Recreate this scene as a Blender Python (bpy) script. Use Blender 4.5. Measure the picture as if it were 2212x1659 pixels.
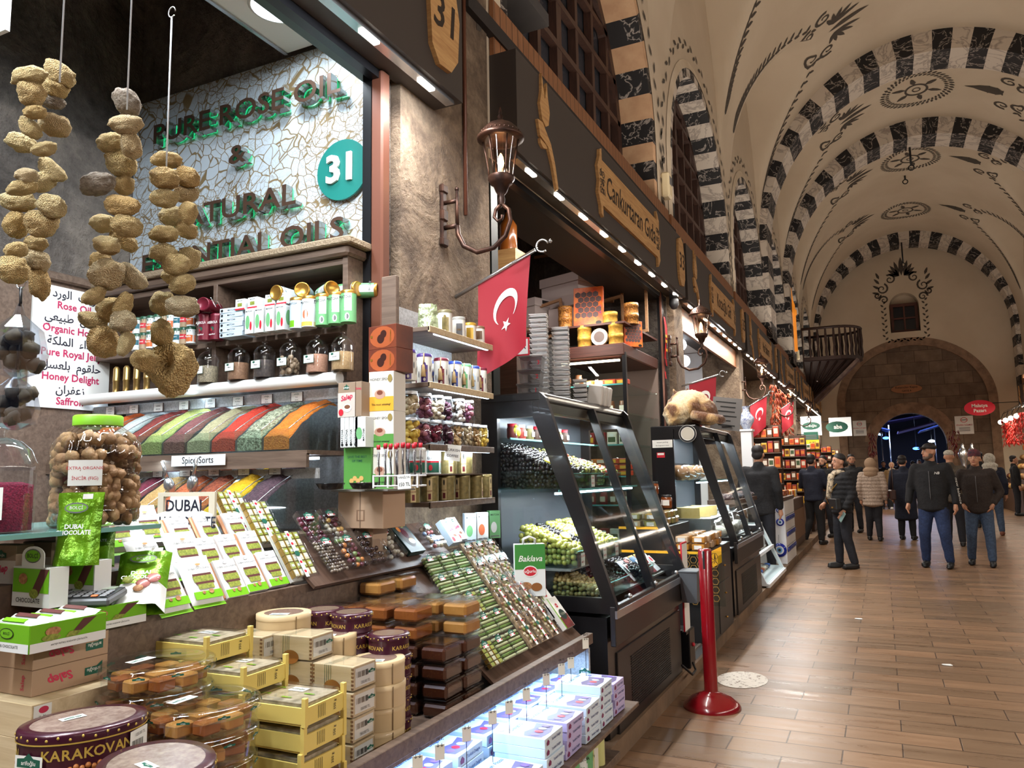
import bpy, bmesh, math, random
from math import sin, cos, pi, sqrt, atan2, radians as R_
from mathutils import Vector as V, Matrix, noise
random.seed(7)
for o in list(bpy.data.objects): bpy.data.objects.remove(o)
S = bpy.context.scene
COL = S.collection
# ---------------------------------------------------------------- camera (taken from the vanishing points of the hall)
F_PX, CX, CY, EYE = 1661.0, 1106.0, 829.5, 1.45
_dy = V((1905-CX, CY-1012.0, F_PX)).normalized()
_vx = 850-CX
_dz = V((_vx, -(_dy.x*_vx+_dy.z*F_PX)/_dy.y, F_PX)).normalized()
_dx = _dy.cross(_dz)
if _dx.x < 0: _dx.negate()
AX = (_dx, _dy, _dz)
def ray(x, y):
    c = V((x-CX, CY-y, F_PX))
    return V((_dx.dot(c), _dy.dot(c), _dz.dot(c)))
def onX(x, y, k): d = ray(x, y); t = k/d.x; return V((k, d.y*t, EYE+d.z*t))
def onY(x, y, k): d = ray(x, y); t = k/d.y; return V((d.x*t, k, EYE+d.z*t))
def onZ(x, y, k): d = ray(x, y); t = (k-EYE)/d.z; return V((d.x*t, d.y*t, k))
def atD(x, y, c): d = ray(x, y)*(c/F_PX); return V((d.x, d.y, EYE+d.z))
cam = bpy.data.cameras.new('camera')
cam.sensor_fit = 'HORIZONTAL'; cam.sensor_width = 36.0; cam.lens = 36.0*F_PX/2212.0
cam.clip_start = .05; cam.clip_end = 200
camo = bpy.data.objects.new('camera', cam); COL.objects.link(camo)
mw = Matrix.Identity(4)
for i in range(3):
    mw[i][0] = AX[i].x; mw[i][1] = AX[i].y; mw[i][2] = -AX[i].z
mw[2][3] = EYE
camo.matrix_world = mw
S.camera = camo
# ---------------------------------------------------------------- exposure, world, large lights
S.view_settings.view_transform = 'Standard'
S.view_settings.look = 'None'
S.view_settings.exposure = 0.0
S.view_settings.gamma = 1.0
S.view_settings.use_curve_mapping = False
S.cycles.max_bounces = 7; S.cycles.diffuse_bounces = 3; S.cycles.glossy_bounces = 3
S.cycles.transmission_bounces = 3; S.cycles.transparent_max_bounces = 14
S.cycles.use_denoising = True; S.cycles.use_adaptive_sampling = True; S.cycles.adaptive_threshold = .05
S.cycles.sample_clamp_indirect = 4.0
S.cycles.caustics_reflective = False; S.cycles.caustics_refractive = False
W = bpy.data.worlds.new('night_sky'); S.world = W; W.use_nodes = True
W.node_tree.nodes['Background'].inputs[0].default_value = (.035, .045, .09, 1)
W.node_tree.nodes['Background'].inputs[1].default_value = .35
def area(name, loc, to, sx, sy, power, col=(1, 1, 1), spread=180):
    l = bpy.data.lights.new(name, 'AREA'); l.shape = 'RECTANGLE'; l.size = sx; l.size_y = sy
    l.energy = power; l.color = col; l.spread = R_(spread)
    o = bpy.data.objects.new(name, l); COL.objects.link(o); o.location = loc
    d = (V(to)-V(loc)).normalized()
    x = V((0, 1, 0)) if abs(d.y) < .8 else V((1, 0, 0))
    z = -d; y = z.cross(x).normalized(); x = y.cross(z)
    o.matrix_world = Matrix.Translation(V(loc)) @ Matrix((x, y, z)).transposed().to_4x4()
    return o
def spot(name, loc, power, col=(1, 1, 1), r=.03):
    l = bpy.data.lights.new(name, 'POINT'); l.energy = power; l.color = col; l.shadow_soft_size = r
    o = bpy.data.objects.new(name, l); COL.objects.link(o); o.location = loc; return o
WARM = (1, .91, .80); NEUT = (1, .9, .78); COOL = (.78, .9, 1.0); BLUE = (.42, .66, 1.0)
FAS = [(-5.2, -1.05), (-1.0, 3.46), (4.16, 8.72), (8.85, 13.05), (13.3, 17.5), (17.8, 22.0), (22.3, 26.5), (26.8, 31.0)]
for i, (a, b) in enumerate(FAS):             # fascia lamps: down over each shop front, and warm uplight to the vault from the fascia tops
    area('fascia_downlight', (-1.86, (a+b)/2, 3.40), (-1.2, (a+b)/2, 0), b-a-.3, .06, 84 if i < 4 else 50, (1, .95, .88))
    area('fascia_uplight', (-1.75, (a+b)/2, 4.35), (1.2, (a+b)/2, 9), b-a-.6, .12, 40 if i < 5 else 31, WARM)
    area('fascia_downlight', (4.2, (a+b)/2, 3.40), (3.0, (a+b)/2, 0), b-a-.3, .06, 54 if i < 4 else 34, (1, .86, .70))
    area('fascia_uplight', (4.45, (a+b)/2, 4.35), (1.4, (a+b)/2, 9), b-a-.6, .12, 40 if i < 5 else 31, WARM)
area('stall_ceiling_light', (-2.52, 2.70, 3.735), (-2.52, 2.50, 0), .2, .2, 12, (.85, .94, 1))
area('stall_ceiling_light', (-2.52, 1.2, 3.735), (-2.52, 1.2, 0), .2, .2, 60, (.78, .9, 1))
area('stall_ceiling_light', (-2.52, -.3, 3.735), (-2.52, -.3, 0), .2, .2, 60, (.78, .9, 1))
area('fascia_downlight', (-1.80, 1.2, 3.40), (-2.5, 1.2, 1.2), 4.2, .06, 90, (.84, .92, 1))  # added wash along the fascia, turned inward to brighten the sponges
area('added_stall_fill', (4.2, 1.4, 3.35), (-2.2, 1.6, 1.6), 5.5, .08, 120, (1, .97, .93))  # added fill light from across the hall, lifts the stall goods evenly
# ---------------------------------------------------------------- materials
def lin(c):
    c = c/255.0
    return c/12.92 if c <= .04045 else ((c+.055)/1.055)**2.4
def rgb(c): return (lin(c[0]), lin(c[1]), lin(c[2]), 1)
MATS = {}
class NT:
    def __init__(s, name):
        s.m = bpy.data.materials.new(name); s.m.use_nodes = True; s.t = s.m.node_tree; s.n = s.t.nodes
        s.b = s.n['Principled BSDF']; s.out = s.n['Material Output']
    def add(s, typ, **kw):
        n = s.n.new('ShaderNode'+typ)
        for k, v in kw.items():
            if k in n.inputs: n.inputs[k].default_value = v
            else: setattr(n, k, v)
        return n
    def link(s, a, b): s.t.links.new(a, b)
    def coords(s, scale=(1, 1, 1), kind='Object', rot=(0, 0, 0)):
        c = s.add('TexCoord'); m = s.add('Mapping'); m.inputs['Scale'].default_value = scale; m.inputs['Rotation'].default_value = rot
        s.link(c.outputs[kind], m.inputs['Vector']); return m.outputs[0]
    def noise(s, vec, scale, detail=4, rough=.55, dist=0):
        n = s.add('TexNoise'); n.inputs['Scale'].default_value = scale; n.inputs['Detail'].default_value = detail
        n.inputs['Roughness'].default_value = rough; n.inputs['Distortion'].default_value = dist
        s.link(vec, n.inputs['Vector']); return n.outputs['Fac']
    def ramp(s, fac, stops):
        r = s.add('ValToRGB'); e = r.color_ramp.elements
        while len(e) < len(stops): e.new(.5)
        for k, (p, c) in enumerate(stops): e[k].position = p; e[k].color = c
        s.link(fac, r.inputs[0]); return r.outputs[0]
    def mix(s, fac, a, b, mode='MIX'):
        x = s.add('Mix', data_type='RGBA', blend_type=mode)
        for sock, v in ((x.inputs[0], fac), (x.inputs[6], a), (x.inputs[7], b)):
            if hasattr(v, 'links'): s.link(v, sock)
            else: sock.default_value = v
        return x.outputs[2]
    def bump(s, h, st=.4, dist=.01):
        b = s.add('Bump'); b.inputs['Strength'].default_value = st; b.inputs['Distance'].default_value = dist
        s.link(h, b.inputs['Height']); s.link(b.outputs[0], s.b.inputs['Normal'])
def M(name, col, rough=.5, metal=0.0, emit=0.0, spec=.5, noise_=None, bump=None, coat=0):
    """plain material; noise_=(scale, colour2) mottles it, bump=(scale, strength, distance) roughens it"""
    if name in MATS: return MATS[name]
    t = NT(name); b = t.b; c = rgb(col)
    b.inputs['Base Color'].default_value = c; b.inputs['Roughness'].default_value = rough
    b.inputs['Metallic'].default_value = metal; b.inputs['Specular IOR Level'].default_value = spec
    b.inputs['Coat Weight'].default_value = coat
    if emit: b.inputs['Emission Color'].default_value = c; b.inputs['Emission Strength'].default_value = emit
    if noise_ or bump: vec = t.coords()
    if noise_:
        f = t.noise(vec, noise_[0])
        t.link(t.ramp(f, [(.35, c), (.65, rgb(noise_[1]))]), b.inputs['Base Color'])
    if bump: t.bump(t.noise(vec, bump[0], 5), bump[1], bump[2])
    MATS[name] = t.m; return t.m
def clear(name, tint=(250, 252, 255), shine=.9, base=.04, rough=.05, k=.42):
    """thin clear plastic or glass: see-through, with a reflecting skin"""
    if name in MATS: return MATS[name]
    t = NT(name); t.n.remove(t.b)
    tr = t.add('BsdfTransparent'); tr.inputs[0].default_value = rgb(tint)
    gl = t.add('BsdfGlossy'); gl.inputs['Roughness'].default_value = rough; gl.inputs[0].default_value = (shine, shine, shine, 1)
    lw = t.add('LayerWeight'); lw.inputs[0].default_value = .25
    ad = t.add('Math', operation='MULTIPLY_ADD'); t.link(lw.outputs['Facing'], ad.inputs[0]); ad.inputs[1].default_value = k; ad.inputs[2].default_value = base
    mx = t.add('MixShader'); t.link(ad.outputs[0], mx.inputs[0]); t.link(tr.outputs[0], mx.inputs[1]); t.link(gl.outputs[0], mx.inputs[2])
    t.link(mx.outputs[0], t.out.inputs[0]); MATS[name] = t.m; return t.m
def wood(name, c1, c2, scale=(2, 30, 30), rough=.5):
    if name in MATS: return MATS[name]
    t = NT(name); v = t.coords(scale)
    f = t.noise(v, 1.6, 6, .6, .6)
    t.link(t.ramp(f, [(.3, rgb(c1)), (.7, rgb(c2))]), t.b.inputs['Base Color']); t.b.inputs['Roughness'].default_value = rough
    t.bump(f, .12, .004); MATS[name] = t.m; return t.m
# ---------------------------------------------------------------- mesh builder
IDM = Matrix.Identity(4)
def T(x, y, z): return Matrix.Translation(V((x, y, z)))
def RX(a): return Matrix.Rotation(a, 4, 'X')
def RY(a): return Matrix.Rotation(a, 4, 'Y')
def RZ(a): return Matrix.Rotation(a, 4, 'Z')
def SC(x, y, z): return Matrix.Diagonal((x, y, z, 1))
def frame(o, x, y):
    x = V(x).normalized(); y = V(y); z = x.cross(y).normalized(); y = z.cross(x)
    m = Matrix((x, y, z)).transposed().to_4x4(); m.translation = V(o); return m
_TXT = {}
def text_geo(s, bold, shear, ext, res=2):
    k = (s, bold, shear, ext, res)
    if k not in _TXT:
        c = bpy.data.curves.new('lettering', 'FONT'); c.body = s; c.size = 1; c.align_x = 'CENTER'; c.align_y = 'CENTER'
        c.resolution_u = res; c.offset = bold; c.shear = shear; c.extrude = ext
        o = bpy.data.objects.new('lettering', c); me = o.to_mesh()
        _TXT[k] = ([v.co.copy() for v in me.vertices], [list(p.vertices) for p in me.polygons])
        o.to_mesh_clear(); bpy.data.objects.remove(o); bpy.data.curves.remove(c)
    return _TXT[k]
def plate_geo(polys, d):
    c = bpy.data.curves.new('plate', 'CURVE'); c.dimensions = '2D'; c.fill_mode = 'BOTH'; c.extrude = d/2
    for p in polys:
        s = c.splines.new('POLY'); s.points.add(len(p)-1); s.use_cyclic_u = True
        for q, (x, y) in zip(s.points, p): q.co = (x, y, 0, 1)
    o = bpy.data.objects.new('plate', c); me = o.to_mesh()
    g = ([v.co.copy() for v in me.vertices], [list(p.vertices) for p in me.polygons])
    o.to_mesh_clear(); bpy.data.objects.remove(o); bpy.data.curves.remove(c); return g
class MB:
    def __init__(s): s.v = []; s.f = []; s.m = []; s.s = []; s.mats = []
    def mi(s, mat):
        if mat not in s.mats: s.mats.append(mat)
        return s.mats.index(mat)
    def add(s, vs, fs, mat, M_=None, smooth=False):
        k = len(s.v); i = s.mi(mat)
        s.v += [(M_ @ V(v)) if M_ is not None else V(v) for v in vs]
        for f in fs: s.f.append([k+j for j in f]); s.m.append(i); s.s.append(smooth)
        return s
    def box(s, c, d, mat, M_=None, ch=0.0):
        x, y, z = d[0]/2, d[1]/2, d[2]/2; T0 = T(*c) if M_ is None else M_ @ T(*c)
        if ch <= 0:
            vs = [(-x, -y, -z), (x, -y, -z), (x, y, -z), (-x, y, -z), (-x, -y, z), (x, -y, z), (x, y, z), (-x, y, z)]
            return s.add(vs, [(3, 2, 1, 0), (4, 5, 6, 7), (0, 1, 5, 4), (1, 2, 6, 5), (2, 3, 7, 6), (3, 0, 4, 7)], mat, T0)
        ch = min(ch, .9*min(x, y, z)); vs = []; fs = []
        sg = [(-1, -1), (1, -1), (1, 1), (-1, 1)]
        for (k, e) in ((-z, ch), (-z+ch, 0), (z-ch, 0), (z, ch)):
            for (a, b) in sg:
                if e: vs += [(a*(x-ch), b*(y-ch), k)]*1
                else: vs += [(a*(x-ch), b*y, k), (a*x, b*(y-ch), k)]
        # rings: 0..3 bottom, 4..11 low, 12..19 high, 20..23 top
        fs = [(3, 2, 1, 0), (20, 21, 22, 23)]
        lo = [4, 6, 7, 9, 8, 10, 11, 5]  # order around: handled below
        ringL = [(-1, -1, 0), (1, -1, 0), (1, -1, 1), (1, 1, 1), (1, 1, 0), (-1, 1, 0), (-1, 1, 1), (-1, -1, 1)]
        idx = lambda base, q: base + 2*sg.index((q[0], q[1])) + q[2]
        L = [idx(4, q) for q in ringL]; Hh = [idx(12, q) for q in ringL]
        for i in range(8): fs.append((L[i], L[(i+1) % 8], Hh[(i+1) % 8], Hh[i]))
        for (Rr, B, up) in ((L, 0, False), (Hh, 20, True)):
            for i in range(8):
                a, b = Rr[i], Rr[(i+1) % 8]; qa, qb = ringL[i], ringL[(i+1) % 8]
                ia, ib = B+sg.index(qa[:2]), B+sg.index(qb[:2])
                f = (ia, ib, b, a) if ia != ib else (ia, b, a)
                fs.append(f[::-1] if up else f)
        return s.add(vs, fs, mat, T0)
    def lathe(s, prof, mat, n=20, M_=None, smooth=True, cap=True):
        vs = []; fs = []
        for (r, z) in prof:
            for i in range(n): a = 2*pi*i/n; vs.append((r*cos(a), r*sin(a), z))
        for j in range(len(prof)-1):
            for i in range(n): k = (i+1) % n; fs.append((j*n+i, j*n+k, (j+1)*n+k, (j+1)*n+i))
        s.add(vs, fs, mat, M_, smooth)
        if cap:
            b = len(prof)-1
            if prof[0][0] > 1e-4: s.add(vs[:n], [tuple(range(n))[::-1]], mat, M_)
            if prof[b][0] > 1e-4: s.add(vs[b*n:], [tuple(range(n))], mat, M_)
        return s
    def tube(s, pts, r, mat, n=8, M_=None, closed=False):
        pts = [V(p) for p in pts]; N = len(pts); rr = r if isinstance(r, (list, tuple)) else [r]*N
        vs = []; fs = []; up = None
        for i, p in enumerate(pts):
            a = pts[(i-1) % N] if (closed or i > 0) else p; b = pts[(i+1) % N] if (closed or i < N-1) else p
            d = (b-a).normalized()
            if up is None:
                up = V((0, 0, 1)) if abs(d.z) < .9 else V((1, 0, 0))
            x = d.cross(up)
            if x.length < 1e-4: x = d.cross(V((0, 1, .3)))
            x.normalize(); up = x.cross(d).normalized()
            for k in range(n): t = 2*pi*k/n; vs.append(p+(x*cos(t)+up*sin(t))*rr[i])
        for i in range(N if closed else N-1):
            j = (i+1) % N
            for k in range(n): q = (k+1) % n; fs.append((i*n+k, i*n+q, j*n+q, j*n+k))
        if not closed: fs += [tuple(range(n))[::-1], tuple(range((N-1)*n, N*n))]
        return s.add(vs, fs, mat, M_, True)
    def ell(s, c, r, mat, nu=12, nv=8, M_=None, jit=0):
        if isinstance(r, (int, float)): r = (r, r, r)
        vs = [(0, 0, -1)]; fs = []
        for j in range(1, nv):
            t = -pi/2+pi*j/nv
            for i in range(nu): a = 2*pi*i/nu; vs.append((cos(t)*cos(a), cos(t)*sin(a), sin(t)))
        vs.append((0, 0, 1)); L = len(vs)-1
        for i in range(nu):
            k = (i+1) % nu; fs.append((0, 1+k, 1+i)); fs.append((L, L-nu+i, L-nu+k))
            for j in range(nv-2): fs.append((1+j*nu+i, 1+j*nu+k, 1+(j+1)*nu+k, 1+(j+1)*nu+i))
        vs = [V((c[0]+x*r[0], c[1]+y*r[1], c[2]+z*r[2])) for x, y, z in vs]
        if jit: vs = [v+(v-V(c))*jit*noise.noise(v*(1.6/max(r))+V((c[0]*9, c[1]*7, c[2]*5))) for v in vs]
        return s.add(vs, fs, mat, M_, True)
    def quad(s, a, b, c, d, mat, M_=None): return s.add([a, b, c, d], [(0, 1, 2, 3)], mat, M_)
    def poly(s, pts, mat, M_=None, z=0.0): return s.add([(p[0], p[1], z) for p in pts], [tuple(range(len(pts)))], mat, M_)
    def plate(s, polys, d, mat, M_=None):
        g = plate_geo(polys, d); return s.add(g[0], g[1], mat, M_)
    def text(s, st, size, mat, M_=None, bold=0.0, shear=0.0, ext=0.0, sx=1.0, res=2):
        g = text_geo(st, bold, shear, ext/size if size else 0, res)
        k = SC(size*sx, size, size); return s.add(g[0], g[1], mat, (M_ @ k) if M_ is not None else k)
    def grid(s, fn, nu, nv, mat, M_=None, smooth=True, wrap=False):
        vs = [fn(i/nu, j/nv) for j in range(nv+1) for i in range(nu+1)]
        fs = [(j*(nu+1)+i, j*(nu+1)+i+1, (j+1)*(nu+1)+i+1, (j+1)*(nu+1)+i) for j in range(nv) for i in range(nu)]
        return s.add(vs, fs, mat, M_, smooth)
    def art(s, w, h, items, Mf, e=.0008):
        """print on a face: Mf has its origin at the face centre, x to the right, y up; items in 0..1"""
        X = lambda u: (u-.5)*w; Y = lambda u: (u-.5)*h
        for k, it in enumerate(items):
            z = e*(1+.35*k); t = it[0]
            if t == 'r': s.add([(X(it[1]), Y(it[2]), z), (X(it[3]), Y(it[2]), z), (X(it[3]), Y(it[4]), z), (X(it[1]), Y(it[4]), z)], [(0, 1, 2, 3)], it[5], Mf)
            elif t == 'e':
                n = 16; s.poly([(X(it[1])+it[3]*w*cos(2*pi*i/n), Y(it[2])+it[4]*h*sin(2*pi*i/n)) for i in range(n)], it[5], Mf, z)
            elif t == 'p': s.poly([(X(a), Y(b)) for a, b in it[1]], it[2], Mf, z)
            elif t == 't':
                o = it[6] if len(it) > 6 else {}
                s.text(it[1], it[4]*h, it[5], Mf @ T(X(it[2]), Y(it[3]), z) @ RZ(o.get('rot', 0)), o.get('bold', .01), o.get('shear', 0), 0, o.get('sx', 1))
        return s
    def mesh(s, name='mesh'):
        me = bpy.data.meshes.new(name); me.from_pydata([tuple(v) for v in s.v], [], s.f)
        for m in s.mats: me.materials.append(m)
        me.polygons.foreach_set('material_index', s.m); me.polygons.foreach_set('use_smooth', s.s)
        me.update(); return me
    def build(s, name, parent=None, loc=None, rot=None):
        o = bpy.data.objects.new(name, s.mesh(name)); COL.objects.link(o)
        if parent: o.parent = parent
        if loc is not None: o.location = loc
        if rot is not None: o.rotation_euler = rot
        return o
def tag(o, label, cat, group=None):
    o['label'] = label; o['category'] = cat
    if group: o['group'] = group
    return o
def thing(name, label, cat, loc=(0, 0, 0), rz=0.0, group=None, rot=None):
    o = bpy.data.objects.new(name, None); COL.objects.link(o); o.empty_display_size = .05
    o.location = loc; o.rotation_euler = rot if rot else (0, 0, rz)
    return tag(o, label, cat, group)
def struct(mb, name, parent=None):
    o = mb.build(name, parent)
    if not parent: o['kind'] = 'structure'
    return o
def solo(mb, name, label, cat, loc=(0, 0, 0), rz=0.0, group=None, rot=None):
    o = mb.build(name, None, loc, rot if rot else (0, 0, rz)); return tag(o, label, cat, group)
def dup(root, loc=None, rot=None, label=None, group=None, cat=None):
    r = root.copy(); COL.objects.link(r)
    if loc is not None: r.location = loc
    if rot is not None: r.rotation_euler = rot
    if label: r['label'] = label
    if group: r['group'] = group
    if cat: r['category'] = cat
    for ch in list(root.children):
        c = ch.copy(); COL.objects.link(c); c.parent = r
        for g in list(ch.children):
            d = g.copy(); COL.objects.link(d); d.parent = c
    return r
class Kit:
    """first use places the prototype, later uses place copies"""
    def __init__(s, root): s.r = root; s.used = False
    def put(s, loc, rot=(0, 0, 0), label=None, group=None):
        if not s.used:
            s.used = True; o = s.r; o.location = loc; o.rotation_euler = rot
            if label: o['label'] = label
            if group: o['group'] = group
            return o
        return dup(s.r, loc, rot, label, group)
ORD = ['first', 'second', 'third', 'fourth', 'fifth', 'sixth', 'seventh', 'eighth', 'ninth', 'tenth', 'eleventh', 'twelfth']
def nth(i): return ORD[i]
def fromtop(i, n): return 'topmost' if i == n-1 else ('lowest' if i == 0 else ORD[n-1-i]+' from the top')
def circ(cx, cy, rx, ry=None, n=24, a0=0, a1=2*pi): 
    ry = rx if ry is None else ry
    k = n if abs(a1-a0-2*pi) < 1e-6 else n-1
    return [(cx+rx*cos(a0+(a1-a0)*i/k), cy+ry*sin(a0+(a1-a0)*i/k)) for i in range(n)]
def rect(x0, y0, x1, y1): return [(x0, y0), (x1, y0), (x1, y1), (x0, y1)]
FF = lambda d, h, z0=0: frame((0, -d/2, z0+h/2), (1, 0, 0), (0, 0, 1))      # front face frame of a box standing at the origin
FR = lambda w, h, z0=0: frame((w/2, 0, z0+h/2), (0, 1, 0), (0, 0, 1))       # right side
FL = lambda w, h, z0=0: frame((-w/2, 0, z0+h/2), (0, -1, 0), (0, 0, 1))     # left side
FT = lambda h: frame((0, 0, h), (1, 0, 0), (0, 1, 0))                        # top
# shared materials
WHITE = M('white_print', (236, 236, 232), .5); BLACK = M('black_print', (24, 24, 26), .5); INK = M('grey_print', (105, 105, 108), .6)
RED = M('red_print', (196, 30, 48), .5); GREEN = M('green_print', (20, 88, 70), .5); LIME = M('lime_print', (112, 178, 30), .35)
CREAM = M('cream_plaster', (206, 190, 168), .85, noise_=(.7, (196, 179, 156)))
DKWOOD = wood('dark_wood', (66, 46, 36), (92, 68, 54)); MDWOOD = wood('walnut_laminate', (82, 65, 54), (118, 98, 84))
REDWOOD = wood('red_brown_wood', (58, 30, 24), (84, 46, 36)); PALEWOOD = wood('pale_wood', (196, 172, 134), (222, 202, 166))
ORNWOOD = wood('carved_pine', (176, 128, 78), (214, 170, 112), (3, 3, 40))
BLKMET = M('black_metal', (22, 22, 25), .32, .3); STEEL = M('steel', (190, 192, 195), .25, .9); BRONZE = M('dark_bronze', (48, 34, 30), .42, .7, noise_=(14, (88, 60, 48)))
GOLD = M('gold', (196, 150, 70), .3, .8); CLR = clear('clear_plastic'); GLASS = clear('pane_glass', (240, 247, 246), .9, .02, .05, .22); FILM = clear('cling_film', (248, 248, 248), 1, .1, .12)
FASC = M('fascia_brown_grey', (62, 55, 52), .55)
LED = M('led_white', (255, 244, 225), emit=14); LEDC = M('led_cool', (215, 235, 255), emit=9); LEDB = M('led_blue', (150, 200, 255), emit=9)
# ================================================================ the hall: floor, walls, vault, arches, end wall
XL, XR, XC, HW = -2.1, 4.8, 1.35, 3.45
ZS, ZB = 6.5, 3.95
YEND = 33.2
PIERS = [-5.3, -1.0, 3.8, 8.78, 13.2, 17.7, 22.2, 26.7, 31.2]
def floor_mat():
    t = NT('travertine'); v = t.coords()
    br = t.add('TexBrick', offset=.5, offset_frequency=2, squash=1.0); t.link(v, br.inputs['Vector'])
    br.inputs['Scale'].default_value = 1; br.inputs['Brick Width'].default_value = .56; br.inputs['Row Height'].default_value = .215
    br.inputs['Mortar Size'].default_value = .0042; br.inputs['Mortar Smooth'].default_value = .2; br.inputs['Bias'].default_value = 0
    br.inputs['Color1'].default_value = rgb((158, 130, 106)); br.inputs['Color2'].default_value = rgb((124, 106, 88)); br.inputs['Mortar'].default_value = rgb((78, 62, 50))
    n1 = t.noise(t.coords((1.2, 9, 1)), 1.5, 6, .6, .4)
    c = t.mix(.55, br.outputs['Color'], t.ramp(n1, [(.3, rgb((134, 110, 88))), (.5, rgb((158, 136, 112))), (.72, rgb((176, 154, 126)))]), 'OVERLAY')
    n2 = t.noise(t.coords((3.5, 9, 1)), 9, 5, .7)
    n3 = t.noise(v, .9, 3)
    p = t.add('Math', operation='MULTIPLY'); t.link(t.ramp(n2, [(.60, (0, 0, 0, 1)), (.66, (1, 1, 1, 1))]), p.inputs[0]); t.link(t.ramp(n3, [(.5, (0, 0, 0, 1)), (.66, (1, 1, 1, 1))]), p.inputs[1])
    c = t.mix(p.outputs[0], c, rgb((62, 50, 42)))
    t.link(c, t.b.inputs['Base Color'])
    t.link(t.ramp(n1, [(.3, (.24, .24, .24, 1)), (.7, (.42, .42, .42, 1))]), t.b.inputs['Roughness'])
    h = t.add('Math', operation='SUBTRACT'); h.inputs[0].default_value = 1; t.link(br.outputs['Fac'], h.inputs[1])
    t.bump(h.outputs[0], .35, .004); return t.m
def masonry_mat(name, c1, c2, mort, w, h, axis='XZ', sc=3.0):
    t = NT(name); g = t.add('TexCoord'); s = t.add('SeparateXYZ'); t.link(g.outputs['Object'], s.inputs[0])
    k = t.add('CombineXYZ'); t.link(s.outputs[axis[0]], k.inputs[0]); t.link(s.outputs[axis[1]], k.inputs[1])
    br = t.add('TexBrick', offset=.5); t.link(k.outputs[0], br.inputs['Vector'])
    for a, b in (('Scale', 1), ('Brick Width', w), ('Row Height', h), ('Mortar Size', .012), ('Bias', 0)): br.inputs[a].default_value = b
    br.inputs['Color1'].default_value = rgb(c1); br.inputs['Color2'].default_value = rgb(c2); br.inputs['Mortar'].default_value = rgb(mort)
    n = t.noise(g.outputs['Object'], sc, 6, .6)
    c = t.mix(.5, br.outputs['Color'], t.ramp(n, [(.3, (.25, .2, .16, 1)), (.7, (.75, .72, .68, 1))]), 'OVERLAY')
    t.link(c, t.b.inputs['Base Color']); t.b.inputs['Roughness'].default_value = .9; t.bump(n, .5, .03); return t.m
def stone_mat(name, c1, c2, c3, sc=2.0, dist=.05):
    t = NT(name); v = t.coords(); n = t.noise(v, sc, 8, .65, .6); n2 = t.noise(v, sc*9, 5, .7)
    c = t.ramp(n, [(.32, rgb(c1)), (.5, rgb(c2)), (.7, rgb(c3))])
    t.link(t.mix(.35, c, t.ramp(n2, [(.35, (.2, .2, .2, 1)), (.7, (.8, .8, .8, 1))]), 'OVERLAY'), t.b.inputs['Base Color']); t.b.inputs['Roughness'].default_value = .95
    a = t.add('Math', operation='MULTIPLY_ADD'); t.link(n2, a.inputs[0]); a.inputs[1].default_value = .35; t.link(n, a.inputs[2])
    t.bump(a.outputs[0], .9, dist); return t.m
def veined(name, base, vein, sc, sharp, dist=1.2):
    t = NT(name); v = t.coords((1, 1, 1)); n = t.noise(v, sc, 4, .6, dist)
    a = t.add('Math', operation='SUBTRACT'); t.link(n, a.inputs[0]); a.inputs[1].default_value = .5
    b = t.add('Math', operation='ABSOLUTE'); t.link(a.outputs[0], b.inputs[0])
    t.link(t.ramp(b.outputs[0], [(0, rgb(vein)), (sharp, rgb(base))]), t.b.inputs['Base Color']); t.b.inputs['Roughness'].default_value = .7; return t.m
FLOORM = floor_mat()
STONE = stone_mat('rough_stone', (78, 64, 53), (122, 103, 85), (158, 138, 116), 3.2)
DKSTONE = stone_mat('old_stone_masonry', (64, 58, 54), (104, 96, 90), (134, 124, 114), 2.2, .09)
MASON = masonry_mat('end_wall_masonry', (122, 104, 88), (100, 84, 72), (84, 70, 60), .95, .46)
KERBM = M('kerb_stone', (138, 112, 88), .75, noise_=(3, (108, 88, 70)), bump=(14, .4, .01))
BMARB = veined('black_veined_marble', (26, 24, 26), (170, 160, 152), 3.0, .022)
WMARB = veined('white_veined_marble', (206, 194, 180), (160, 148, 138), 1.6, .05, 2.0)
ORNAM = M('painted_ornament', (74, 66, 58), .9)
mb = MB(); mb.quad((-1.3, -6, 0), (6, -6, 0), (6, 52, 0), (-1.3, 52, 0), FLOORM); struct(mb, 'floor')
mb = MB(); mb.box((-2.8, 14, .05), (3.0, 40, .10), KERBM); struct(mb, 'floor_kerb')
# vault height: main barrel with cross barrels (lunettes) over the windows
def zmain(x): q = (x-XC)/HW; return ZS+ZB*sqrt(max(0, 1-q*q))
def zvault(x, y):
    z = zmain(x)
    for a, b in zip(PIERS, PIERS[1:]):
        if a <= y <= b:
            h = (b-a)/2-.5; q = (y-(a+b)/2)/h
            if abs(q) < 1: z = max(z, ZS+3.25*sqrt(1-q*q))
    return z
mb = MB(); NX, NY = 110, 330; Y0, Y1 = -5.3, YEND
mb.grid(lambda u, v: ((lambda x, y: V((x, y, zvault(x, y))))(XC-HW*cos(pi*u), Y0+(Y1-Y0)*v)), NX, NY, CREAM)
vault = struct(mb, 'ceiling')
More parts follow.
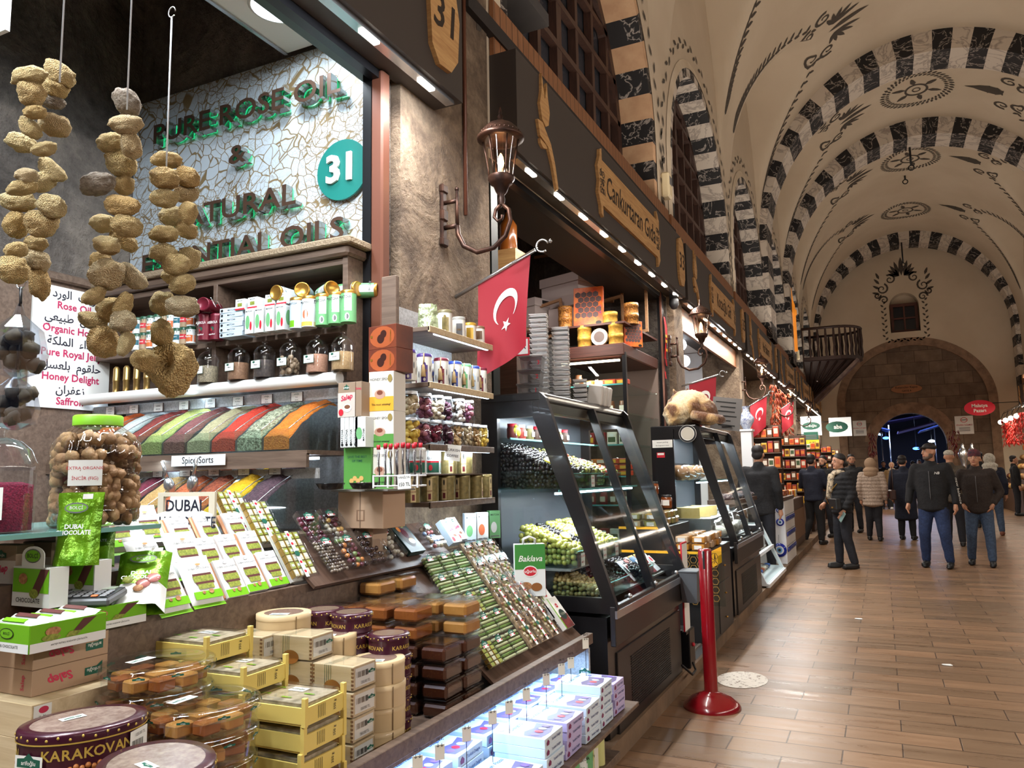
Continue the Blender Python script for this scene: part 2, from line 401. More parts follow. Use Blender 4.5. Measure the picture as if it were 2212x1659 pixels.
# painted ornaments on the vault
def onvault(P): return [V((x, y, zvault(x, y)-.012)) for x, y in P]
def leaf(mb, x, y, a, l, w, fn=onvault):
    pts = [(0, 0), (.35*l, w), (.75*l, w*.7), (l, 0), (.75*l, -w*.7), (.35*l, -w)]
    P = [(x+p*cos(a)-q*sin(a), y+p*sin(a)+q*cos(a)) for p, q in pts]
    vs = fn(P); mb.add(vs, [tuple(range(6))], ORNAM)
def curl(mb, x, y, a, r, turns=1.4, w=.02, fn=onvault, sgn=1):
    N = 18; vs = []
    for i in range(N):
        t = i/(N-1); th = a+sgn*turns*2*pi*t; rr = r*(1-.85*t); ww = w*(1-.6*t)
        for q in (rr-ww, rr+ww): vs.append((x+q*cos(th), y+q*sin(th)))
    vs = fn(vs); mb.add(vs, [(2*i, 2*i+1, 2*i+3, 2*i+2) for i in range(N-1)], ORNAM)
def wreath(x0, y0, rx, ry):
    mb = MB(); n = 44
    for i in range(n):
        t = 2*pi*i/n; x, y = x0+rx*cos(t), y0+ry*sin(t)
        leaf(mb, x, y, t+.6, .14, .03); leaf(mb, x, y, t-pi+.6, .12, .026)
    for i in range(6):
        t = 2*pi*i/6+.3; leaf(mb, x0+rx*.36*cos(t), y0+ry*.36*sin(t), t, .32, .06)
    for k, w in ((.34, .035), (.12, .018)):
        N = 28; vs = []
        for i in range(N):
            t = 2*pi*i/N
            for q in (k-w, k+w): vs.append((x0+rx*q*cos(t), y0+ry*q*sin(t)))
        mb.add(onvault(vs), [(2*i, 2*i+1, (2*i+3) % (2*N), (2*i+2) % (2*N)) for i in range(N)], ORNAM)
    mb.build('painted_wreath', vault)
for y0 in (20.0, 24.6, 29.6): wreath(XC, y0, .68, .8)
def groin_border(yc, side, a, b):
    h = (b-a)/2-.5; mb = MB()
    for s_ in (-1, 1):
        for i in range(44):
            z = ZS+.15+3.05*i/44; q = sqrt(1-((z-ZS)/3.25)**2); y = yc+s_*h*q
            xm = HW*sqrt(max(0, 1-((z-ZS)/ZB)**2)); x = XC+side*(xm-.10); y += s_*.10
            leaf(mb, x, y, (.9 if i % 2 else -.9)+(0 if side < 0 else pi), .14, .03)
    for s_ in (-1, 1):
        x = XC+side*1.72; y = yc+s_*.45
        for k in range(2): curl(mb, x-side*.3*k+side*.35, yc+s_*(.45+.14*k), s_*1.2, .17, 1.3, .03, onvault, s_)
        for k in range(5): leaf(mb, x-side*.1, yc+s_*.16, (pi if side > 0 else 0)+s_*(.25+.42*k), .5-.05*k, .045)
    leaf(mb, XC+side*1.72, yc, pi if side > 0 else 0, .75, .07)
    mb.build('painted_leaf_border', vault)
for a, b in zip(PIERS[2:], PIERS[3:]):
    for sd in (-1, 1): groin_border((a+b)/2, sd, a, b)
# striped transverse arches
def ring(mb, P, N_, th, y0, y1, n, edge=None):
    """voussoirs alternate along the polyline P with outward normals N_"""
    for i in range(len(P)-1):
        m_ = BMARB if (i//n) % 2 == 0 else WMARB
        a, b = P[i], P[i+1]; A = (a[0]+N_[i][0]*th, a[1]+N_[i][1]*th); B = (b[0]+N_[i+1][0]*th, b[1]+N_[i+1][1]*th)
        vs = [(a[0], y0, a[1]), (b[0], y0, b[1]), (B[0], y0, B[1]), (A[0], y0, A[1]), (a[0], y1, a[1]), (b[0], y1, b[1]), (B[0], y1, B[1]), (A[0], y1, A[1])]
        mb.add(vs, [(0, 1, 2, 3), (7, 6, 5, 4), (4, 5, 1, 0), (3, 2, 6, 7)], m_)
def arch_path(cx, zs, a, b, zlow, nb, sub):
    """from the left foot up and over to the right foot; nb blocks along the curve"""
    P = []; N_ = []; n = nb*sub
    L = (zs-zlow); blk = pi*(a+b)/2/nb
    k = max(1, round(L/blk))*sub
    if k % 2: pass
    for i in range(k): P.append((cx-a, zlow+L*i/k)); N_.append((-1, 0))
    for i in range(n+1):
        t = pi-pi*i/n; P.append((cx+a*cos(t), zs+b*sin(t))); q = V((cos(t)/a, sin(t)/b)).normalized(); N_.append((q.x, q.y))
    for i in range(1, k+1): P.append((cx+a, zs-L*i/k)); N_.append((1, 0))
    return P, N_
for j, (y0, y1) in enumerate([(17.3, 18.2), (21.75, 22.65), (32.3, 33.15)]):
    mb = MB(); P, N_ = arch_path(XC, ZS, 3.3, 3.5, 4.3, 31, 3); ring(mb, P, N_, .46, y0, y1, 3); struct(mb, 'trim_%d' % (j+1))
# side walls with arched window openings, one window per bay
WR, WZ = 1.9, 5.15
def win_poly(yc, r, zs, zlow, n=24):
    return [(yc-r, zlow)]+[(yc+r*cos(pi-pi*i/n), zs+r*1.02*sin(pi*i/n)) for i in range(n+1)]+[(yc+r, zlow)]
def side_wall(name, x, sgn):
    mb = MB(); holes = []
    outer = [(-5.3, 0), (YEND, 0), (YEND, 9.9), (-5.3, 9.9)]
    bays = [(a+b)/2 for a, b in zip(PIERS[2:], PIERS[3:])]
    for yc in bays: holes.append(win_poly(yc, WR, WZ, 4.5))
    shops = [(8.95, 13.0), (13.4, 17.5), (17.9, 22.0), (22.4, 26.5), (26.9, 31.0)]
    for a, b in shops: holes.append(rect(a, .03, b, 3.44))
    holes.append([(-3, .03), (8.6, .03), (8.6, 3.44), (4.1, 3.44), (4.1, 4.14), (-3, 4.14)])
    outer = [(-5.3, -.1)]+outer[1:]; outer[1] = (YEND, -.1)
    mb.plate([outer]+holes, .5, CREAM, frame((x-sgn*.25, 0, 0), (0, 1, 0), (0, 0, 1)))
    struct(mb, name); return bays
bays = side_wall('wall_left', XL, 1); side_wall('wall_right', XR+.0, -1)
WINWOOD = wood('window_brown_wood', (52, 34, 28), (76, 50, 40), (20, 20, 3)); DKGLASS = M('dark_window_glass', (58, 60, 66), .12, spec=.8)
PLASTW = M('white_plaster', (222, 208, 186), .9, noise_=(2, (208, 192, 168)), bump=(6, .3, .02))
PINKST = M('pale_pink_stone', (206, 168, 132), .9, noise_=(5, (190, 150, 116)), bump=(10, .4, .02))
def arch_window(k, yc, x, sgn, first=False):
    """striped arch ring with splayed reveal, wooden grid window behind"""
    mb = MB(); n = 42; xi = x-sgn*.34
    P = [(yc-WR, 4.15+.0)]; 
    nl = 3
    WQ = WR-.014
    pts = [(yc-WQ, 4.5+(WZ-4.5)*i/nl) for i in range(nl)]+[(yc+WQ*cos(pi-pi*i/22), WZ+WQ*1.02*sin(pi*i/22)) for i in range(23)]+[(yc+WQ, WZ-(WZ-4.5)*i/nl) for i in range(1, nl+1)]
    nr = [(-1, 0)]*nl+[(cos(pi-pi*i/22), sin(pi*i/22)) for i in range(23)]+[(1, 0)]*nl
    for i in range(len(pts)-1):
        m_ = BMARB if i % 2 == 0 else (PINKST if first else WMARB)
        (ya, za), (yb, zb) = pts[i], pts[i+1]; w = .12
        ya2, za2 = ya+nr[i][0]*w, za+nr[i][1]*w; yb2, zb2 = yb+nr[i+1][0]*w, zb+nr[i+1][1]*w
        e = sgn*.02
        for f in (((x+e, ya, za), (x+e, yb, zb), (x+e, yb2, zb2), (x+e, ya2, za2)), ((x+e, ya, za), (x+e, yb, zb), (xi, yb, zb), (xi, ya, za))): mb.quad(*f, m_)
        w2 = .24; ya3, za3 = ya+nr[i][0]*w2, za+nr[i][1]*w2; yb3, zb3 = yb+nr[i+1][0]*w2, zb+nr[i+1][1]*w2
        mb.quad((x+e*1.4, ya2, za2), (x+e*1.4, yb2, zb2), (x+e*.4, yb3, zb3), (x+e*.4, ya3, za3), PLASTW)
    w = struct(MB(), 'window_%d' % k) if False else None
    o = mb.build('window_%d' % k); o['kind'] = 'structure'
    g = MB(); g.plate([win_poly(yc, WR, WZ, 4.5)], .02, DKGLASS, frame((xi-sgn*.1, 0, 0), (0, 1, 0), (0, 0, 1))); g.build('glazing', o)
    f = MB(); F_ = frame((xi-sgn*.04, 0, 0), (0, 1, 0), (0, 0, 1))
    f.plate([win_poly(yc, WR-.01, WZ, 4.15), win_poly(yc, WR-.13, WZ, 4.62)], .09, WINWOOD, F_)
    for i in range(-3, 4):
        y = yc+i*.48; h = WZ+1.02*sqrt(max(0, (WR-.06)**2-(i*.48)**2)); f.box(((y), (4.5+h)/2, 0), (.07 if i else .12, h-4.5, .08), WINWOOD, F_)
    for i in range(5):
        z = 4.95+i*.45; r = WR-.05 if z < WZ else sqrt(max(.01, (WR-.05)**2-((z-WZ)/1.02)**2)); f.box((yc, z, .01), (2*r, .06, .07), WINWOOD, F_)
    f.build('window_frame', o)
    # painted sprigs along the ring
    p = MB(); wf = lambda P_: [V((x+sgn*.012, a, b)) for a, b in P_]
    for i in range(40):
        t = pi*i/39; rr = WR+.42; leaf(p, yc+rr*cos(t), WZ+rr*1.02*sin(t), t+(1.1 if i % 2 else 2.0), .16, .03, wf)
    for s_ in (-1, 1):
        for i in range(9): leaf(p, yc+s_*(WR+.42), 4.2+.11*i, pi/2+(.7 if i % 2 else -.7), .14, .03, wf)
    p.build('painted_leaf_border', o)
for k, yc in enumerate(bays):
    arch_window(k+1, yc, XL, 1, k == 0)
    if k > 2: arch_window(k+7, yc, XR, -1)
# piers of bare stone between the shop fronts
for k, y in enumerate(PIERS[2:]):
    if k == 0: continue
    for x, sg in ((XL, 1), (XR, -1)):
        mb = MB(); mb.box((x-sg*.22, y, 1.85), (.6, .42, 3.5), STONE); struct(mb, 'trim_pier_%d' % (2*k+(sg < 0)))
mb = MB(); mb.box((-2.45, 3.62, 2.5), (.72, .98, 5.0), STONE)
struct(mb, 'trim_pier_1')
mb = MB(); mb.box((-2.36, 18.7, 3.43), (.5, 29, .014), M('soffit_dark', (44, 38, 36), .7)); struct(mb, 'trim_added_soffit')  # dark sheet added over the lintel underside to keep it from looking lit
# end wall
EM = frame((0, YEND+.3, 0), (1, 0, 0), (0, 0, 1))
def arch2(x0, x1, z0, zs, n=20, k=1.0):
    c, r = (x0+x1)/2, (x1-x0)/2
    return [(x0, z0)]+[(c-r*cos(pi*i/n), zs+k*r*sin(pi*i/n)) for i in range(n+1)]+[(x1, z0)]
mb = MB(); big = arch2(-1.45, 4.05, -.1, 3.95, 28, .92)
mb.plate([[(-2.6, -.1), (5.4, -.1), (5.4, 11), (-2.6, 11)], big, arch2(.68, 1.72, 6.72, 7.75)], .5, CREAM, EM); struct(mb, 'wall_end')
mb = MB(); gate = arch2(-.12, 2.3, -.1, 2.35, 24, 1.0)
mb.plate([arch2(-1.45, 4.05, -.1, 3.95, 28, .92), gate], .4, MASON, frame((0, YEND+.42, 0), (1, 0, 0), (0, 0, 1))); struct(mb, 'wall_end_masonry')
mb = MB(); P, N_ = arch_path((-.12+2.3)/2, 2.35, 1.21, 1.21, 0.0, 17, 2)
VOUS = M('gate_voussoir_stone', (150, 122, 100), .9, noise_=(4, (120, 96, 78)), bump=(8, .4, .02))
for i in range(len(P)-1):
    a, b = P[i], P[i+1]; th = .42 if N_[i][1] > .02 else .3
    vs = [(a[0], YEND+.2, a[1]), (b[0], YEND+.2, b[1]), (b[0]+N_[i+1][0]*th, YEND+.2, b[1]+N_[i+1][1]*th), (a[0]+N_[i][0]*th, YEND+.2, a[1]+N_[i][1]*th)]
    mb.quad(*vs, VOUS); mb.quad(vs[0], vs[1], (b[0], YEND+.7, b[1]), (a[0], YEND+.7, a[1]), VOUS)
struct(mb, 'trim_gate')
mb = MB(); P, N_ = arch_path(1.3, 3.95, 2.75, 2.53, .1, 21, 2)
for i in range(len(P)-1):
    a, b = P[i], P[i+1]; mb.quad((a[0], YEND+.04, a[1]), (b[0], YEND+.04, b[1]), (b[0]-N_[i+1][0]*.3, YEND+.04, b[1]-N_[i+1][1]*.3), (a[0]-N_[i][0]*.3, YEND+.04, a[1]-N_[i][1]*.3), VOUS)
    mb.quad((a[0]-N_[i][0]*.3, YEND+.04, a[1]-N_[i][1]*.3), (b[0]-N_[i+1][0]*.3, YEND+.04, b[1]-N_[i+1][1]*.3), (b[0]-N_[i+1][0]*.3, YEND+.25, b[1]-N_[i+1][1]*.3), (a[0]-N_[i][0]*.3, YEND+.25, a[1]-N_[i][1]*.3), VOUS)
struct(mb, 'trim_relieving_arch')
# small window above the gate
mb = MB(); F_ = frame((0, YEND+.38, 0), (1, 0, 0), (0, 0, 1)); RW = wood('gate_window_wood', (70, 34, 24), (92, 48, 34))
mb.plate([rect(.72, 6.72, 1.68, 7.9), rect(.82, 6.84, 1.17, 7.28), rect(1.23, 6.84, 1.58, 7.28), rect(.82, 7.34, 1.17, 7.78), rect(1.23, 7.34, 1.58, 7.78)], .08, RW, F_)
mb.box((1.2, YEND+.58, 7.5), (1.3, .04, 1.9), CREAM); ow = struct(mb, 'window_30'); g = MB(); g.box((1.2, YEND+.44, 7.3), (.96, .02, 1.2), M('night_pane', (22, 24, 34), .15)); g.build('pane', ow)
p = MB(); wf = lambda P_: [V((a, YEND+.04, b)) for a, b in P_]
for s_ in (-1, 1):
    for i in range(13): leaf(p, 1.2+s_*.72, 6.45+.12*i, pi/2+(.8 if i % 2 else -.8), .14, .035, wf)
    for i in range(6): leaf(p, 1.2+s_*.11*i, 6.4, (.5 if i % 2 else -.5)+(0 if s_ > 0 else pi), .13, .03, wf)
    for (cx, cz, r, a) in ((.68, 8.05, .17, 0), (.72, 8.5, .22, 2), (.42, 8.85, .2, 1), (.9, 8.25, .12, 3)): curl(p, 1.2+s_*cx, cz, a if s_ > 0 else pi-a, r, 1.35, .035, wf, s_)
    for k in range(4): leaf(p, 1.2+s_*.08, 8.95, pi/2-s_*(.25+.35*k), .62-.07*k, .07, wf); leaf(p, 1.2+s_*.8, 8.3+.2*k, (0.3+.3*k) if s_ > 0 else pi-.3-.3*k, .3, .05, wf)
leaf(p, 1.2, 8.95, pi/2, .75, .09, wf)
p.build('painted_ornament', ow)
# ================================================================ shop 31: walls, sign, shelving, spice rack, counter
GREENSTEEL = M('green_steel', (34, 58, 44), .45); BROWNMET = M('brown_metal', (104, 62, 46), .4, .2)
LINEN = wood('linen_laminate', (150, 150, 150), (196, 198, 200), (60, 60, 60), .6)
PANELW = M('white_panel', (228, 228, 224), .5)
SHOPDK = M('dark_plaster', (54, 48, 46), .9, noise_=(2, (40, 36, 35)))
mb = MB(); mb.box((-4.12, 1.0, 2.4), (.24, 8.4, 5), DKSTONE); struct(mb, 'wall_stall_back')
mb = MB(); mb.box((-3.1, 3.22, 2.4), (1.9, .2, 5), DKSTONE); struct(mb, 'wall_stall_side')
mb = MB(); mb.box((-3.1, 1.0, 4.95), (2.0, 8.4, .1), SHOPDK); struct(mb, 'ceiling_stall')
mb = MB(); mb.box((-3.1, -3.1, 2.4), (2.0, .2, 5), DKSTONE); struct(mb, 'wall_stall_near')
mb = MB(); mb.box((-3.1, 1.0, .02), (2.2, 8.2, .1), KERBM); struct(mb, 'floor_stall')
# header beam and door trims
mb = MB(); mb.box((-2.2, .9, 3.53), (.1, 4.26, .16), GREENSTEEL); mb.box((-2.13, .9, 3.43), (.05, 4.26, .05), BLKMET); struct(mb, 'trim_header')
mb = MB(); mb.box((-2.12, 3.0, 1.75), (.07, .07, 3.4), BROWNMET, ch=.01); mb.box((-2.18, 3.0, 1.75), (.05, .06, 3.4), BLKMET); struct(mb, 'trim_door_post')
# white ceiling strip with the round lamp
mb = MB(); mb.box((-2.52, .6, 3.77), (.5, 4.9, .03), PANELW); mb.box((-2.775, .6, 3.77), (.02, 4.9, .05), STEEL); struct(mb, 'ceiling_strip')
for k, y in enumerate((2.70, 1.2)):
    t = thing('ceiling_lamp', ['round white lamp in the white ceiling strip by the crackle wall', 'round white lamp in the white ceiling strip, nearer one'][k], 'lamp', (-2.52, y, 3.755))
    b = MB(); b.lathe([(.135, 0), (.14, -.006), (.125, -.012)], WHITE, 28, cap=False); b.build('rim', t)
    b = MB(); b.poly(circ(0, 0, .122, n=28)[::-1], M('lamp_disc', (235, 246, 255), emit=9), z=-.008); b.build('diffuser', t)
mb = MB(); mb.box((0, 0, .16), (.2, .012, .36), M('hanging_card', (225, 232, 240), .5)); mb.tube([(0, 0, .34), (0, 0, 1.2)], .003, STEEL, 4); solo(mb, 'hanging_card', 'plain white card hanging high above the poster, cut by the frame', 'card', atD(-32, 72, 2.1))
# sign wall
def crackle():
    t = NT('crackle_panel'); v = t.coords((1, 1, 1))
    w = t.noise(v, 3, 3); wv = t.add('VectorMath', operation='MULTIPLY_ADD'); c3 = t.add('CombineXYZ'); t.link(w, c3.inputs[0]); t.link(w, c3.inputs[2])
    t.link(c3.outputs[0], wv.inputs[0]); wv.inputs[1].default_value = (.25, .25, .25); t.link(v, wv.inputs[2])
    outs = []
    for sc, th in ((15, .05), (34, .055)):
        vo = t.add('TexVoronoi', feature='DISTANCE_TO_EDGE'); vo.inputs['Scale'].default_value = sc; t.link(wv.outputs[0], vo.inputs['Vector'])
        outs.append(t.ramp(vo.outputs['Distance'], [(th*.5, (1, 1, 1, 1)), (th, (0, 0, 0, 1))]))
    n = t.ramp(t.noise(v, 1.6, 2), [(.42, (0, 0, 0, 1)), (.56, (1, 1, 1, 1))])
    m2 = t.mix(n, (0, 0, 0, 1), outs[1]); mx = t.mix(1.0, outs[0], m2, 'LIGHTEN')
    t.link(t.mix(mx, rgb((188, 198, 206)), rgb((128, 108, 76))), t.b.inputs['Base Color']); t.b.inputs['Roughness'].default_value = .45; return t.m
mb = MB(); mb.box((0, 0, 0), (1.76, .02, 1.24), crackle()); mb.box((.885, -.01, 0), (.02, .04, 1.24), PALEWOOD)
sign = solo(mb, 'crackle_sign_panel', 'white crackle-finish sign panel with metal lettering above the spice shelf', 'sign', (-3.11, 3.09, 3.13))
LETF = M('brushed_bronze_face', (84, 62, 50), .4, .4); LETS = M('mirror_side', (168, 172, 168), .12, .95)
GLOW = M('green_led_glow', (40, 235, 150), emit=.9)
def letters(st, px0, px1, size, name):
    y = 3.0; a = onY(*px0, y); b = onY(*px1, y); w = b.x-a.x
    g = text_geo(st, .012, 0, 0, 3); W0 = max(v.x for v in g[0])-min(v.x for v in g[0])
    Fm = lambda dy: frame((0, dy, 0), (1, 0, 0), (0, 0, 1))
    mb = MB(); e = text_geo(st, .012, 0, .3, 3)
    mb.text(st, size, LETS, Fm(.035), .012, 0, .025, w/(W0*size), 3); mb.text(st, size, LETF, Fm(-.0012+.01), .012, 0, 0, w/(W0*size), 3)
    mb.text(st, size, LETF, Fm(.0095), .012, 0, 0, w/(W0*size), 3)
    o = solo(mb, 'metal_lettering', 'raised metal letters reading %s, green lit from behind' % st.title(), 'lettering', ((a.x+b.x)/2, y, (a.z+b.z)/2), group='lettering on the crackle panel')
    k = MB(); k.text(st, size, GLOW, Fm(.068), .0, 0, 0, w/(W0*size), 2); k.build('backlight_glow', o)
letters('PURE ROSE OIL', (328, 275), (731, 196), .165, 0); letters('&', (490, 336), (528, 330), .15, 1)
letters('NATURAL', (352, 492), (634, 405), .165, 2); letters('ESSENTIAL OILS', (303, 575), (738, 492), .165, 3)
p = onY(742, 368, 3.06); t = thing('round_number_badge', 'round teal badge with white number 31 on the crackle panel', 'sign', p)
b = MB(); b.lathe([(.16, 0), (.16, .012)], M('teal_disc', (22, 112, 104), .4), 40, RX(pi/2)); b.build('disc', t)
b = MB(); b.text('31', .2, WHITE, frame((0, -.02, .0), (1, 0, .0), (0, 0, 1)), .03, 0, .006); b.build('numerals', t)
# shelf unit under the sign
SY, SZ0, SZM, SZT = 2.86, 1.93, 2.155, 2.47
t = thing('spice_shelf_unit', 'walnut shelf unit with cornice above the spice bins, cans and jars on it', 'shelf', (-3.1, 2.98, 0))
for nm, c, d in (('board', (0, 0, SZ0-.012), (1.78, .24, .03)), ('board', (0, 0, SZM-.012), (1.78, .24, .026)), ('board', (0, 0, SZT), (1.78, .24, .03)), ('back_panel', (0, .11, 2.2), (1.78, .02, .56)),
                 ('side_panel', (.885, -.003, 2.2), (.03, .25, .6)), ('side_panel', (-.885, -.003, 2.2), (.03, .25, .6)), ('divider', (.05, -.002, 2.2), (.028, .24, .52))):
    b = MB(); b.box(c, d, MDWOOD, ch=.002); b.build(nm, t)
b = MB(); b.box((0, -.01, SZT+.045), (1.84, .29, .05), MDWOOD, ch=.012); b.box((0, -.02, SZT+.085), (1.9, .32, .035), M('carved_strip', (142, 124, 100), .6, bump=(90, .9, .01)), ch=.006); b.build('cornice', t)
# roller blind box along its lower edge
t = thing('roller_blind', 'white roller blind case along the lower edge of the shelf unit', 'blind', (-3.1, 2.80, 1.905))
b = MB(); b.lathe([(.03, -.9), (.03, .9)], WHITE, 14, RY(pi/2)); b.build('roller', t)
b = MB(); b.tube([(-.9, -.02, -.02), (-.9, -.02, -.2)], .003, WHITE, 5); b.build('bead_chain', t)
# wood panel and poster on the back wall
mb = MB(); mb.box((-3.985, 1.7, 1.5), (.03, 2.45, 2.1), MDWOOD); mb.box((-3.965, 1.7, 2.56), (.05, 2.5, .05), MDWOOD, ch=.01); mb.box((-3.965, 2.28, 1.5), (.02, .03, 2.1), DKWOOD); struct(mb, 'trim_panelling')
ARB = [('\uFE95\uFEF3\uFEAF', 0)]
PF = frame((-3.955, 2.72, 2.18), (0, 1, 0), (0, 0, 1))
mb = MB(); mb.box((0, 0, 0), (.012, .46, .66), WHITE); Mf = frame((.0065, 0, 0), (0, 1, 0), (0, 0, 1)); MAG = M('poster_magenta', (190, 40, 92), .5); NAV = M('poster_navy', (30, 30, 50), .5)
ar = ['\uFEA9\uFEAD\uFEED\uFEDF\uFE8D  \uFE96\uFEF3\uFEAF', '\uFEF2\uFECC\uFEF4\uFE92\uFEC3  \uFEDE\uFEB4\uFECB', '\uFE94\uFEDC\uFEE0\uFEE4\uFEDF\uFE8D  \uFE80\uFE8D\uFEAC\uFECF', '\uFEDE\uFEB4\uFECC\uFEE0\uFE91  \uFEE1\uFEEE\uFED8\uFEE0\uFEA3', '\uFEE5\uFE8D\uFEAE\uFED4\uFECB\uFEAF']
for i, en in enumerate(['Rose Oil', 'Organic Honey', 'Pure Royal Jelly', 'Honey Delight', 'Saffron']):
    mb.art(.46, .66, [('t', ar[i], .5, .94-.197*i, .095, NAV, {'bold': .012}), ('t', en, .5, .845-.197*i, .085, MAG, {'bold': .02})], Mf)
solo(mb, 'product_poster', 'white poster with Arabic and English product names on the wood panelling', 'poster', (-3.962, 2.72, 2.18))
# ---------------------------------------------------------------- spice rack
SP = lambda n, a, b, sc=90: M('spice_'+n, a, .95, noise_=(sc, b), bump=(sc*1.3, .8, .02))
rows = {0: [('orange_flakes', (226, 106, 34), (190, 80, 24)), ('white_salt', (214, 220, 218), (190, 200, 200)), ('pink_red', (146, 62, 54), (118, 44, 42)), ('sage_green', (168, 170, 96), (140, 146, 78)),
            ('sumac_dark', (96, 46, 48), (124, 72, 66)), ('thyme', (148, 142, 108), (176, 168, 130)), ('chilli_red', (204, 62, 40), (176, 48, 34)), ('pistachio_mix', (190, 196, 168), (78, 84, 62)), ('curry_orange', (226, 128, 40), (196, 100, 24))],
        1: [('lavender', (74, 66, 84), (108, 98, 116)), ('mint', (160, 164, 118), (134, 142, 96)), ('barberry', (112, 28, 48), (78, 18, 34)), ('cumin', (166, 128, 72), (136, 100, 54)), ('paprika', (188, 98, 52), (158, 74, 38)),
            ('chilli_flakes', (166, 84, 50), (114, 50, 34)), ('turmeric', (236, 188, 24), (214, 160, 14)), ('dark_sumac', (92, 66, 76), (58, 42, 52))]}
BINP = clear('bin_acrylic', (236, 246, 244), .9, .05); names = ['top', 'lower']
LINE = [(1.672, 1.79, 2.62, 2.96), (1.345, 1.475, 2.46, 2.84)]
CARD = M('card_dark_edge', (60, 40, 34), .5)
for r in (0, 1):
    zf, zb, yf, yb = LINE[r]; x1 = -2.33 if r == 0 else -2.37; n = len(rows[r]); w = .158
    for i, (nm, c1, c2) in enumerate(rows[r]):
        xc = x1-(n-1-i)*w-.08; mat = SP(nm, c1, c2)
        t = thing('spice_bin', '%s bin in the %s row of the spice rack, filled with %s' % (['clear acrylic', 'glass fronted'][r], names[r], nm.replace('_', ' ')), 'bin', (xc, yf, zf-.09), group='bins of the %s spice row' % names[r])
        b = MB(); b.box((0, .0, .045), (w-.006, .006, .09), BINP); b.build('front_pane', t)
        b = MB(); N = 9; pr = [(yb-yf)*k/N for k in range(N+1)]; hz = [.09+(zb-zf+.02)*sin(pi/2*k/N) for k in range(N+1)]
        vs = [(w/2-.003, y, 0) for y in pr]+[(w/2-.003, y, z) for y, z in zip(pr, hz)]
        b.add(vs, [(k, k+1, N+2+k, N+1+k) for k in range(N)], BINP); b.tube([(w/2-.003, y, z) for y, z in zip(pr, hz)], .0022, STEEL, 5); b.build('divider', t)
        h = MB(); rnd = random.Random(i*7+r)
        def hf(u, v, w=w, zf=zf, zb=zb, yf=yf, yb=yb, k=i+9*r):
            x = (u-.5)*(w-.012); y = .008+v*(yb-yf-.01); z = .05+(zb-zf+.045)*sin(pi/2*min(1, v*1.05))+.022*sin(pi*u)*(.4+v)+.012*noise.noise(V((x*30, y*25, k*3.7)))
            return V((x, y, z))
        h.grid(hf, 12, 16, mat); ed = [hf(u/12, 0) for u in range(13)]
        h.add([V((p.x, p.y, .0)) for p in ed]+ed, [(k, k+1, 14+k, 13+k) for k in range(12)], mat)
        o = h.build('spice_heap', None, (xc, yf, zf-.09)); o['kind'] = 'stuff'; tag(o, 'heap of %s spice in the %s row' % (nm.replace('_', ' '), names[r]), 'spice', 'spice heaps of the %s row' % names[r])
# rack body: shelves, back, name-card rails, LED strips
t = thing('spice_rack', 'walnut and linen rack that carries two rows of spice bins', 'rack', (-3.1, 3.0, 0))
for nm, c, d, m_ in (('shelf_board', (0, -.2, 1.565), (1.74, .36, .02), MDWOOD), ('shelf_board', (0, -.35, 1.21), (1.74, .4, .02), MDWOOD), ('rail', (0, -.375, 1.53), (1.74, .02, .06), MDWOOD),
                     ('back_panel', (0, .09, 1.55), (1.74, .02, .75), LINEN), ('valance', (0, -.13, 1.845), (1.74, .012, .05), LINEN), ('valance', (0, -.30, 1.475), (1.74, .012, .045), LINEN), ('base_panel', (-.12, -.52, .9), (1.5, .02, .62), DKWOOD)):
    b = MB(); b.box(c, d, m_); b.build(nm, t)
for y, z in ((2.89, 1.90), (2.73, 1.545)):
    o = MB(); o.box((0, 0, 0), (1.7, .012, .012), LEDC); solo(o, 'led_strip', 'cool LED strip above the %s row of spices' % names[z < 1.8], 'lamp', (-3.1, y-.01, z-.004))
    area('spice_led', (-3.1, y-.02, z-.012), (-3.1, y-.12, 1), 1.7, .02, 7, (.62, .84, 1))
def card(lines, w=.075, h=.048, edge=CARD, paper=WHITE):
    m = MB(); m.box((0, 0, h/2), (w, .003, h), edge); m.art(w, h, [('r', .05, .07, .95, .97, paper)]+[('t', s_, .5, y, sz, c) for s_, y, sz, c in lines], frame((0, -.0016, h/2), (1, 0, 0), (0, 0, 1))); return m
for r in (0, 1):
    proto = None
    for i in range(8):
        if r == 0 and i == 2: txt = [('CEREZ', .66, .24, BLACK), ('SPICES', .3, .24, BLACK)]
        else: txt = [('arifoğlu', .78, .2, GREEN), (['Kimyon', 'Sumak', 'Nane', 'Kekik', 'Zerdeçal', 'Pul Biber', 'Köri', 'Isot'][i], .48, .2, INK), ('250 TL', .2, .15, INK)]
        x = -3.80+i*.187+(.03 if r else 0); m = card(txt)
        solo(m, 'name_card', 'small printed name card on the %s spice rail, %s from the stone wall' % (names[r], nth(i)), 'card', (x, 2.85-.17*r, 1.815-.345*r), group='name cards on the spice rack')
m = MB(); m.box((0, 0, 0), (.34, .004, .05), M('card_white', (226, 226, 226))); m.text('Spice Sorts', .045, BLACK, frame((0, -.003, 0), (1, 0, 0), (0, 0, 1)), .0)
p = onY(428, 979, 2.6); solo(m, 'spice_sorts_label', 'long white strip label between the two spice rows', 'label', (p.x, 2.6, 1.545))
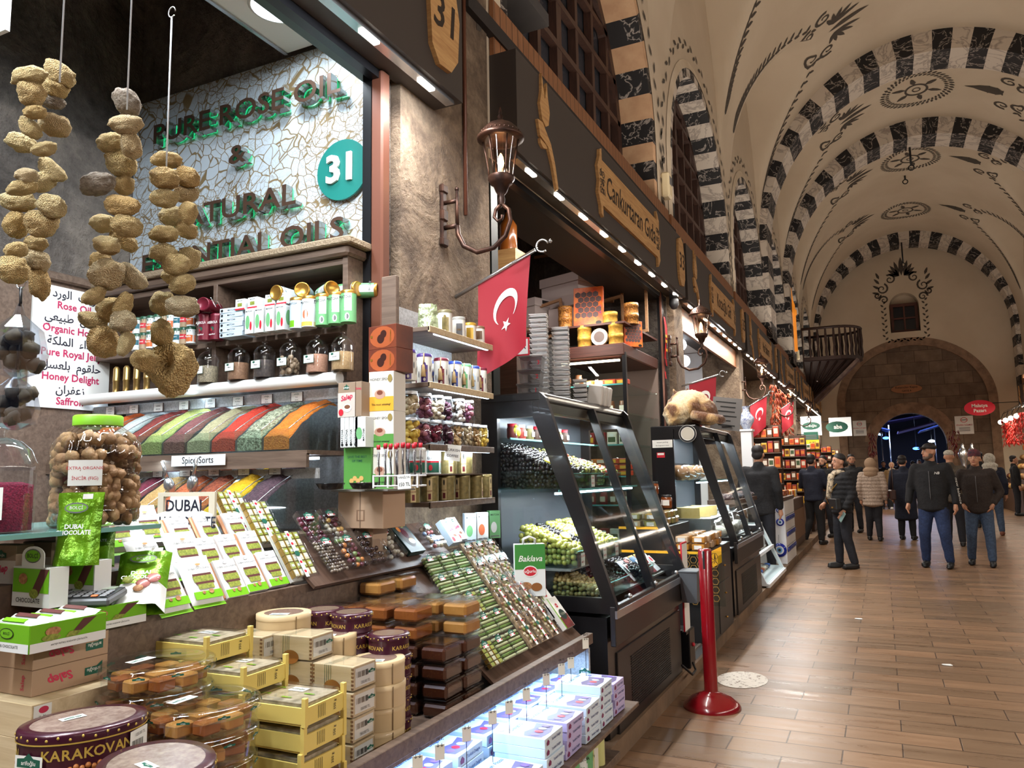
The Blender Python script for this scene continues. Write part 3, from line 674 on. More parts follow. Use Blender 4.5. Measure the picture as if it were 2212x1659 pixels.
# scoops
def scoop(nm, px, y, rot, label):
    p = onY(*px, y); t = thing('spice_scoop', label, 'scoop', p, rot=rot)
    b = MB(); b.ell((0, 0, 0), (.028, .022, .04), STEEL, 14, 10); b.build('bowl', t); b = MB(); b.tube([(0, 0, .035), (0, .004, .12)], [.009, .007], STEEL, 8); b.build('handle', t)
scoop(0, (366, 1050), 2.56, (R_(15), R_(-10), 0), 'steel scoop stuck in the dark red barberry heap'); scoop(1, (416, 1045), 2.56, (R_(5), R_(14), 0), 'steel scoop stuck in the brown cumin heap')
# ---------------------------------------------------------------- counter carcass
t = thing('display_counter', 'long walnut stepped counter of the stall, facing the hall', 'counter', (-1.6, 1.7, 0))
LED0 = -1.36
for nm, c, d, m_ in (('ledge', (LED0, 2.15, .645), (.035, 3.1, .05), MDWOOD), ('lower_deck', (-1.62, 2.15, .607), (.52, 3.1, .02), MDWOOD), ('riser_panel', (-1.885, 2.52, .85), (.02, 2.36, .46), MDWOOD), ('upper_deck', (-2.13, 2.52, 1.06), (.5, 2.36, .02), MDWOOD),
                     ('display_shelf', (-1.42, 2.15, .358), (.6, 3.1, .018), MDWOOD), ('shelf_back', (-1.74, 2.15, .48), (.02, 3.1, .23), LINEN), ('plinth_shelf', (-1.5, 2.15, .115), (.56, 3.1, .03), MDWOOD), ('end_panel', (-1.62, 3.69, .36), (.52, .02, .52), LINEN), ('end_panel', (-2.13, 3.69, .53), (.5, .02, 1.04), MDWOOD)):
    b = MB(); b.box((c[0]+1.6, c[1]-1.7, c[2]), d, m_, ch=.002); b.build(nm, t)
o = MB(); o.box((0, 0, 0), (.012, 2.9, .01), LEDB); solo(o, 'led_strip', 'blue white LED strip under the wooden counter ledge', 'lamp', (-1.40, 2.15, .592))
area('under_ledge_led', (-1.40, 2.15, .585), (-1.38, 2.15, 0), 2.9, .02, 17, BLUE)
# ================================================================ sponges and hanging bags
def sponge_mat():
    t = NT('sponge'); v = t.coords(); oi = t.add('ObjectInfo')
    base = t.ramp(oi.outputs['Random'], [(0, rgb((246, 208, 140))), (.5, rgb((250, 224, 166))), (.85, rgb((240, 198, 132))), (1, rgb((244, 224, 184)))])
    vo = t.add('TexVoronoi'); vo.inputs['Scale'].default_value = 13; t.link(v, vo.inputs['Vector'])
    n = t.noise(v, 3.2, 5)
    c = t.mix(t.ramp(vo.outputs['Distance'], [(.12, (.25, .25, .25, 1)), (.35, (0, 0, 0, 1))]), base, rgb((158, 120, 72)))
    c = t.mix(t.ramp(n, [(.35, (.12, .12, .12, 1)), (.6, (0, 0, 0, 1))]), c, rgb((168, 128, 72)))
    t.link(c, t.b.inputs['Base Color']); t.b.inputs['Roughness'].default_value = 1; t.b.inputs['Subsurface Weight'].default_value = 0
    t.bump(vo.outputs['Distance'], .9, .05); return t.m
SPONGE = sponge_mat(); GSPONGE = M('pale_grey_sponge', (196, 182, 166), 1, noise_=(3, (150, 134, 118)), bump=(8, .9, .06))
THREAD = M('nylon_thread', (214, 222, 232), .4)
def sponge_mesh(seed, hole=False, mat=None, sub=4):
    bm = bmesh.new(); bmesh.ops.create_icosphere(bm, subdivisions=sub, radius=1)
    for v in bm.verts:
        p = v.co.copy(); n1 = noise.noise(p*1.3+V((seed*7.1, 0, 0))); n2 = noise.noise(p*3.1+V((0, seed*5.3, 0))); n3 = abs(noise.noise(p*6+V((0, 0, seed*3.1))))
        k = 1+.17*n1+.11*n2-.09*n3+.025*noise.noise(p*15)
        if hole:
            d = (p-V((0, -1, .15))).length; k -= .75*max(0, 1-d/.55)**.6; k += .05*noise.noise(p*14)
        v.co = p*k
    me = bpy.data.meshes.new('sponge'); bm.to_mesh(me); bm.free(); me.materials.append(mat or SPONGE)
    me.polygons.foreach_set('use_smooth', [True]*len(me.polygons)); return me
SPM = [sponge_mesh(k) for k in range(7)]; SPG = sponge_mesh(9, mat=GSPONGE); SPH = sponge_mesh(4, True, sub=5)
G1 = [(130, 160, 40, 22, -35), (63, 165, 38, 20, 10), (120, 190, 30, 22, -30), (68, 203, 27, 27, 0), (108, 214, 36, 19, -25, 1), (76, 242, 24, 15, 0), (118, 270, 34, 24, -15), (66, 277, 30, 17, -40), (46, 308, 36, 20, -20), (95, 322, 28, 15, 10),
      (112, 367, 38, 18, -40), (58, 382, 22, 18, 0), (93, 392, 30, 22, 30), (48, 405, 32, 16, 10), (41, 435, 40, 21, 0), (112, 446, 32, 24, -30), (36, 485, 26, 30, 0), (90, 483, 34, 29, 10), (78, 526, 23, 18, -10), (35, 540, 24, 18, 10), (78, 563, 29, 24, -20), (28, 583, 34, 28, 0), (86, 612, 22, 36, 10)]
G2 = [(275, 220, 26, 34, 35, 1), (272, 270, 34, 20, 0), (243, 309, 32, 24, 0), (283, 312, 20, 32, 15), (263, 352, 33, 29, 0), (212, 397, 37, 24, 15, 1), (268, 400, 22, 22, 0), (264, 445, 38, 22, -5), (222, 483, 26, 20, 0), (274, 488, 34, 24, -20), (268, 520, 34, 18, -35), (232, 530, 29, 19, -5),
      (218, 565, 24, 22, 0), (231, 592, 37, 33, 0), (285, 597, 40, 20, -40), (203, 640, 26, 16, 30), (239, 668, 29, 27, 0), (265, 662, 18, 32, -20), (202, 693, 34, 18, -15), (266, 695, 28, 24, 0), (224, 738, 34, 36, 30), (272, 742, 16, 26, -20)]
G3 = [(360, 345, 33, 18, -5), (357, 385, 31, 22, 0), (404, 383, 30, 22, -30), (355, 428, 31, 20, -5), (402, 420, 28, 19, 0), (407, 460, 18, 24, 0), (372, 467, 27, 23, 0), (354, 505, 30, 18, 0), (404, 497, 26, 18, -20), (352, 545, 29, 18, 5), (408, 558, 26, 24, 0), (380, 570, 30, 24, -15), (372, 597, 22, 18, 0),
      (395, 613, 28, 21, 20), (352, 655, 27, 26, 0), (396, 662, 36, 22, 0), (350, 720, 24, 30, 10), (312, 778, 28, 24, -20), (372, 797, 48, 58, 0, 2)]
rd = random.Random(3)
for gi, (G, D, top, lab) in enumerate(((G1, 1.78, (107, 0), 'long string of natural sponges nearest the poster side, first of three'), (G2, 1.86, (272, 0), 'middle string of natural sponges with two grey ones, hanging before the stone wall'), (G3, 1.92, (395, 12), 'string of sponges ending in one big holed sponge'))):
    a = atD(G[0][0], G[0][1], D); t = thing('sponge_garland', lab, 'sponges', (a.x, a.y, a.z), group='sponge garlands')
    tp = atD(top[0], top[1], D); zt = a.z+.62 if gi < 2 else tp.z-a.z
    b = MB(); zl = atD(G[-1][0], G[-1][1], D).z-a.z; b.tube([(0, 0, -.02), (0, 0, zt)], .0022, THREAD, 5); b.build('string', t)
    if gi == 2: b = MB(); b.tube([(.012*cos(q), 0, zt+.012+.014*sin(q)) for q in [i*pi/8 for i in range(15)]], .0016, STEEL, 5); b.build('hook', t)
    for k, e in enumerate(G):
        jy = (-.03 if k % 2 else .035)+rd.uniform(-.012, .012); p = atD(e[0], e[1], D+jy); s_ = D/F_PX
        kind = e[5] if len(e) > 5 else 0; me = SPH if kind == 2 else (SPG if kind == 1 else SPM[(k+gi*3) % 7])
        o = bpy.data.objects.new('sponge', me); COL.objects.link(o); o.parent = t; o.location = p-a
        rx, rz_ = e[2]*s_*1.04, e[3]*s_*1.04
        o.scale = (rx, min(rx, rz_)*1.0, rz_)
        o.rotation_euler = (0, -R_(e[4]), R_(25))
        if kind == 1: o['label'] = 'greyish sponge'
HERB = M('dried_seed_heads', (84, 76, 62), .9, noise_=(20, (46, 42, 36))); BAGF = clear('bag_film', (236, 240, 248), 1, .16, .1)
for k, (px, d, sc, lab) in enumerate((((38, 745), 1.95, 1.25, 'clear bag of dried seed pods on a chain beside the poster'), ((32, 868), 1.9, 1.0, 'lower clear bag of dried pods hanging beside the poster'))):
    c = atD(px[0], px[1], d); t = thing('hanging_herb_bag', lab, 'bag', c)
    b = MB()
    for i in range(16): q = random.Random(i+k*20); b.ell((q.uniform(-.03, .03)*sc, q.uniform(-.025, .025)*sc, q.uniform(-.045, .03)*sc), .017*sc, HERB, 8, 6, None, .5)
    b.build('pods', t)['kind'] = 'stuff'
    b = MB(); b.lathe([(.005, .085*sc), (.012*sc, .06*sc), (.045*sc, .03*sc), (.056*sc, -.02*sc), (.045*sc, -.055*sc), (.01, -.07*sc)], BAGF, 9, RZ(.3), smooth=False, cap=False); b.build('bag_film', t)
    b = MB(); b.tube([(0, 0, .08*sc), (.003, 0, .11), (0, 0, .15)], .004, BLKMET, 5)
    if k == 0: b.tube([(.02*cos(q), 0, .165+.02*sin(q)) for q in [pi*1.1+i*pi/8 for i in range(10)]], .0018, STEEL, 5)
    b.build('hanging_chain', t)
# ================================================================ packaged goods: builders
TRAYLID = CLR
def brandmark(x, y, s): return [('p', [(x-.6*s, y-.3*s), (x+.6*s, y-.3*s), (x+.6*s, y+.12*s), (x+.25*s, y+.16*s), (x, y+.42*s), (x-.25*s, y+.16*s), (x-.6*s, y+.12*s)], GREEN), ('t', 'arifoğlu', x, y-.08*s, .3*s, WHITE)]
def carton(name, w, d, h, body, front=None, right=None, left=None, top=None, ch=.0012):
    """a printed carton standing on its base, front face towards -Y"""
    def mk():
        b = MB(); b.box((0, 0, h/2), (w, d, h), body, ch=ch)
        if front: b.art(w, h, front, FF(d, h))
        if right: b.art(d, h, right, FR(w, h))
        if left: b.art(d, h, left, FL(w, h))
        if top: b.art(w, d, top, FT(h))
        return b
    return mk()
def sticker(w, h): return [('r', 0, 0, 1, 1, WHITE)]+[('r', .1+.05*i, .3, .1+.05*i+(.03 if i % 3 else .015), .62, BLACK) for i in range(12)]+[('t', '125.00 TL', .5, .82, .16, INK), ('t', 'ARIFOGLU 31', .5, .14, .13, BLACK)]
H90 = pi/2
# ---------------------------------------------------------------- lower deck: honey, cheese boxes, tins
ZD = .617
HONEY = [M('honey_amber', (158, 92, 44), .25, noise_=(9, (132, 70, 30))), M('honey_gold', (194, 138, 70), .25, noise_=(9, (170, 112, 50))), M('honey_dark', (84, 44, 26), .25, noise_=(9, (56, 28, 18)))]
def honey_tub(k):
    t = bpy.data.objects.new('honey_tub', None); COL.objects.link(t); t['category'] = 'honey tub'; t['label'] = 'x'
    b = MB(); b.box((0, 0, .024), (.118, .098, .044), HONEY[k], ch=.008); b.build('honey', t)
    b = MB(); b.box((0, 0, .027), (.126, .106, .054), CLR, ch=.01); b.build('tub', t)
    b = MB(); b.box((0, 0, .058), (.136, .116, .008), CLR, ch=.003); b.box((0, 0, .0615), (.108, .088, .004), FILM, ch=.0015); b.build('lid', t)
    return t
HT = [Kit(honey_tub(k)) for k in range(3)]; HH = .0635
def stack(px, X, n, kit_fn, h, labf, group, z0=ZD, rz=H90, jit=.004, dz=0):
    """n copies piled up so that the top one lies under photo point px at distance X"""
    p = onX(px[0], px[1], X); q = random.Random(int(px[0])); n = max(3, round((p.z-z0)/h))
    labf = labf(n); kit_fn = kit_fn if callable(kit_fn) else (lambda i: kit_fn)
    for i in range(n):
        kit_fn(i).put((p.x+q.uniform(-jit, jit), p.y+q.uniform(-jit, jit), z0+i*h), (0, 0, rz+q.uniform(-.03, .03)), labf(i), group)
    return p
hon = 'stacked honey tubs on the lower deck'
hcol = ['front row beside the green sweet packs', 'front row, next along towards the olive case']
def hl(desc): return lambda n: (lambda i: 'honey tub, %s, stack %s' % (fromtop(i, n), desc))
stack((955, 1372), -1.455, 6, lambda i: HT[0 if i > 3 else 2], HH, hl('beside the round purple tins at the ledge'), hon)
p0 = onX(955, 1372, -1.455)
def at_stack(x, y, n, kits, desc):
    for i in range(n): kits(i).put((x, y, ZD+i*HH), (0, 0, H90+random.Random(i).uniform(-.03, .03)), hl(desc)(n)(i), hon)
at_stack(-1.458, p0.y+.148, 6, lambda i: HT[1 if i > 3 else 2], 'at the ledge nearest the green sweet packs')
for j, (dx, n, ds) in enumerate(((.122, 6, 'second back from the ledge'), (.244, 6, 'third back from the ledge'), (.366, 6, 'against the wooden riser'))):
    at_stack(p0.x-dx, p0.y-.012*j, n, lambda i: HT[0 if i > 3 else 2], ds+', near the purple tins')
    at_stack(p0.x-dx, p0.y+.148-.012*j, n+(j == 2), lambda i: HT[1 if i > 2 else 2], ds+', near the sweet packs')
at_stack(p0.x-.366, p0.y-.012*2-.15, 6, lambda i: HT[0], 'against the riser behind the purple tins')
at_stack(p0.x-.366, p0.y+.125+.15, 7, lambda i: HT[1], 'against the riser, farthest towards the olive case')
# purple round tins
PURP = M('plum_tin', (66, 22, 40), .28, .2, coat=.4); GDOT = M('gold_print', (206, 176, 84), .4, .3)
def plum_round():
    t = bpy.data.objects.new('honey_tin', None); COL.objects.link(t); t['category'] = 'tin'; t['label'] = 'x'; r = .066
    b = MB(); b.lathe([(r, 0), (r+.001, .002), (r, .004), (r, .048)], PURP, 28)
    for k in range(3):
        for i, ch in enumerate('KARAKOVAN'):
            a = -pi/2+(i-4)*.185+k*2*pi/3; b.text(ch, .018, GDOT, frame((r*1.006*cos(a), r*1.006*sin(a), .024), (-sin(a), cos(a), 0), (0, 0, 1)), .012)
    b.build('body', t)
    b = MB(); b.lathe([(r+.003, .046), (r+.003, .060), (r-.001, .064), (r-.014, .064)], PURP, 28, cap=False); b.lathe([(r-.014, .0635), (0, .0635)], M('tin_window', (120, 100, 86), .15), 28, cap=False)
    for i in range(26): a = 2*pi*i/26; b.ell((r*1.05*cos(a), r*1.05*sin(a), .053+.003*(i % 2)), .0024, GDOT, 6, 4)
    b.build('lid', t); return t
KT = Kit(plum_round())
def tl(n, d): return lambda m: (lambda i: 'round plum coloured honey tin, %s, stack %s' % (fromtop(i, m), d))
stack((842, 1362), -1.50, 6, lambda i: KT, .0655, tl(6, 'nearest the ledge'), 'round plum tins', rz=-.5)
stack((762, 1332), -1.63, 6, lambda i: KT, .0655, tl(6, 'in the middle'), 'round plum tins', rz=-.5)
stack((700, 1303), -1.76, 6, lambda i: KT, .0655, tl(6, 'against the wooden riser'), 'round plum tins', rz=-.5)
# bentwood round boxes
BENT = M('bentwood', (206, 182, 142), .55, noise_=(3, (192, 166, 126)), coat=.3)
def bent_box():
    t = bpy.data.objects.new('bentwood_box', None); COL.objects.link(t); t['category'] = 'box'; t['label'] = 'x'; r = .086
    b = MB(); b.lathe([(r, 0), (r, .064)], BENT, 32); b.box((r*.72, -r*.72, .032), (.002, .004, .06), M('seam_brown', (120, 96, 66)), RZ(0)); b.build('body', t)
    b = MB(); b.lathe([(r+.001, .05), (r+.001, .066), (r-.008, .067), (r-.024, .0665)], BENT, 32, cap=False); b.lathe([(r-.024, .066), (0, .066)], M('lid_window', (132, 108, 96), .12), 32, cap=False); b.art(.1, .05, [('r', .2, .2, .8, .8, WHITE)]+brandmark(.5, .5, .4), frame((0, -.04, .0665), (1, 0, 0), (0, 1, 0))); b.build('lid', t); return t
BK = Kit(bent_box()); bl = lambda n, d: (lambda m: (lambda i: 'round bentwood box, %s, stack %s' % (fromtop(i, m), d)))
stack((817, 1412), -1.475, 6, lambda i: BK, .0675, bl(6, 'nearest the ledge'), 'bentwood boxes', rz=.4); stack((712, 1352), -1.655, 6, lambda i: BK, .0675, bl(6, 'in the middle of the deck'), 'bentwood boxes', rz=.4)
stack((614, 1312), -1.79, 6, lambda i: BK, .0675, bl(6, 'against the riser'), 'bentwood boxes', rz=.4)
# wooden rectangular honey boxes, finger jointed
def jbox():
    t = bpy.data.objects.new('wooden_honey_box', None); COL.objects.link(t); t['category'] = 'box'; t['label'] = 'x'; w, d, h = .15, .11, .068
    b = MB(); b.box((0, 0, h/2), (w, d, h), PALEWOOD, ch=.0015)
    for s_ in (-1, 1):
        for k in range(6): b.box((s_*(w/2-.003), -d/2, .006+k*.011), (.008, .002, .006), M('joint_brown', (120, 84, 58)))
    b.art(d, h, [('r', .08, .12, .92, .9, WHITE)]+[('r', .14+.055*i, .5, .14+.055*i+(.03 if i % 3 else .015), .74, BLACK) for i in range(9)]+brandmark(.78, .62, .24)+[('t', '350.00 TL', .5, .26, .16, INK)], FR(w, h))
    b.art(w, h, [('r', .3+.05*i, 0, .31+.05*i, 1, GREEN) for i in range(4)]+[('e', .5, .1, .2, .3, M('comb_brown', (150, 96, 42)))], FF(d, h)); b.art(w, d, [('r', .3+.05*i, 0, .31+.05*i, 1, GREEN) for i in range(4)], FT(h)); b.build('body', t)
    b = MB(); b.box((0, 0, h/2+.001), (w+.005, d+.005, h+.004), FILM, ch=.004); b.build('cling_film', t); return t
JK = Kit(jbox()); jl = lambda n, d: (lambda m: (lambda i: 'finger-jointed wooden honey box, %s, stack %s' % (fromtop(i, m), d)))
stack((742, 1440), -1.50, 5, lambda i: JK, .073, jl(5, 'nearest the ledge'), 'wooden honey boxes', rz=0); stack((655, 1388), -1.655, 5, lambda i: JK, .073, jl(5, 'behind the front one'), 'wooden honey boxes', rz=.03)
stack((552, 1345), -1.80, 5, lambda i: JK, .073, jl(5, 'against the riser'), 'wooden honey boxes', rz=0)
# yellow crates with trays of sweets
YEL = M('pale_yellow_plastic', (222, 196, 104), .5); TRAYC = M('tray_card', (190, 176, 150), .6, noise_=(30, (120, 110, 84)))
def crate():
    t = bpy.data.objects.new('yellow_crate', None); COL.objects.link(t); t['category'] = 'crate'; t['label'] = 'x'; w, d = .225, .165
    b = MB()
    for s_ in (-1, 1): b.box((0, s_*d/2, .027), (w, .006, .040), YEL); b.box((s_*w/2, 0, .027), (.006, d, .040), YEL)
    b.box((0, 0, .004), (w, d, .005), YEL); b.art(.165, .04, [('r', .3+.04*i, .1, .31+.04*i, .9, M('dark_stamp', (88, 78, 44))) for i in range(5)]+[('t', '350 g', .72, .5, .3, BLACK, {'rot': H90})], frame((w/2+.003, 0, .027), (0, 1, 0), (0, 0, 1))); b.build('side_boards', t)
    for sx in (-1, 1):
        for sy in (-1, 1): c = MB(); c.box((sx*(w/2-.001), sy*(d/2-.001), .036), (.013, .013, .072), YEL, ch=.001); c.build('corner_post', t)
    b = MB(); b.box((0, 0, .032), (w-.02, d-.02, .044), TRAYC); b.art(w-.02, d-.02, [('r', .36, .62, .62, .86, WHITE), ('t', 'arifoğlu', .49, .74, .1, GREEN)]+[('r', x, y, x+.16, y+.06, LIME) for x, y in ((.1, .3), (.5, .2), (.7, .5), (.12, .7))], frame((0, 0, .0545), (1, 0, 0), (0, 1, 0))); b.box((0, 0, .037), (w-.012, d-.012, .052), FILM, ch=.006); b.build('sweet_tray', t); return t
YK = Kit(crate()); yl = lambda n, d: (lambda m: (lambda i: 'pale yellow crate, %s, stack %s' % (fromtop(i, m), d)))
stack((630, 1490), -1.485, 5, lambda i: YK, .068, yl(5, 'nearest the ledge'), 'yellow crates', rz=H90*0+.0); stack((505, 1418), -1.665, 5, lambda i: YK, .068, yl(5, 'behind the front one'), 'yellow crates', rz=0, jit=.002)
stack((432, 1378), -1.80, 6, lambda i: YK, .068, yl(6, 'against the riser'), 'yellow crates', rz=0, jit=.002)
# clear round trays of honeycomb
def round_tray():
    t = bpy.data.objects.new('round_honey_tray', None); COL.objects.link(t); t['category'] = 'tray'; t['label'] = 'x'; r = .138
    b = MB(); b.lathe([(r*.93, 0), (r*.96, .035)], CLR, 36); b.build('dish', t)
    b = MB(); rr = random.Random(2)
    for i in range(9): a = 2*pi*i/9; b.box((r*.63*cos(a), r*.63*sin(a), .019), (.05, .042, .03), HONEY[i % 2], RZ(0), ch=.004)
    b.box((0, 0, .018), (.06, .06, .03), HONEY[1], ch=.004); b.build('comb_pieces', t)
    b = MB(); b.lathe([(r, .036), (r, .058), (r*.96, .062), (r*.8, .062), (r*.76, .058), (0, .058)], CLR, 36, cap=False); b.lathe([(r*1.01, .036), (r*1.01, .041)], CLR, 36, cap=False); b.art(.07, .03, [('r', 0, 0, 1, 1, WHITE)]+brandmark(.35, .5, .5), frame((-.03, .03, .0625), (1, .1, 0), (0, 1, 0)))
    for i in range(10): a = 2*pi*i/10; b.art(.03, .014, brandmark(.5, .45, .8), frame((r*1.005*cos(a), r*1.005*sin(a), .047), (-sin(a), cos(a), 0), (0, 0, 1)))
    b.build('lid', t); return t
RK = Kit(round_tray())
p = onX(328, 1425, -1.735)
for i in range(6): RK.put((p.x+.005*i, p.y, p.z-.0635*(6-i)+.005), (0, 0, .3*i), 'round honeycomb tray, %s, stack by the riser' % fromtop(i, 6), 'round honeycomb trays')
p = onX(426, 1515, -1.52)
for i in range(4): RK.put((p.x, p.y+.004*i, p.z-.0635*(4-i)+.005), (0, 0, .5*i), 'round honeycomb tray, %s, stack near the ledge' % fromtop(i, 4), 'round honeycomb trays')
# large oval plum tins
def oval_tin():
    t = bpy.data.objects.new('oval_honey_tin', None); COL.objects.link(t); t['category'] = 'tin'; t['label'] = 'x'; r = .122; h = .074; K = SC(1, .82, 1)
    b = MB(); b.lathe([(r, .002), (r, h)], PURP, 44, K); b.lathe([(r+.002, 0), (r+.002, .003)], GDOT, 44, K, cap=False)
    for k in range(3):
        a0 = -pi/2+k*2*pi/3
        for i, ch in enumerate('KARAKOVAN'):
            a = a0+(i-4)*.168; b.text(ch, .029, GDOT, frame((r*1.005*cos(a), .82*r*1.005*sin(a), .048), (-sin(a), .82*cos(a), 0), (0, 0, 1)), .02)
        for i in range(7): a = a0+(i-3)*.09; b.ell((r*1.0*cos(a), .82*r*1.0*sin(a), .02+.004*(i % 2)), (.006, .006, .006), M('comb_print', (170, 104, 50)), 7, 5)
    a = -.62; Mf = frame((r*1.008*cos(a), .82*r*1.008*sin(a), .04), (-sin(a), .82*cos(a), 0), (0, 0, 1)); b.art(.062, .055, sticker(1, 1), Mf)
    a = -2.55; Mf = frame((r*1.012*cos(a), .82*r*1.012*sin(a), .034), (-sin(a), .82*cos(a), 0), (0, 0, 1)); b.art(.07, .056, [('r', 0, 0, 1, .8, WHITE)]+brandmark(.5, .6, .7)+[('e', .14, .16, .09, .1, RED), ('e', .86, .16, .09, .1, RED)], Mf); b.build('body', t)
    b = MB(); b.lathe([(r+.003, h-.004), (r+.004, h+.012), (r+.001, h+.017), (r-.02, h+.018)], PURP, 44, K, cap=False); b.lathe([(r-.02, h+.0175), (0, h+.0175)], M('tin_window2', (150, 132, 122), .2, noise_=(60, (120, 100, 92))), 44, K, cap=False); b.lathe([(r+.0045, h-.004), (r+.0045, h-.001)], GDOT, 44, K, cap=False)
    for i in range(34): a = 2*pi*i/34; b.ell(((r+.002)*cos(a), .82*(r+.002)*sin(a), h+.006+.004*(i % 2)), .0035, GDOT, 6, 4)
    b.art(.05, .024, [('r', 0, 0, 1, 1, WHITE)]+brandmark(.5, .5, .6), frame((-.02, .02, h+.018), (1, .3, 0), (0, 1, 0))); b.build('lid', t); return t
OK_ = Kit(oval_tin()); p = onZ(182, 1548, .945)
for i in range(4): OK_.put((p.x, p.y, ZD+i*.0925-.045), (0, 0, .15+(.9 if i == 2 else 0)+.3*i), 'large oval plum honey tin, %s, stack before the salep cartons' % fromtop(i, 4), 'oval plum tins')
p = onZ(338, 1662, .92)
for i in range(4): OK_.put((p.x, p.y, ZD-.05+i*.0925), (0, 0, .5*i+1.1), 'large oval plum honey tin, %s, stack at the counter ledge' % fromtop(i, 4), 'oval plum tins')
# ================================================================ upper deck: chocolate, sweets
def onS(px, x0, z0, al):
    d = ray(*px); n = V((sin(al), 0, cos(al))); o = V((0, 0, EYE)); t = n.dot(V((x0, 0, z0))-o)/n.dot(d); return o+d*t
UP = (-1.90, 1.078, R_(26)); UP2 = (-1.84, 1.085, R_(40)); FLAT = R_(34)
def lean(tau, yaw=0): return (-tau, 0, H90+yaw)
# sloped display boards under the rows
def slope_board(name, x0, z0, al, L, ya, yb, label):
    mb = MB(); mb.box((-L/2, 0, -.008), (L, yb-ya, .012), DKWOOD); 
    o = mb.build(name, None, (x0, (ya+yb)/2, z0-.012), (0, al, 0)); tag(o, label, 'display board')
slope_board('display_board', -1.895, 1.078, R_(26), .47, 1.5, 2.2, 'sloping dark wooden board under the chocolate bars')
slope_board('display_board', -1.835, 1.085, R_(40), .25, 2.21, 3.2, 'sloping dark wooden board under the dragee boxes')
slope_board('display_board', -1.385, .668, R_(40), .64, 2.72, 3.67, 'sloping dark wooden board under the sweet and nut packs')
CHOC = M('choc_brown', (92, 52, 50), .4); NUTG = M('pistachio_green', (150, 158, 62), .6, noise_=(160, (108, 120, 40))); NUTB = M('nut_tan', (190, 140, 96), .6, noise_=(120, (140, 92, 56)))
barart = [('r', 0, 0, 1, .2, LIME), ('t', 'DUBAI CHOCOLATE', .5, .8, .065, INK, {'bold': .012}), ('r', .18, .60, .86, .66, CHOC), ('r', .16, .44, .88, .60, NUTG), ('r', .2, .38, .86, .44, CHOC), ('r', .24, .25, .8, .38, NUTG), ('e', .35, .16, .06, .04, NUTB), ('e', .62, .17, .09, .06, NUTB), ('e', .5, .9, .1, .03, M('copper_dot', (206, 150, 100)))]
GLOSSW = M('glossy_white_foil', (232, 234, 234), .28, coat=.3); COPPER = M('copper_foil', (214, 158, 122), .3, .6)
def pouch_bar():
    t = bpy.data.objects.new('chocolate_bar', None); COL.objects.link(t); t['category'] = 'chocolate bar'; t['label'] = 'x'; w, h = .118, .15
    b = MB(); b.grid(lambda u, v: V(((u-.5)*w, -.014*min(1, 3.2*sin(pi*u))*min(1, 3*sin(pi*v)), v*h)), 10, 10, GLOSSW)
    b.grid(lambda u, v: V(((.5-u)*w, .006*min(1, 3*sin(pi*u))*min(1, 3*sin(pi*v)), v*h)), 6, 6, GLOSSW); b.art(w*.86, h*.86, barart, frame((0, -.0145, h/2), (1, 0, 0), (0, 0, 1))); b.build('wrapper', t)
    b = MB(); b.quad((-w/2, -.001, 0), (w/2, -.001, 0), (w/2, -.003, -.012), (-w/2, -.003, -.012), LIME); b.build('crimped_end', t)
    b = MB(); b.quad((-w/2, -.001, h), (w/2, -.001, h), (w/2, -.003, h+.012), (-w/2, -.003, h+.012), GLOSSW); b.build('crimped_end', t); return t
def box_bar():
    t = bpy.data.objects.new('boxed_chocolate_bar', None); COL.objects.link(t); t['category'] = 'chocolate bar'; t['label'] = 'x'; w, d, h = .086, .018, .135
    b = carton('sleeve', w, d, h, GLOSSW, [('e', .5, .9, .1, .035, INK), ('e', .5, .9, .085, .025, GLOSSW)]+[i for i in barart[:-1]]); b.build('sleeve', t)
    b = MB(); b.box((-w/2-.009, .003, h/2), (.015, d-.004, h-.004), COPPER, ch=.004); b.build('copper_edge', t); return t
PK, XK = Kit(pouch_bar()), Kit(box_bar())
rowsP = [[(374, 1330), (446, 1312)], [(334, 1266), (412, 1252)], [(264, 1200), (328, 1190)]]
rowsX = [[(508, 1294), (552, 1282), (598, 1270)], [(462, 1243), (508, 1233), (556, 1223)], [(402, 1196), (462, 1188), (520, 1180)]]
rn = ['front', 'middle', 'back']
for r in range(3):
    for i, px in enumerate(rowsP[r]): PK.put(onS(px, *UP)+V((.01, 0, .012)), lean(FLAT, .05-.1*i), 'white and green wrapped chocolate bar, %s of the %s row' % (nth(i), rn[r]), 'wrapped chocolate bars')
    for i, px in enumerate(rowsX[r]): XK.put(onS(px, *UP)+V((.01, 0, .006)), lean(FLAT), 'boxed chocolate bar with copper edge, %s in the %s row' % (nth(i), rn[r]), 'boxed chocolate bars')
PK.put(onS((345, 1204), *UP)+V((.0, 0, .05)), (-1.45, 0, H90-.35), 'wrapped chocolate bar lying flat across the back row', 'wrapped chocolate bars')
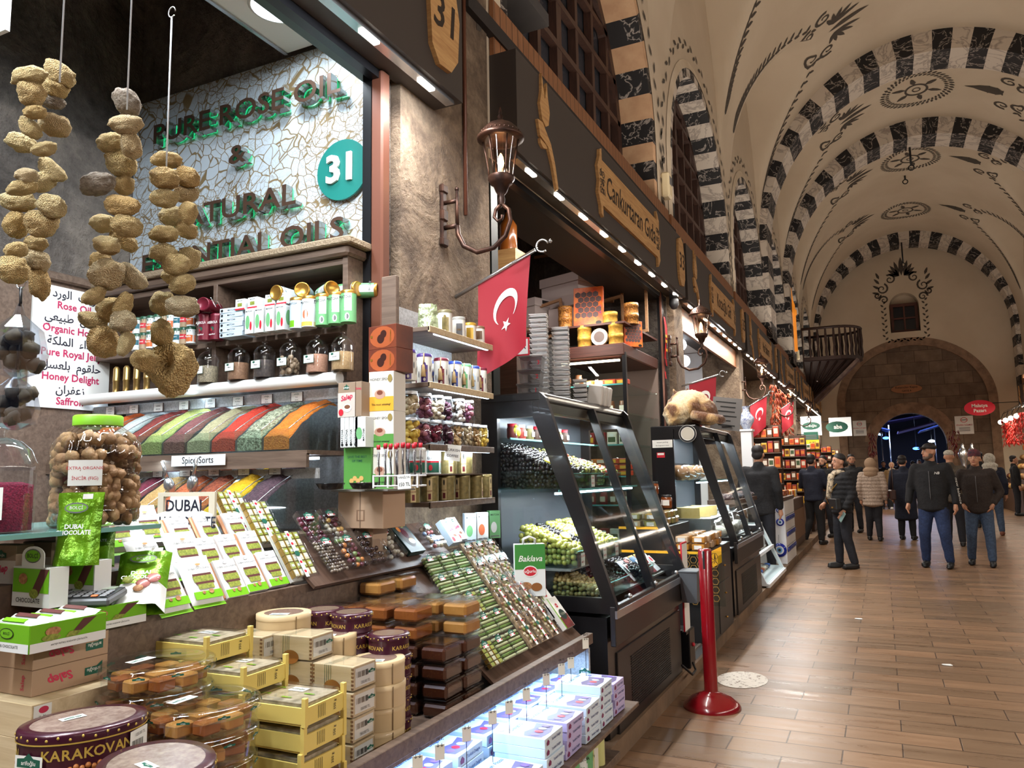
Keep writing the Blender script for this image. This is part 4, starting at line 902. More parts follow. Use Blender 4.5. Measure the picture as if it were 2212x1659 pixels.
# clear-lidded dragee boxes and gilded sweet trays
def heap_balls(b, w, h, mats, r, n, seed, z=-.0, sq=1.0):
    q = random.Random(seed)
    nx = max(1, int(w/(r*2.05))); ny = max(1, int(h/(r*2.05)))
    for j in range(ny):
        for i in range(nx):
            x = (i+.5-nx/2)*w/nx+q.uniform(-.25, .25)*r; y = (j+.5-ny/2)*h/ny+q.uniform(-.25, .25)*r
            b.ell((x, -z-q.uniform(0, .5)*r, h/2+y), (r*q.uniform(.85, 1.1), r, r*q.uniform(.85, 1.1)*sq), q.choice(mats), 7, 5)
def clear_box(name, cat, w, h, d, fill, lab_item, tray=BLACK, lbl=True, ribbon=False):
    t = bpy.data.objects.new(name, None); COL.objects.link(t); t['category'] = cat; t['label'] = 'x'
    b = MB(); fill(b, w-.012, h-.012, d); o = b.build('sweets' if lab_item is None else lab_item, t)
    o['kind'] = 'stuff'
    b = MB(); b.box((0, -d/2+.004, h/2), (w, d, h), CLR, ch=.004); b.tube([(x, -d+.004, z) for x, z in ((-w/2+.004, .004), (w/2-.004, .004), (w/2-.004, h-.004), (-w/2+.004, h-.004))], .0016, CLR, 5, closed=True); b.build('clear_box', t)
    if lbl: b = MB(); b.art(.045, .034, [('r', .0, .0, 1, .72, WHITE)]+brandmark(.5, .62, .9)+[('e', .14, .2, .1, .12, RED), ('e', .86, .2, .1, .12, RED)], frame((-.01, -d+.0025, h*.82), (1, 0, 0), (0, 0, 1))); b.build('brand_sticker', t)
    if ribbon: b = MB(); b.art(.018, h, [('r', 0, 0, 1, 1, WHITE)]+[('e', .5, .12+.2*i, .36, .03, RED) for i in range(5)]+[('e', .5, .5, .7, .06, GREEN)], frame((-.005, -d+.0025, h/2), (1, 0, .0), (-.12, 0, 1))); b.build('paper_ribbon', t)
    return t
P = lambda n, c, r=.25: M('dragee_'+n, c, r, coat=.5)
mixes = [([P('plum', (96, 26, 50)), P('wine', (74, 20, 38))], .0085), ([P('plum', (96, 26, 50)), P('dark', (48, 30, 30)), P('yellow', (206, 160, 80)), P('speck', (170, 160, 140))], .0085), ([P('cherry', (92, 22, 32)), P('wine', (74, 20, 38))], .0095), ([P('milk', (96, 62, 48)), P('milk2', (112, 76, 58))], .0095),
         ([P('nut', (70, 56, 50)), P('nut2', (150, 136, 120))], .005), ([P('dark', (48, 30, 30)), P('plum', (96, 26, 50)), P('orange', (216, 136, 70)), P('mint', (126, 150, 90))], .0085), ([P('choc', (58, 36, 34)), P('choc2', (46, 28, 28))], .0095), ([P('black', (34, 24, 26)), P('ivory', (206, 200, 180))], .008)]
dn = ['plum', 'mixed fruit', 'dark cherry', 'milk chocolate almond', 'speckled nut', 'coloured mixed', 'dark chocolate', 'black and ivory']
for k, px in enumerate([(692, 1184), (738, 1175), (786, 1167), (824, 1160), (730, 1240), (775, 1231), (818, 1222), (854, 1212)]):
    o = clear_box('dragee_box', 'sweet box', .112, .155, .032, lambda b, w, h, d, k=k: heap_balls(b, w, h, mixes[k][0], mixes[k][1]*1.3, 0, k), None)
    p = onS(px, *UP2); o.location = p+V((.01, 0, .01)); o.rotation_euler = lean(R_(42)); o['label'] = 'clear box of %s dragees on the sloping board' % dn[k]; o['group'] = 'dragee boxes'
GILT = M('gold_foil_piece', (196, 156, 74), .3, .7); GRNP = M('pistachio_wrap', (174, 184, 92), .45); CREP = M('cream_wrap', (226, 222, 190), .45)
def gilded(b, w, h, d):
    b.box((0, .002, h/2+.006), (w+.01, .01, h+.01), M('tray_white', (216, 214, 206)))
    for j in range(6):
        for i in range(4):
            x = (i-1.5)*w/4; z = .01+(j+.5)*h/6; b.box((x, -.012, z), (w/4-.004, .02, h/6-.003), GRNP if j % 2 else CREP, ch=.002); b.box((x-w/8+.001, -.013, z), (.003, .021, h/6-.002), GILT); b.box((x, -.0225, z), (.012, .001, .01), WHITE)
GT = clear_box('gilded_sweet_tray', 'sweet tray', .13, .19, .03, gilded, 'wrapped_sweets', ribbon=True, lbl=False); GK = Kit(GT)
GK.put(onS((652, 1260), *UP)+V((.01, 0, .01)), lean(FLAT), 'clear tray of gold and green wrapped sweets beside the front boxed bars', 'gilded sweet trays')
GK.put(onS((580, 1186), *UP)+V((.01, 0, .01)), lean(FLAT), 'clear tray of gold and green wrapped sweets behind the other one', 'gilded sweet trays')
GK.put(onS((548, 1168), *UP)+V((-.05, 0, .02)), lean(FLAT), 'hindmost clear tray of gilded sweets, mostly hidden', 'gilded sweet trays')
# dark green framed assortment and the pale boxes after it
b = carton('assortment', .12, .025, .205, M('dark_teal_card', (26, 52, 50), .4), [('e', .5, .5, .36, .36, M('assort_bed', (52, 36, 34))), ('e', .5, .52, .17, .14, P('plum', (96, 26, 50))), ('e', .6, .3, .18, .08, P('ivory2', (206, 176, 120))), ('e', .3, .65, .1, .08, P('orange', (216, 136, 70))), ('e', .62, .75, .14, .07, NUTG), ('r', .62, .86, .95, 1.0, WHITE)]+brandmark(.2, .9, .2))
solo(b, 'assortment_box', 'dark teal box with an oval window of assorted sweets', 'sweet box', onS((897, 1198), *UP2)+V((.01, 0, .006)), rot=lean(R_(45)))
o = clear_box('dragee_box', 'sweet box', .1, .14, .03, lambda b, w, h, d: heap_balls(b, w, h, [P('ivory', (206, 200, 180)), P('sky', (140, 160, 190)), P('rose', (190, 110, 110)), P('sand', (190, 170, 140))], .011, 0, 50), None)
o.location = onS((945, 1188), *UP2)+V((.01, 0, .01)); o.rotation_euler = lean(R_(45)); o['label'] = 'clear box of pale pastel dragees beside the teal box'; o['group'] = 'dragee boxes'
SALEPR = M('salep_script', (202, 52, 84), .5); TAUPE = M('salep_taupe', (150, 128, 108), .55); PALEB = M('pale_blue_card', (198, 216, 232), .5)
salepart = [('r', 0, .0, 1, .7, M('salep_light', (206, 192, 184)))]+brandmark(.5, .86, .22)+[('t', 'Salep', .5, .56, .2, SALEPR, {'shear': .3, 'rot': .2, 'bold': .03}), ('e', .56, .26, .24, .12, WHITE), ('e', .56, .29, .17, .06, M('salep_cup', (120, 76, 52))), ('e', .2, .14, .14, .1, RED)]
for k, px in enumerate([(984, 1178), (1004, 1172)]):
    b = carton('salep', .085, .035, .13, PALEB, salepart); solo(b, 'salep_carton', ['pale salep carton leaning beside the pastel dragees', 'second pale salep carton leaning beside the matcha cartons'][k], 'carton', onS(px, *UP2)+V((-.02*k, 0, .006)), rot=lean(R_(35)), group='pale salep cartons')
MATG = M('matcha_green', (112, 176, 120), .45); MATW = M('matcha_white', (228, 234, 234), .45)
matart = lambda c: [('t', 'MATCHA', .5, .85, .1, BLACK, {'sx': .8}), ('e', .4, .4, .28, .2, c), ('r', .1, .06, .9, .1, INK)]
for k, px in enumerate([(1022, 1172), (1048, 1168), (1074, 1162)]):
    b = carton('matcha', .06, .045, .145, [PALEB, MATW, MATG][k], matart([MATG, M('peach_print', (222, 112, 70)), MATW][k]), matart(GREEN)); p = onS(px, *UP2)
    solo(b, 'matcha_carton', '%s matcha carton standing behind the baklava bag' % ['pale blue', 'white', 'green'][k], 'carton', (p.x-.02, p.y, p.z), rz=H90*.5, group='matcha cartons on the counter')
# ---------------------------------------------------------------- left end of the counter
def corner(px, z, w, d, h): p = onZ(px[0], px[1], z); return V((p.x-w/2, p.y+d/2, z))
CARDB = M('brown_carton', (176, 146, 120), .6)
sal = [('t', 'Salep', .34, .5, .5, SALEPR, {'shear': -.3, 'rot': pi+.1, 'bold': .03}), ('p', [(.68, .3), (.92, .3), (.92, .8), (.84, .62), (.68, .62)], GREEN), ('t', 'arifoğlu', .8, .5, .2, WHITE, {'rot': pi})]
zs_ = .945
for k in range(2):
    b = carton('salep', .17, .2, .06, CARDB, [('r', .2, .1, .22, .9, INK), ('t', 'Salep', .8, .5, .3, SALEPR, {'rot': H90})], sal)
    p = corner((67, 1507), zs_, .17, .2, .06); solo(b, 'salep_carton', ['lower brown salep carton under the chocolate bar display', 'upper brown salep carton under the chocolate bar display'][k], 'carton', (p.x, p.y, zs_+.061*k), group='brown salep cartons')
for k in range(4):
    b = carton('pale', .26, .24, .078, PALEWOOD, None, [('r', .02, .5, .2, .95, WHITE), ('e', .12, .8, .05, .1, SALEPR), ('t', 'arifoğlu', .1, .6, .12, GREEN)]); solo(b, 'pale_wooden_box', 'pale wooden box, %s, stack under the salep cartons' % fromtop(k, 4), 'box', (p.x+.02, p.y-.02, .632+.078*k), group='pale wooden boxes')
BOL = [('e', .5, .5, .4, .36, INK), ('e', .5, .5, .37, .3, LIME), ('t', 'BOLÇİ', .5, .5, .3, BLACK)]
bside = [('r', 0, 0, 1, .34, GLOSSW), ('t', 'ANTEP FISTIKLI KADAYIF ÇİKOLATA', .5, .18, .09, BLACK), ('p', [(.5, .4), (.62, .45), (.86, .95), (.68, .95)], CHOC), ('p', [(.44, .36), (.6, .36), (.66, .52), (.5, .56)], NUTG), ('e', .28, .68, .1, .16, NUTB), ('e', .26, .46, .12, .12, NUTG)]
bfront = [('r', 0, 0, 1, .34, GLOSSW), ('t', 'DUBAI CHOCOLATE', .5, .2, .15, BLACK), ('e', .5, .66, .16, .2, BLACK), ('e', .5, .66, .145, .17, LIME), ('t', 'BOLÇİ', .5, .66, .13, BLACK)]
def bar_display(name, px, z, w, d, h, label, bars=True):
    p = corner(px, z, w, d, h); t = thing(name, label, 'box', p); b = MB()
    for c, dd in (((0, -d/2, h/2), (w, .003, h)), ((0, d/2, h/2), (w, .003, h)), ((-w/2, 0, h/2), (.003, d, h)), ((w/2, 0, h/2), (.003, d, h)), ((0, 0, .002), (w, d, .003))): b.box(c, dd, LIME)
    b.art(w, h, bfront, frame((0, -d/2-.0016, h/2), (1, 0, 0), (0, 0, 1))); b.art(d, h, bside, frame((w/2+.0016, 0, h/2), (0, 1, 0), (0, 0, 1))); b.build('display_tray', t)
    if bars:
        for i in range(6):
            b = MB(); b.grid(lambda u, v: V(((u-.5)*(w-.01), (v-.5)*.026, .012*sin(pi*v)*min(1, 4*sin(pi*u)))), 6, 5, GLOSSW); b.box((0, 0, .012), (.08, .012, .002), [LIME, CHOC][i % 2])
            o = b.build('wrapped_bar', t, (0, (i-2.5)*d/6.4, h-.004+.006*(i % 2)), (.5, 0, 0))
bar_display('chocolate_bar_display', (62, 1414), 1.067, .16, .19, .062, 'green and white tray of small chocolate bars on the salep cartons')
bar_display('chocolate_bar_display', (174, 1370), 1.072, .12, .19, .058, 'green and white chocolate tray with the calculator on it', False)
for k, px in enumerate([(60, 1312), (158, 1292)]):
    t = thing('chocolate_header_box', ['chocolate box with raised brand header at the counter end', 'chocolate box with raised brand header behind the calculator'][k], 'box', (-1.99, onX(*px, -1.99).y+.03, onX(*px, -1.99).z))
    b = MB(); b.box((0, 0, .05), (.15, .05, .10), GLOSSW); b.art(.15, .1, [('r', .02, .36, .98, .96, LIME), ('p', [(.5, .3), (.72, .3), (.98, .96), (.76, .96)], CHOC), ('e', .6, .34, .12, .12, NUTG), ('e', .3, .7, .12, .14, NUTB), ('t', 'CHOCOLATE', .45, .16, .16, BLACK)], frame((0, -.0255, .05), (1, 0, 0), (0, 0, 1))); b.build('carton', t)
    b = MB(); b.plate([arch2(-.045, .045, 0, .03, 12, .5)], .002, GLOSSW, frame((0, -.022, .1), (1, 0, 0), (0, 0, 1))); b.art(.08, .05, BOL, frame((0, -.0235, .128), (1, 0, 0), (0, 0, 1))); b.build('header_card', t)
t = thing('calculator', 'grey desk calculator lying on the chocolate tray', 'calculator', corner((150, 1372), 1.072, .12, .19, .058)+V((0, 0, .064)), rot=(.12, .0, .5))
b = MB(); b.box((0, 0, .012), (.15, .115, .022), M('calc_grey', (92, 94, 98), .4), ch=.006); b.box((0, .0, .0235), (.14, .105, .002), M('calc_face', (40, 42, 46), .35)); b.build('body', t)
b = MB(); b.box((0, .034, .026), (.11, .028, .003), M('calc_lcd', (150, 164, 150), .2)); b.build('display', t)
b = MB()
for i in range(6):
    for j in range(4): b.box((-.055+.022*i, .005-.016*j, .027), (.016, .011, .004), M('key_orange', (220, 110, 50)) if (i, j) == (4, 3) else M('calc_key', (120, 122, 126)), ch=.0015)
b.build('keys', t)
FOILG = M('green_foil', (128, 178, 34), .24, .35, noise_=(9, (84, 140, 20)), bump=(16, .35, .03))
def foil_bag(name, w, h, dp, label, loc, rot, white=.0, txt=True):
    t = thing(name, label, 'pouch', loc, rot=rot); b = MB(); sd = len(label)
    fr = lambda u, v: V(((u-.5)*w*(1-.04*sin(pi*v)), -dp*min(1, 2.2*sin(pi*u))*(1-.75*v)+.006*noise.noise(V((u*5, v*6, sd))), v*h))
    b.grid(fr, 14, 14, FOILG); b.grid(lambda u, v: V((fr(1-u, v).x, .003, v*h)), 6, 6, FOILG)
    if white: b.grid(lambda u, v: fr(u, v*white)+V((0, -.0012, 0)), 14, 8, GLOSSW)
    b.build('foil_body', t)
    if txt: 
        b = MB(); Mf = frame((0, -dp*.7-.008, h*.5), (1, 0, 0), (0, .5*dp/h, 1)); b.art(w, h, [('e', .5, .78, .26, .075, INK), ('e', .5, .78, .23, .055, LIME), ('t', 'BOLÇİ', .5, .78, .06, GLOSSW), ('t', 'DUBAI', .5, .52, .085, GLOSSW, {'bold': .03}), ('t', 'CHOCOLATE', .5, .44, .085, GLOSSW, {'bold': .03, 'sx': .9}), ('r', .62, .9, .84, .97, WHITE)], Mf); b.build('print', t)
    return t
foil_bag('foil_pouch', .115, .19, .03, 'green foil pouch standing upright before the fig jar', onX(163, 1222, -1.92), (-.1, 0, .55))
foil_bag('foil_pouch', .12, .16, .03, 'crumpled green foil pouch leaning behind the big one', onS((205, 1265), *UP)+V((-.02, 0, .05)), (-.7, .0, .9))
t = foil_bag('foil_pouch', .14, .21, .05, 'large green and white foil pouch of chocolate eggs at the tray', onS((295, 1345), *UP)+V((.0, 0, .02)), (-.75, 0, .75), .38)
b = MB(); 
for i, (x, z, r, m_) in enumerate(((.01, .075, .02, P('pinkegg', (176, 112, 108))), (.035, .09, .02, P('pinkegg', (176, 112, 108))), (-.03, .085, .015, NUTG), (.0, .055, .014, NUTB))): b.ell((x, -.042-.002*i, z), (r, .004, r*.8), m_, 12, 6)
b.build('egg_print', t)
for k in range(2):
    b = carton('salep', .11, .05, .1, TAUPE, [('r', 0, 0, 1, .6, M('salep_light', (206, 192, 184)))]+brandmark(.5, .76, .3)+[('t', 'Salep', .5, .36, .26, SALEPR, {'shear': .3, 'rot': .2, 'bold': .03})]); p = onX(20+k*75, 1230, -2.13)
    solo(b, 'salep_carton', ['taupe salep carton at the counter end under the saffron jar', 'taupe salep carton beside the upright green pouch'][k], 'carton', (p.x, p.y, 1.19), rz=.1, group='taupe salep cartons')
# glass shelf with the big jars
t = thing('glass_shelf', 'glass shelf that carries the fig jar and saffron jar', 'shelf', (-2.2, 1.32, 1.315))
b = MB(); b.box((0, 0, .006), (.54, .62, .012), M('thick_glass', (120, 170, 165), .05, spec=.8)); b.build('pane', t)
for y in (-.25, .25): b = MB(); b.box((-.1, y, -.03), (.3, .02, .06), DKWOOD); b.build('bracket', t)
mb = MB(); mb.box((0, 0, 0), (.36, .6, 1.18), DKWOOD); solo(mb, 'base_cabinet', 'dark wooden cabinet under the glass shelf', 'cabinet', (-2.575, 1.32, .655)); mb = MB(); mb.box((0, 0, 0), (.2, .5, .118), DKWOOD); solo(mb, 'display_step', 'dark wooden step with salep cartons before the glass shelf', 'step', (-2.17, 1.42, 1.13))
FIGM = [M('dried_fig', (150, 116, 82), .7, noise_=(30, (112, 80, 52)), bump=(60, .5, .01)), M('dried_fig2', (170, 138, 100), .7, noise_=(30, (128, 96, 64)), bump=(60, .5, .01))]
t = thing('fig_jar', 'big ribbed clear jar of dried figs with a green lid', 'jar', (-2.05, 1.50, 1.328)); r = .118
b = MB(); q = random.Random(5)
for k in range(230):
    z = q.uniform(.02, .25); a = q.uniform(0, 2*pi); rr = r*.84*(1 if k % 4 else q.uniform(.2, .9)); rr *= 1 if z < .2 else 1-(z-.2)*3.5
    b.ell((rr*cos(a), rr*sin(a), z), (.027, .014, .02), FIGM[k % 2], 9, 6, RZ(0), .35)
b.build('dried_figs', t)['kind'] = 'stuff'
b = MB(); n = 40
def jar(u, v):
    pz = [0, .006, .05, .055, .1, .105, .15, .155, .2, .235, .262, .285, .292]; pr = [.7, .93, .97, .93, .97, .93, .97, .93, 1.0, .95, .78, .52, .52]
    f = v*(len(pz)-1); i = min(int(f), len(pz)-2); g = f-i; z = pz[i]+(pz[i+1]-pz[i])*g; rr = pr[i]+(pr[i+1]-pr[i])*g; a = 2*pi*u
    rr *= 1+(.022*cos(24*a) if z > .2 or z < .03 else 0); return V((r*rr*cos(a), r*rr*sin(a), z))
b.grid(jar, 96, 48, clear('ribbed_jar', (250, 248, 242), 1, .06, .06)); b.build('jar_body', t)
b = MB(); b.lathe([(.066, .286), (.066, .312), (.062, .316), (0, .316)], M('lime_lid', (126, 190, 40), .4), 32); b.build('lid', t)
b = MB(); a = -.85; b.art(.085, .07, [('r', 0, 0, 1, 1, WHITE), ('t', 'EXTRA ORGANIC', .5, .68, .17, RED, {'bold': .0}), ('t', 'İNCİR (FIG)', .5, .28, .18, RED, {'bold': 0})], frame((r*1.01*cos(a), r*1.01*sin(a), .15), (-sin(a), cos(a), 0), (0, 0, 1))); b.build('label', t)
SAFF = M('saffron_threads', (104, 14, 44), .9, noise_=(160, (150, 24, 60)), bump=(220, .9, .02))
t = thing('saffron_jar', 'domed clear jar of red saffron threads with a taped label', 'jar', (-2.06, 1.235, 1.328)); r = .082
b = MB(); b.lathe([(r*.94, .004), (r*.94, .12), (r*.6, .128), (0, .126)], SAFF, 28); b.build('saffron', t)
b = MB(); b.lathe([(r, 0), (r, .165)], CLR, 32); b.build('jar_body', t)
b = MB(); b.lathe([(r*1.05, .158), (r*1.06, .17), (r*.98, .182), (r*.85, .21), (r*.6, .232), (.02, .243)], CLR, 32, cap=False); b.lathe([(.012, .242), (.009, .252), (.02, .262), (.021, .268), (0, .27)], CLR, 16, cap=False); b.build('domed_lid', t)
a = -1.0; b = MB(); b.art(.105, .08, [('r', 0, 0, 1, 1, WHITE)]+[('t', s_, .5, .84-.23*i, .17, RED, {'bold': .01}) for i, s_ in enumerate(('BEST', 'QUALITY', 'İRANİAN', 'SAFFRON'))], frame((r*1.02*cos(a), r*1.02*sin(a), .075), (-sin(a), cos(a), 0), (0, 0, 1))); b.build('label', t)
# handwritten-style chocolate sign
p = onY(398, 1140, 2.05); t = thing('chocolate_sign', 'white cut-out sign reading Dubai Chocolote in a pale frame', 'sign', (p.x, 2.05, 1.295), rz=.15)
b = MB(); b.plate([rect(-.125, 0, .125, .115), rect(-.1, .015, .1, .1)], .012, M('frame_beige', (206, 196, 176)), frame((0, .01, 0), (1, 0, 0), (0, 0, 1))); b.build('frame', t)
b = MB(); b.plate([[(-.125, -.06), (.125, -.06), (.125, .035), (.07, .05), (.06, .1), (-.06, .1), (-.07, .05), (-.125, .035)]], .004, WHITE, frame((0, -.004, 0), (1, 0, 0), (0, 0, 1))); b.build('card', t)
b = MB(); b.text('DUBAI', .058, M('navy_ink', (28, 30, 46)), frame((0, -.0068, .065), (1, 0, 0), (0, 0, 1)), .012, 0, 0, .95); b.text('CHOCOLOTE', .058, M('navy_ink', (28, 30, 46)), frame((0, -.0068, .004), (1, 0, 0), (0, 0, 1)), .012, 0, 0, .78); b.build('lettering', t)
# ================================================================ cans and jars on the spice shelf unit
def can(name, r, h, body, lid, arts, tall=None):
    t = bpy.data.objects.new(name, None); COL.objects.link(t); t['category'] = 'can'; t['label'] = 'x'
    b = MB(); b.lathe([(r, 0), (r, h)], body, 20)
    for k in range(3):
        a0 = -pi/2+k*2*pi/3
        for it in arts:
            if it[0] == 'r':
                n = 6; aa = [a0+(it[1]+(it[3]-it[1])*i/n-.5)*1.9 for i in range(n+1)]; z0, z1 = it[2]*h, it[4]*h
                vs = [(r*1.006*cos(a), r*1.006*sin(a), z) for a in aa for z in (z0, z1)]; b.add(vs, [(2*i, 2*i+2, 2*i+3, 2*i+1) for i in range(n)], it[5])
            elif it[0] == 't':
                a = a0+(it[2]-.5)*1.9; b.text(it[1], it[4]*h, it[5], frame((r*1.012*cos(a), r*1.012*sin(a), it[3]*h), (-sin(a), cos(a), 0), (0, 0, 1)), .01, 0, 0, .8)
            elif it[0] == 'e':
                a = a0+(it[1]-.5)*1.9; n = 10; vs = []
                for i in range(n): q = 2*pi*i/n; aa = a+it[3]*cos(q); vs.append((r*1.01*cos(aa), r*1.01*sin(aa), it[2]*h+it[4]*h*sin(q)))
                b.add(vs, [tuple(range(n))], it[5])
    b.build('body', t)
    b = MB(); b.lathe([(r*1.02, h-.012), (r*1.03, h), (r*.9, h+.004), (r*.86, h+.001), (0, h+.001)], lid, 20, cap=False); b.build('lid', t); return t
YS = 2.80
def on_shelf(px, z, y=YS): q = onY(px, 800, y); return V((q.x, y, z))
GRNLID = M('green_lid', (40, 84, 62), .35); TEAL = M('teal_print', (26, 100, 116), .45); ORG = M('orange_print', (214, 104, 44), .45); MAROON = M('maroon_can', (104, 22, 40), .35, .2)
cset = [can('spice_can', .024, .085, MATW, GRNLID, [('r', 0, .1, 1, .5, ORG), ('e', .5, .75, .5, .1, GREEN), ('t', 'Paprika', .5, .4, .16, WHITE), ('e', .5, .15, .4, .08, NUTB)]),
        can('spice_can', .024, .085, MATW, GRNLID, [('r', 0, .3, 1, .62, TEAL), ('e', .5, .8, .5, .1, GREEN), ('t', 'Tuzot', .5, .5, .15, WHITE), ('e', .5, .16, .5, .12, WHITE)]),
        can('spice_can', .024, .085, M('tan_can', (168, 142, 112), .5), GRNLID, [('r', 0, .3, 1, .6, RED), ('e', .5, .8, .5, .1, GREEN), ('t', 'Sumak', .5, .46, .15, WHITE)])]
ck = [Kit(c) for c in cset]
for i in range(10):
    for lv in range(2): ck[i % 3].put(on_shelf(280+i*14.5, SZM+.001+lv*.089, YS+.03), (0, 0, .2), '%s spice can on the middle shelf, %s layer, %s in from the poster end' % (['orange', 'teal', 'red banded'][i % 3], ['bottom', 'upper'][lv], nth(i)), 'spice cans on the shelf')
AK = Kit(can('acerola_can', .034, .13, MAROON, MAROON, [('t', 'ASEROLA', .5, .66, .14, WHITE), ('e', .5, .42, .3, .08, GREEN), ('e', .42, .38, .14, .06, RED), ('t', 'superfood', .5, .2, .09, WHITE)]))
AK.put(on_shelf(441, SZM), (0, 0, .1), 'maroon acerola can standing next to the shelf divider', 'acerola cans'); AK.put(on_shelf(466, SZM, YS+.02), (0, 0, .1), 'second maroon acerola can against the shelf divider', 'acerola cans')
for i, px in enumerate((444, 464)): AK.put(on_shelf(px, SZM+.172, YS+.06), (H90, 0, .3*i), 'maroon acerola can lying on its side, lid showing, %s one' % nth(i), 'acerola cans')
mt = [can('matcha_can', .036, .145, PALEB, GOLD, [('t', 'MATCHA', .5, .8, .09, BLACK), ('r', 0, .03, .6, .25, LIME)]), can('matcha_can', .036, .145, MATW, GOLD, [('t', 'MATCHA', .5, .78, .1, BLACK), ('e', .5, .4, .42, .15, M('peach_print', (222, 112, 70))), ('r', 0, .02, 1, .16, M('yel_band', (222, 190, 80)))]), can('matcha_can', .036, .145, MATG, GOLD, [('r', .5, .35, 1, .95, MATW), ('t', 'MATCHA', .55, .78, .12, BLACK), ('t', '5 GR 0', .6, .42, .05, BLACK), ('e', .7, .16, .3, .12, MATW), ('e', .7, .16, .2, .08, INK)])]
mk = [Kit(c) for c in mt]; mn = ['pale blue matcha can', 'white matcha can with a peach', 'green and white matcha can']
for i, (px, k) in enumerate(((641, 0), (667, 1), (697, 2), (725, 2), (752, 2))):
    mk[k].put(on_shelf(px, SZM), (0, 0, .1), mn[k]+', %s in the standing row' % nth(i), 'standing matcha cans')
    mk[[0, 0, 2, 2, 2][i]].put(on_shelf(px-3, SZM+.186, YS+.12), (H90, 0, .5*i), 'matcha can lying on the standing row, gold lid showing, %s along' % nth(i), 'lying matcha cans')
# matcha cartons
mc = carton('matcha', .052, .06, .125, MATW, [('e', .35, .45, .25, .28, MATG), ('e', .75, .3, .13, .18, RED), ('t', 'MATCHA', .5, .88, .08, BLACK)], [('e', .5, .5, .3, .3, MATG)])
mc = Kit(solo(mc, 'matcha_carton', 'x', 'carton'))
for i, px in enumerate((545, 566, 589, 612)): mc.put(on_shelf(px, SZM), (0, 0, .0), 'upright matcha carton with green leaf print, %s of four' % nth(i), 'upright matcha cartons')
sc_ = Kit(solo(carton('tea', .062, .06, .055, MATW, [('r', .25, .3, .72, .62, NUTG), ('r', 0, 0, 1, .14, RED), ('t', 'MATCHA', .5, .82, .14, BLACK)]), 'tea_carton', 'x', 'carton'))
for i, (px, z) in enumerate(((590, .127), (615, .127), (525, .127), (552, .127))): sc_.put(on_shelf(px, SZM+z-(.02 if i > 1 else 0)+(.02 if i > 1 else 0), YS+.01), (0, 0, .0), 'small white tea carton on top of the matcha cartons, %s of four' % nth(i), 'small tea cartons')
fb = Kit(solo(carton('flat', .15, .09, .024, PALEB, [('t', 'MATCHA', .5, .5, .5, BLACK), ('e', .1, .5, .05, .3, BLACK)], [('t', 'MATCHA', .5, .5, .4, BLACK)]), 'matcha_flat_box', 'x', 'carton'))
for i in range(6): fb.put(on_shelf(511, SZM+.0245*i, YS+.03), (0, 0, .06*(i % 2)), 'flat pale blue matcha box, %s, pile beside the divider' % fromtop(i, 6), 'flat matcha boxes')
# domed jars on the bottom shelf
def domejar(name, fill, lab, n=0):
    t = bpy.data.objects.new(name, None); COL.objects.link(t); t['category'] = 'jar'; t['label'] = 'x'; r = .052
    b = MB()
    if n:
        q = random.Random(3)
        for i in range(60): a = q.uniform(0, 2*pi); rr = r*.78*sqrt(q.random()) if i % 3 else r*.78; b.ell((rr*cos(a), rr*sin(a), .012+.09*q.random()*.8), (.011, .010, .013), fill, 8, 6)
    else: b.lathe([(r*.94, .003), (r*.94, .085), (0, .092)], fill, 20)
    o = b.build('contents', t); o['kind'] = 'stuff'
    b = MB(); b.lathe([(r, 0), (r, .115)], CLR, 24); b.lathe([(r*1.04, .11), (r*1.04, .117), (r*.95, .13), (r*.7, .15), (r*.3, .162), (.008, .164), (.006, .17), (.016, .177), (0, .182)], CLR, 24, cap=False); b.build('glass_body', t)
    b = MB(); a = -pi/2-.1; b.art(.062, .036, [('r', -.03, -.05, 1.03, 1.05, GREEN), ('r', 0, 0, 1, 1, WHITE), ('e', .3, .8, .14, .14, GREEN), ('t', lab, .5, .45, .24, BLACK, {'shear': .2})], frame((r*1.03*cos(a), r*1.03*sin(a), .062), (-sin(a), cos(a), 0), (0, 0, 1))); b.build('label', t); return t
jl_ = [('Biber', M('peppercorn', (92, 82, 66), .8, noise_=(200, (150, 136, 108))), 0, 449), ('Meyan', M('cinnamon_fill', (132, 96, 68), .8, noise_=(120, (108, 76, 52))), 0, 515), ('Anason', M('dark_fill', (46, 38, 36), .8, noise_=(90, (70, 58, 50))), 0, 571), ('Muskat', M('nutmeg', (148, 126, 100), .7), 1, 627), ('Kakule', M('pink_grain', (176, 132, 106), .8, noise_=(150, (150, 106, 84))), 0, 685), ('Zencefil', M('ginger_fill', (168, 136, 92), .8, noise_=(120, (144, 112, 72))), 0, 740)]
for nm, m_, n, px in jl_:
    o = domejar('spice_jar', m_, nm, n); o.location = on_shelf(px, SZ0+.005); o['label'] = 'domed clear jar of %s with a handwritten label on the bottom shelf' % {'Biber': 'peppercorns', 'Meyan': 'brown powder', 'Anason': 'dark dried leaves', 'Muskat': 'whole nutmegs', 'Kakule': 'pinkish grains', 'Zencefil': 'ginger powder'}[nm]; o['group'] = 'domed spice jars'
BRASS = M('brass', (166, 136, 82), .3, .8)
for i, px in enumerate((252, 274, 296, 318)):
    b = MB(); b.lathe([(.018, 0), (.016, .01), (.017, .06), (.02, .062), (.018, .066), (.017, .13), (.008, .142)], BRASS, 16); solo(b, 'pepper_mill', 'brass pepper mill on the bottom shelf, %s from the poster' % nth(i), 'mill', on_shelf(px, SZ0+.004, YS+.02), group='brass pepper mills')
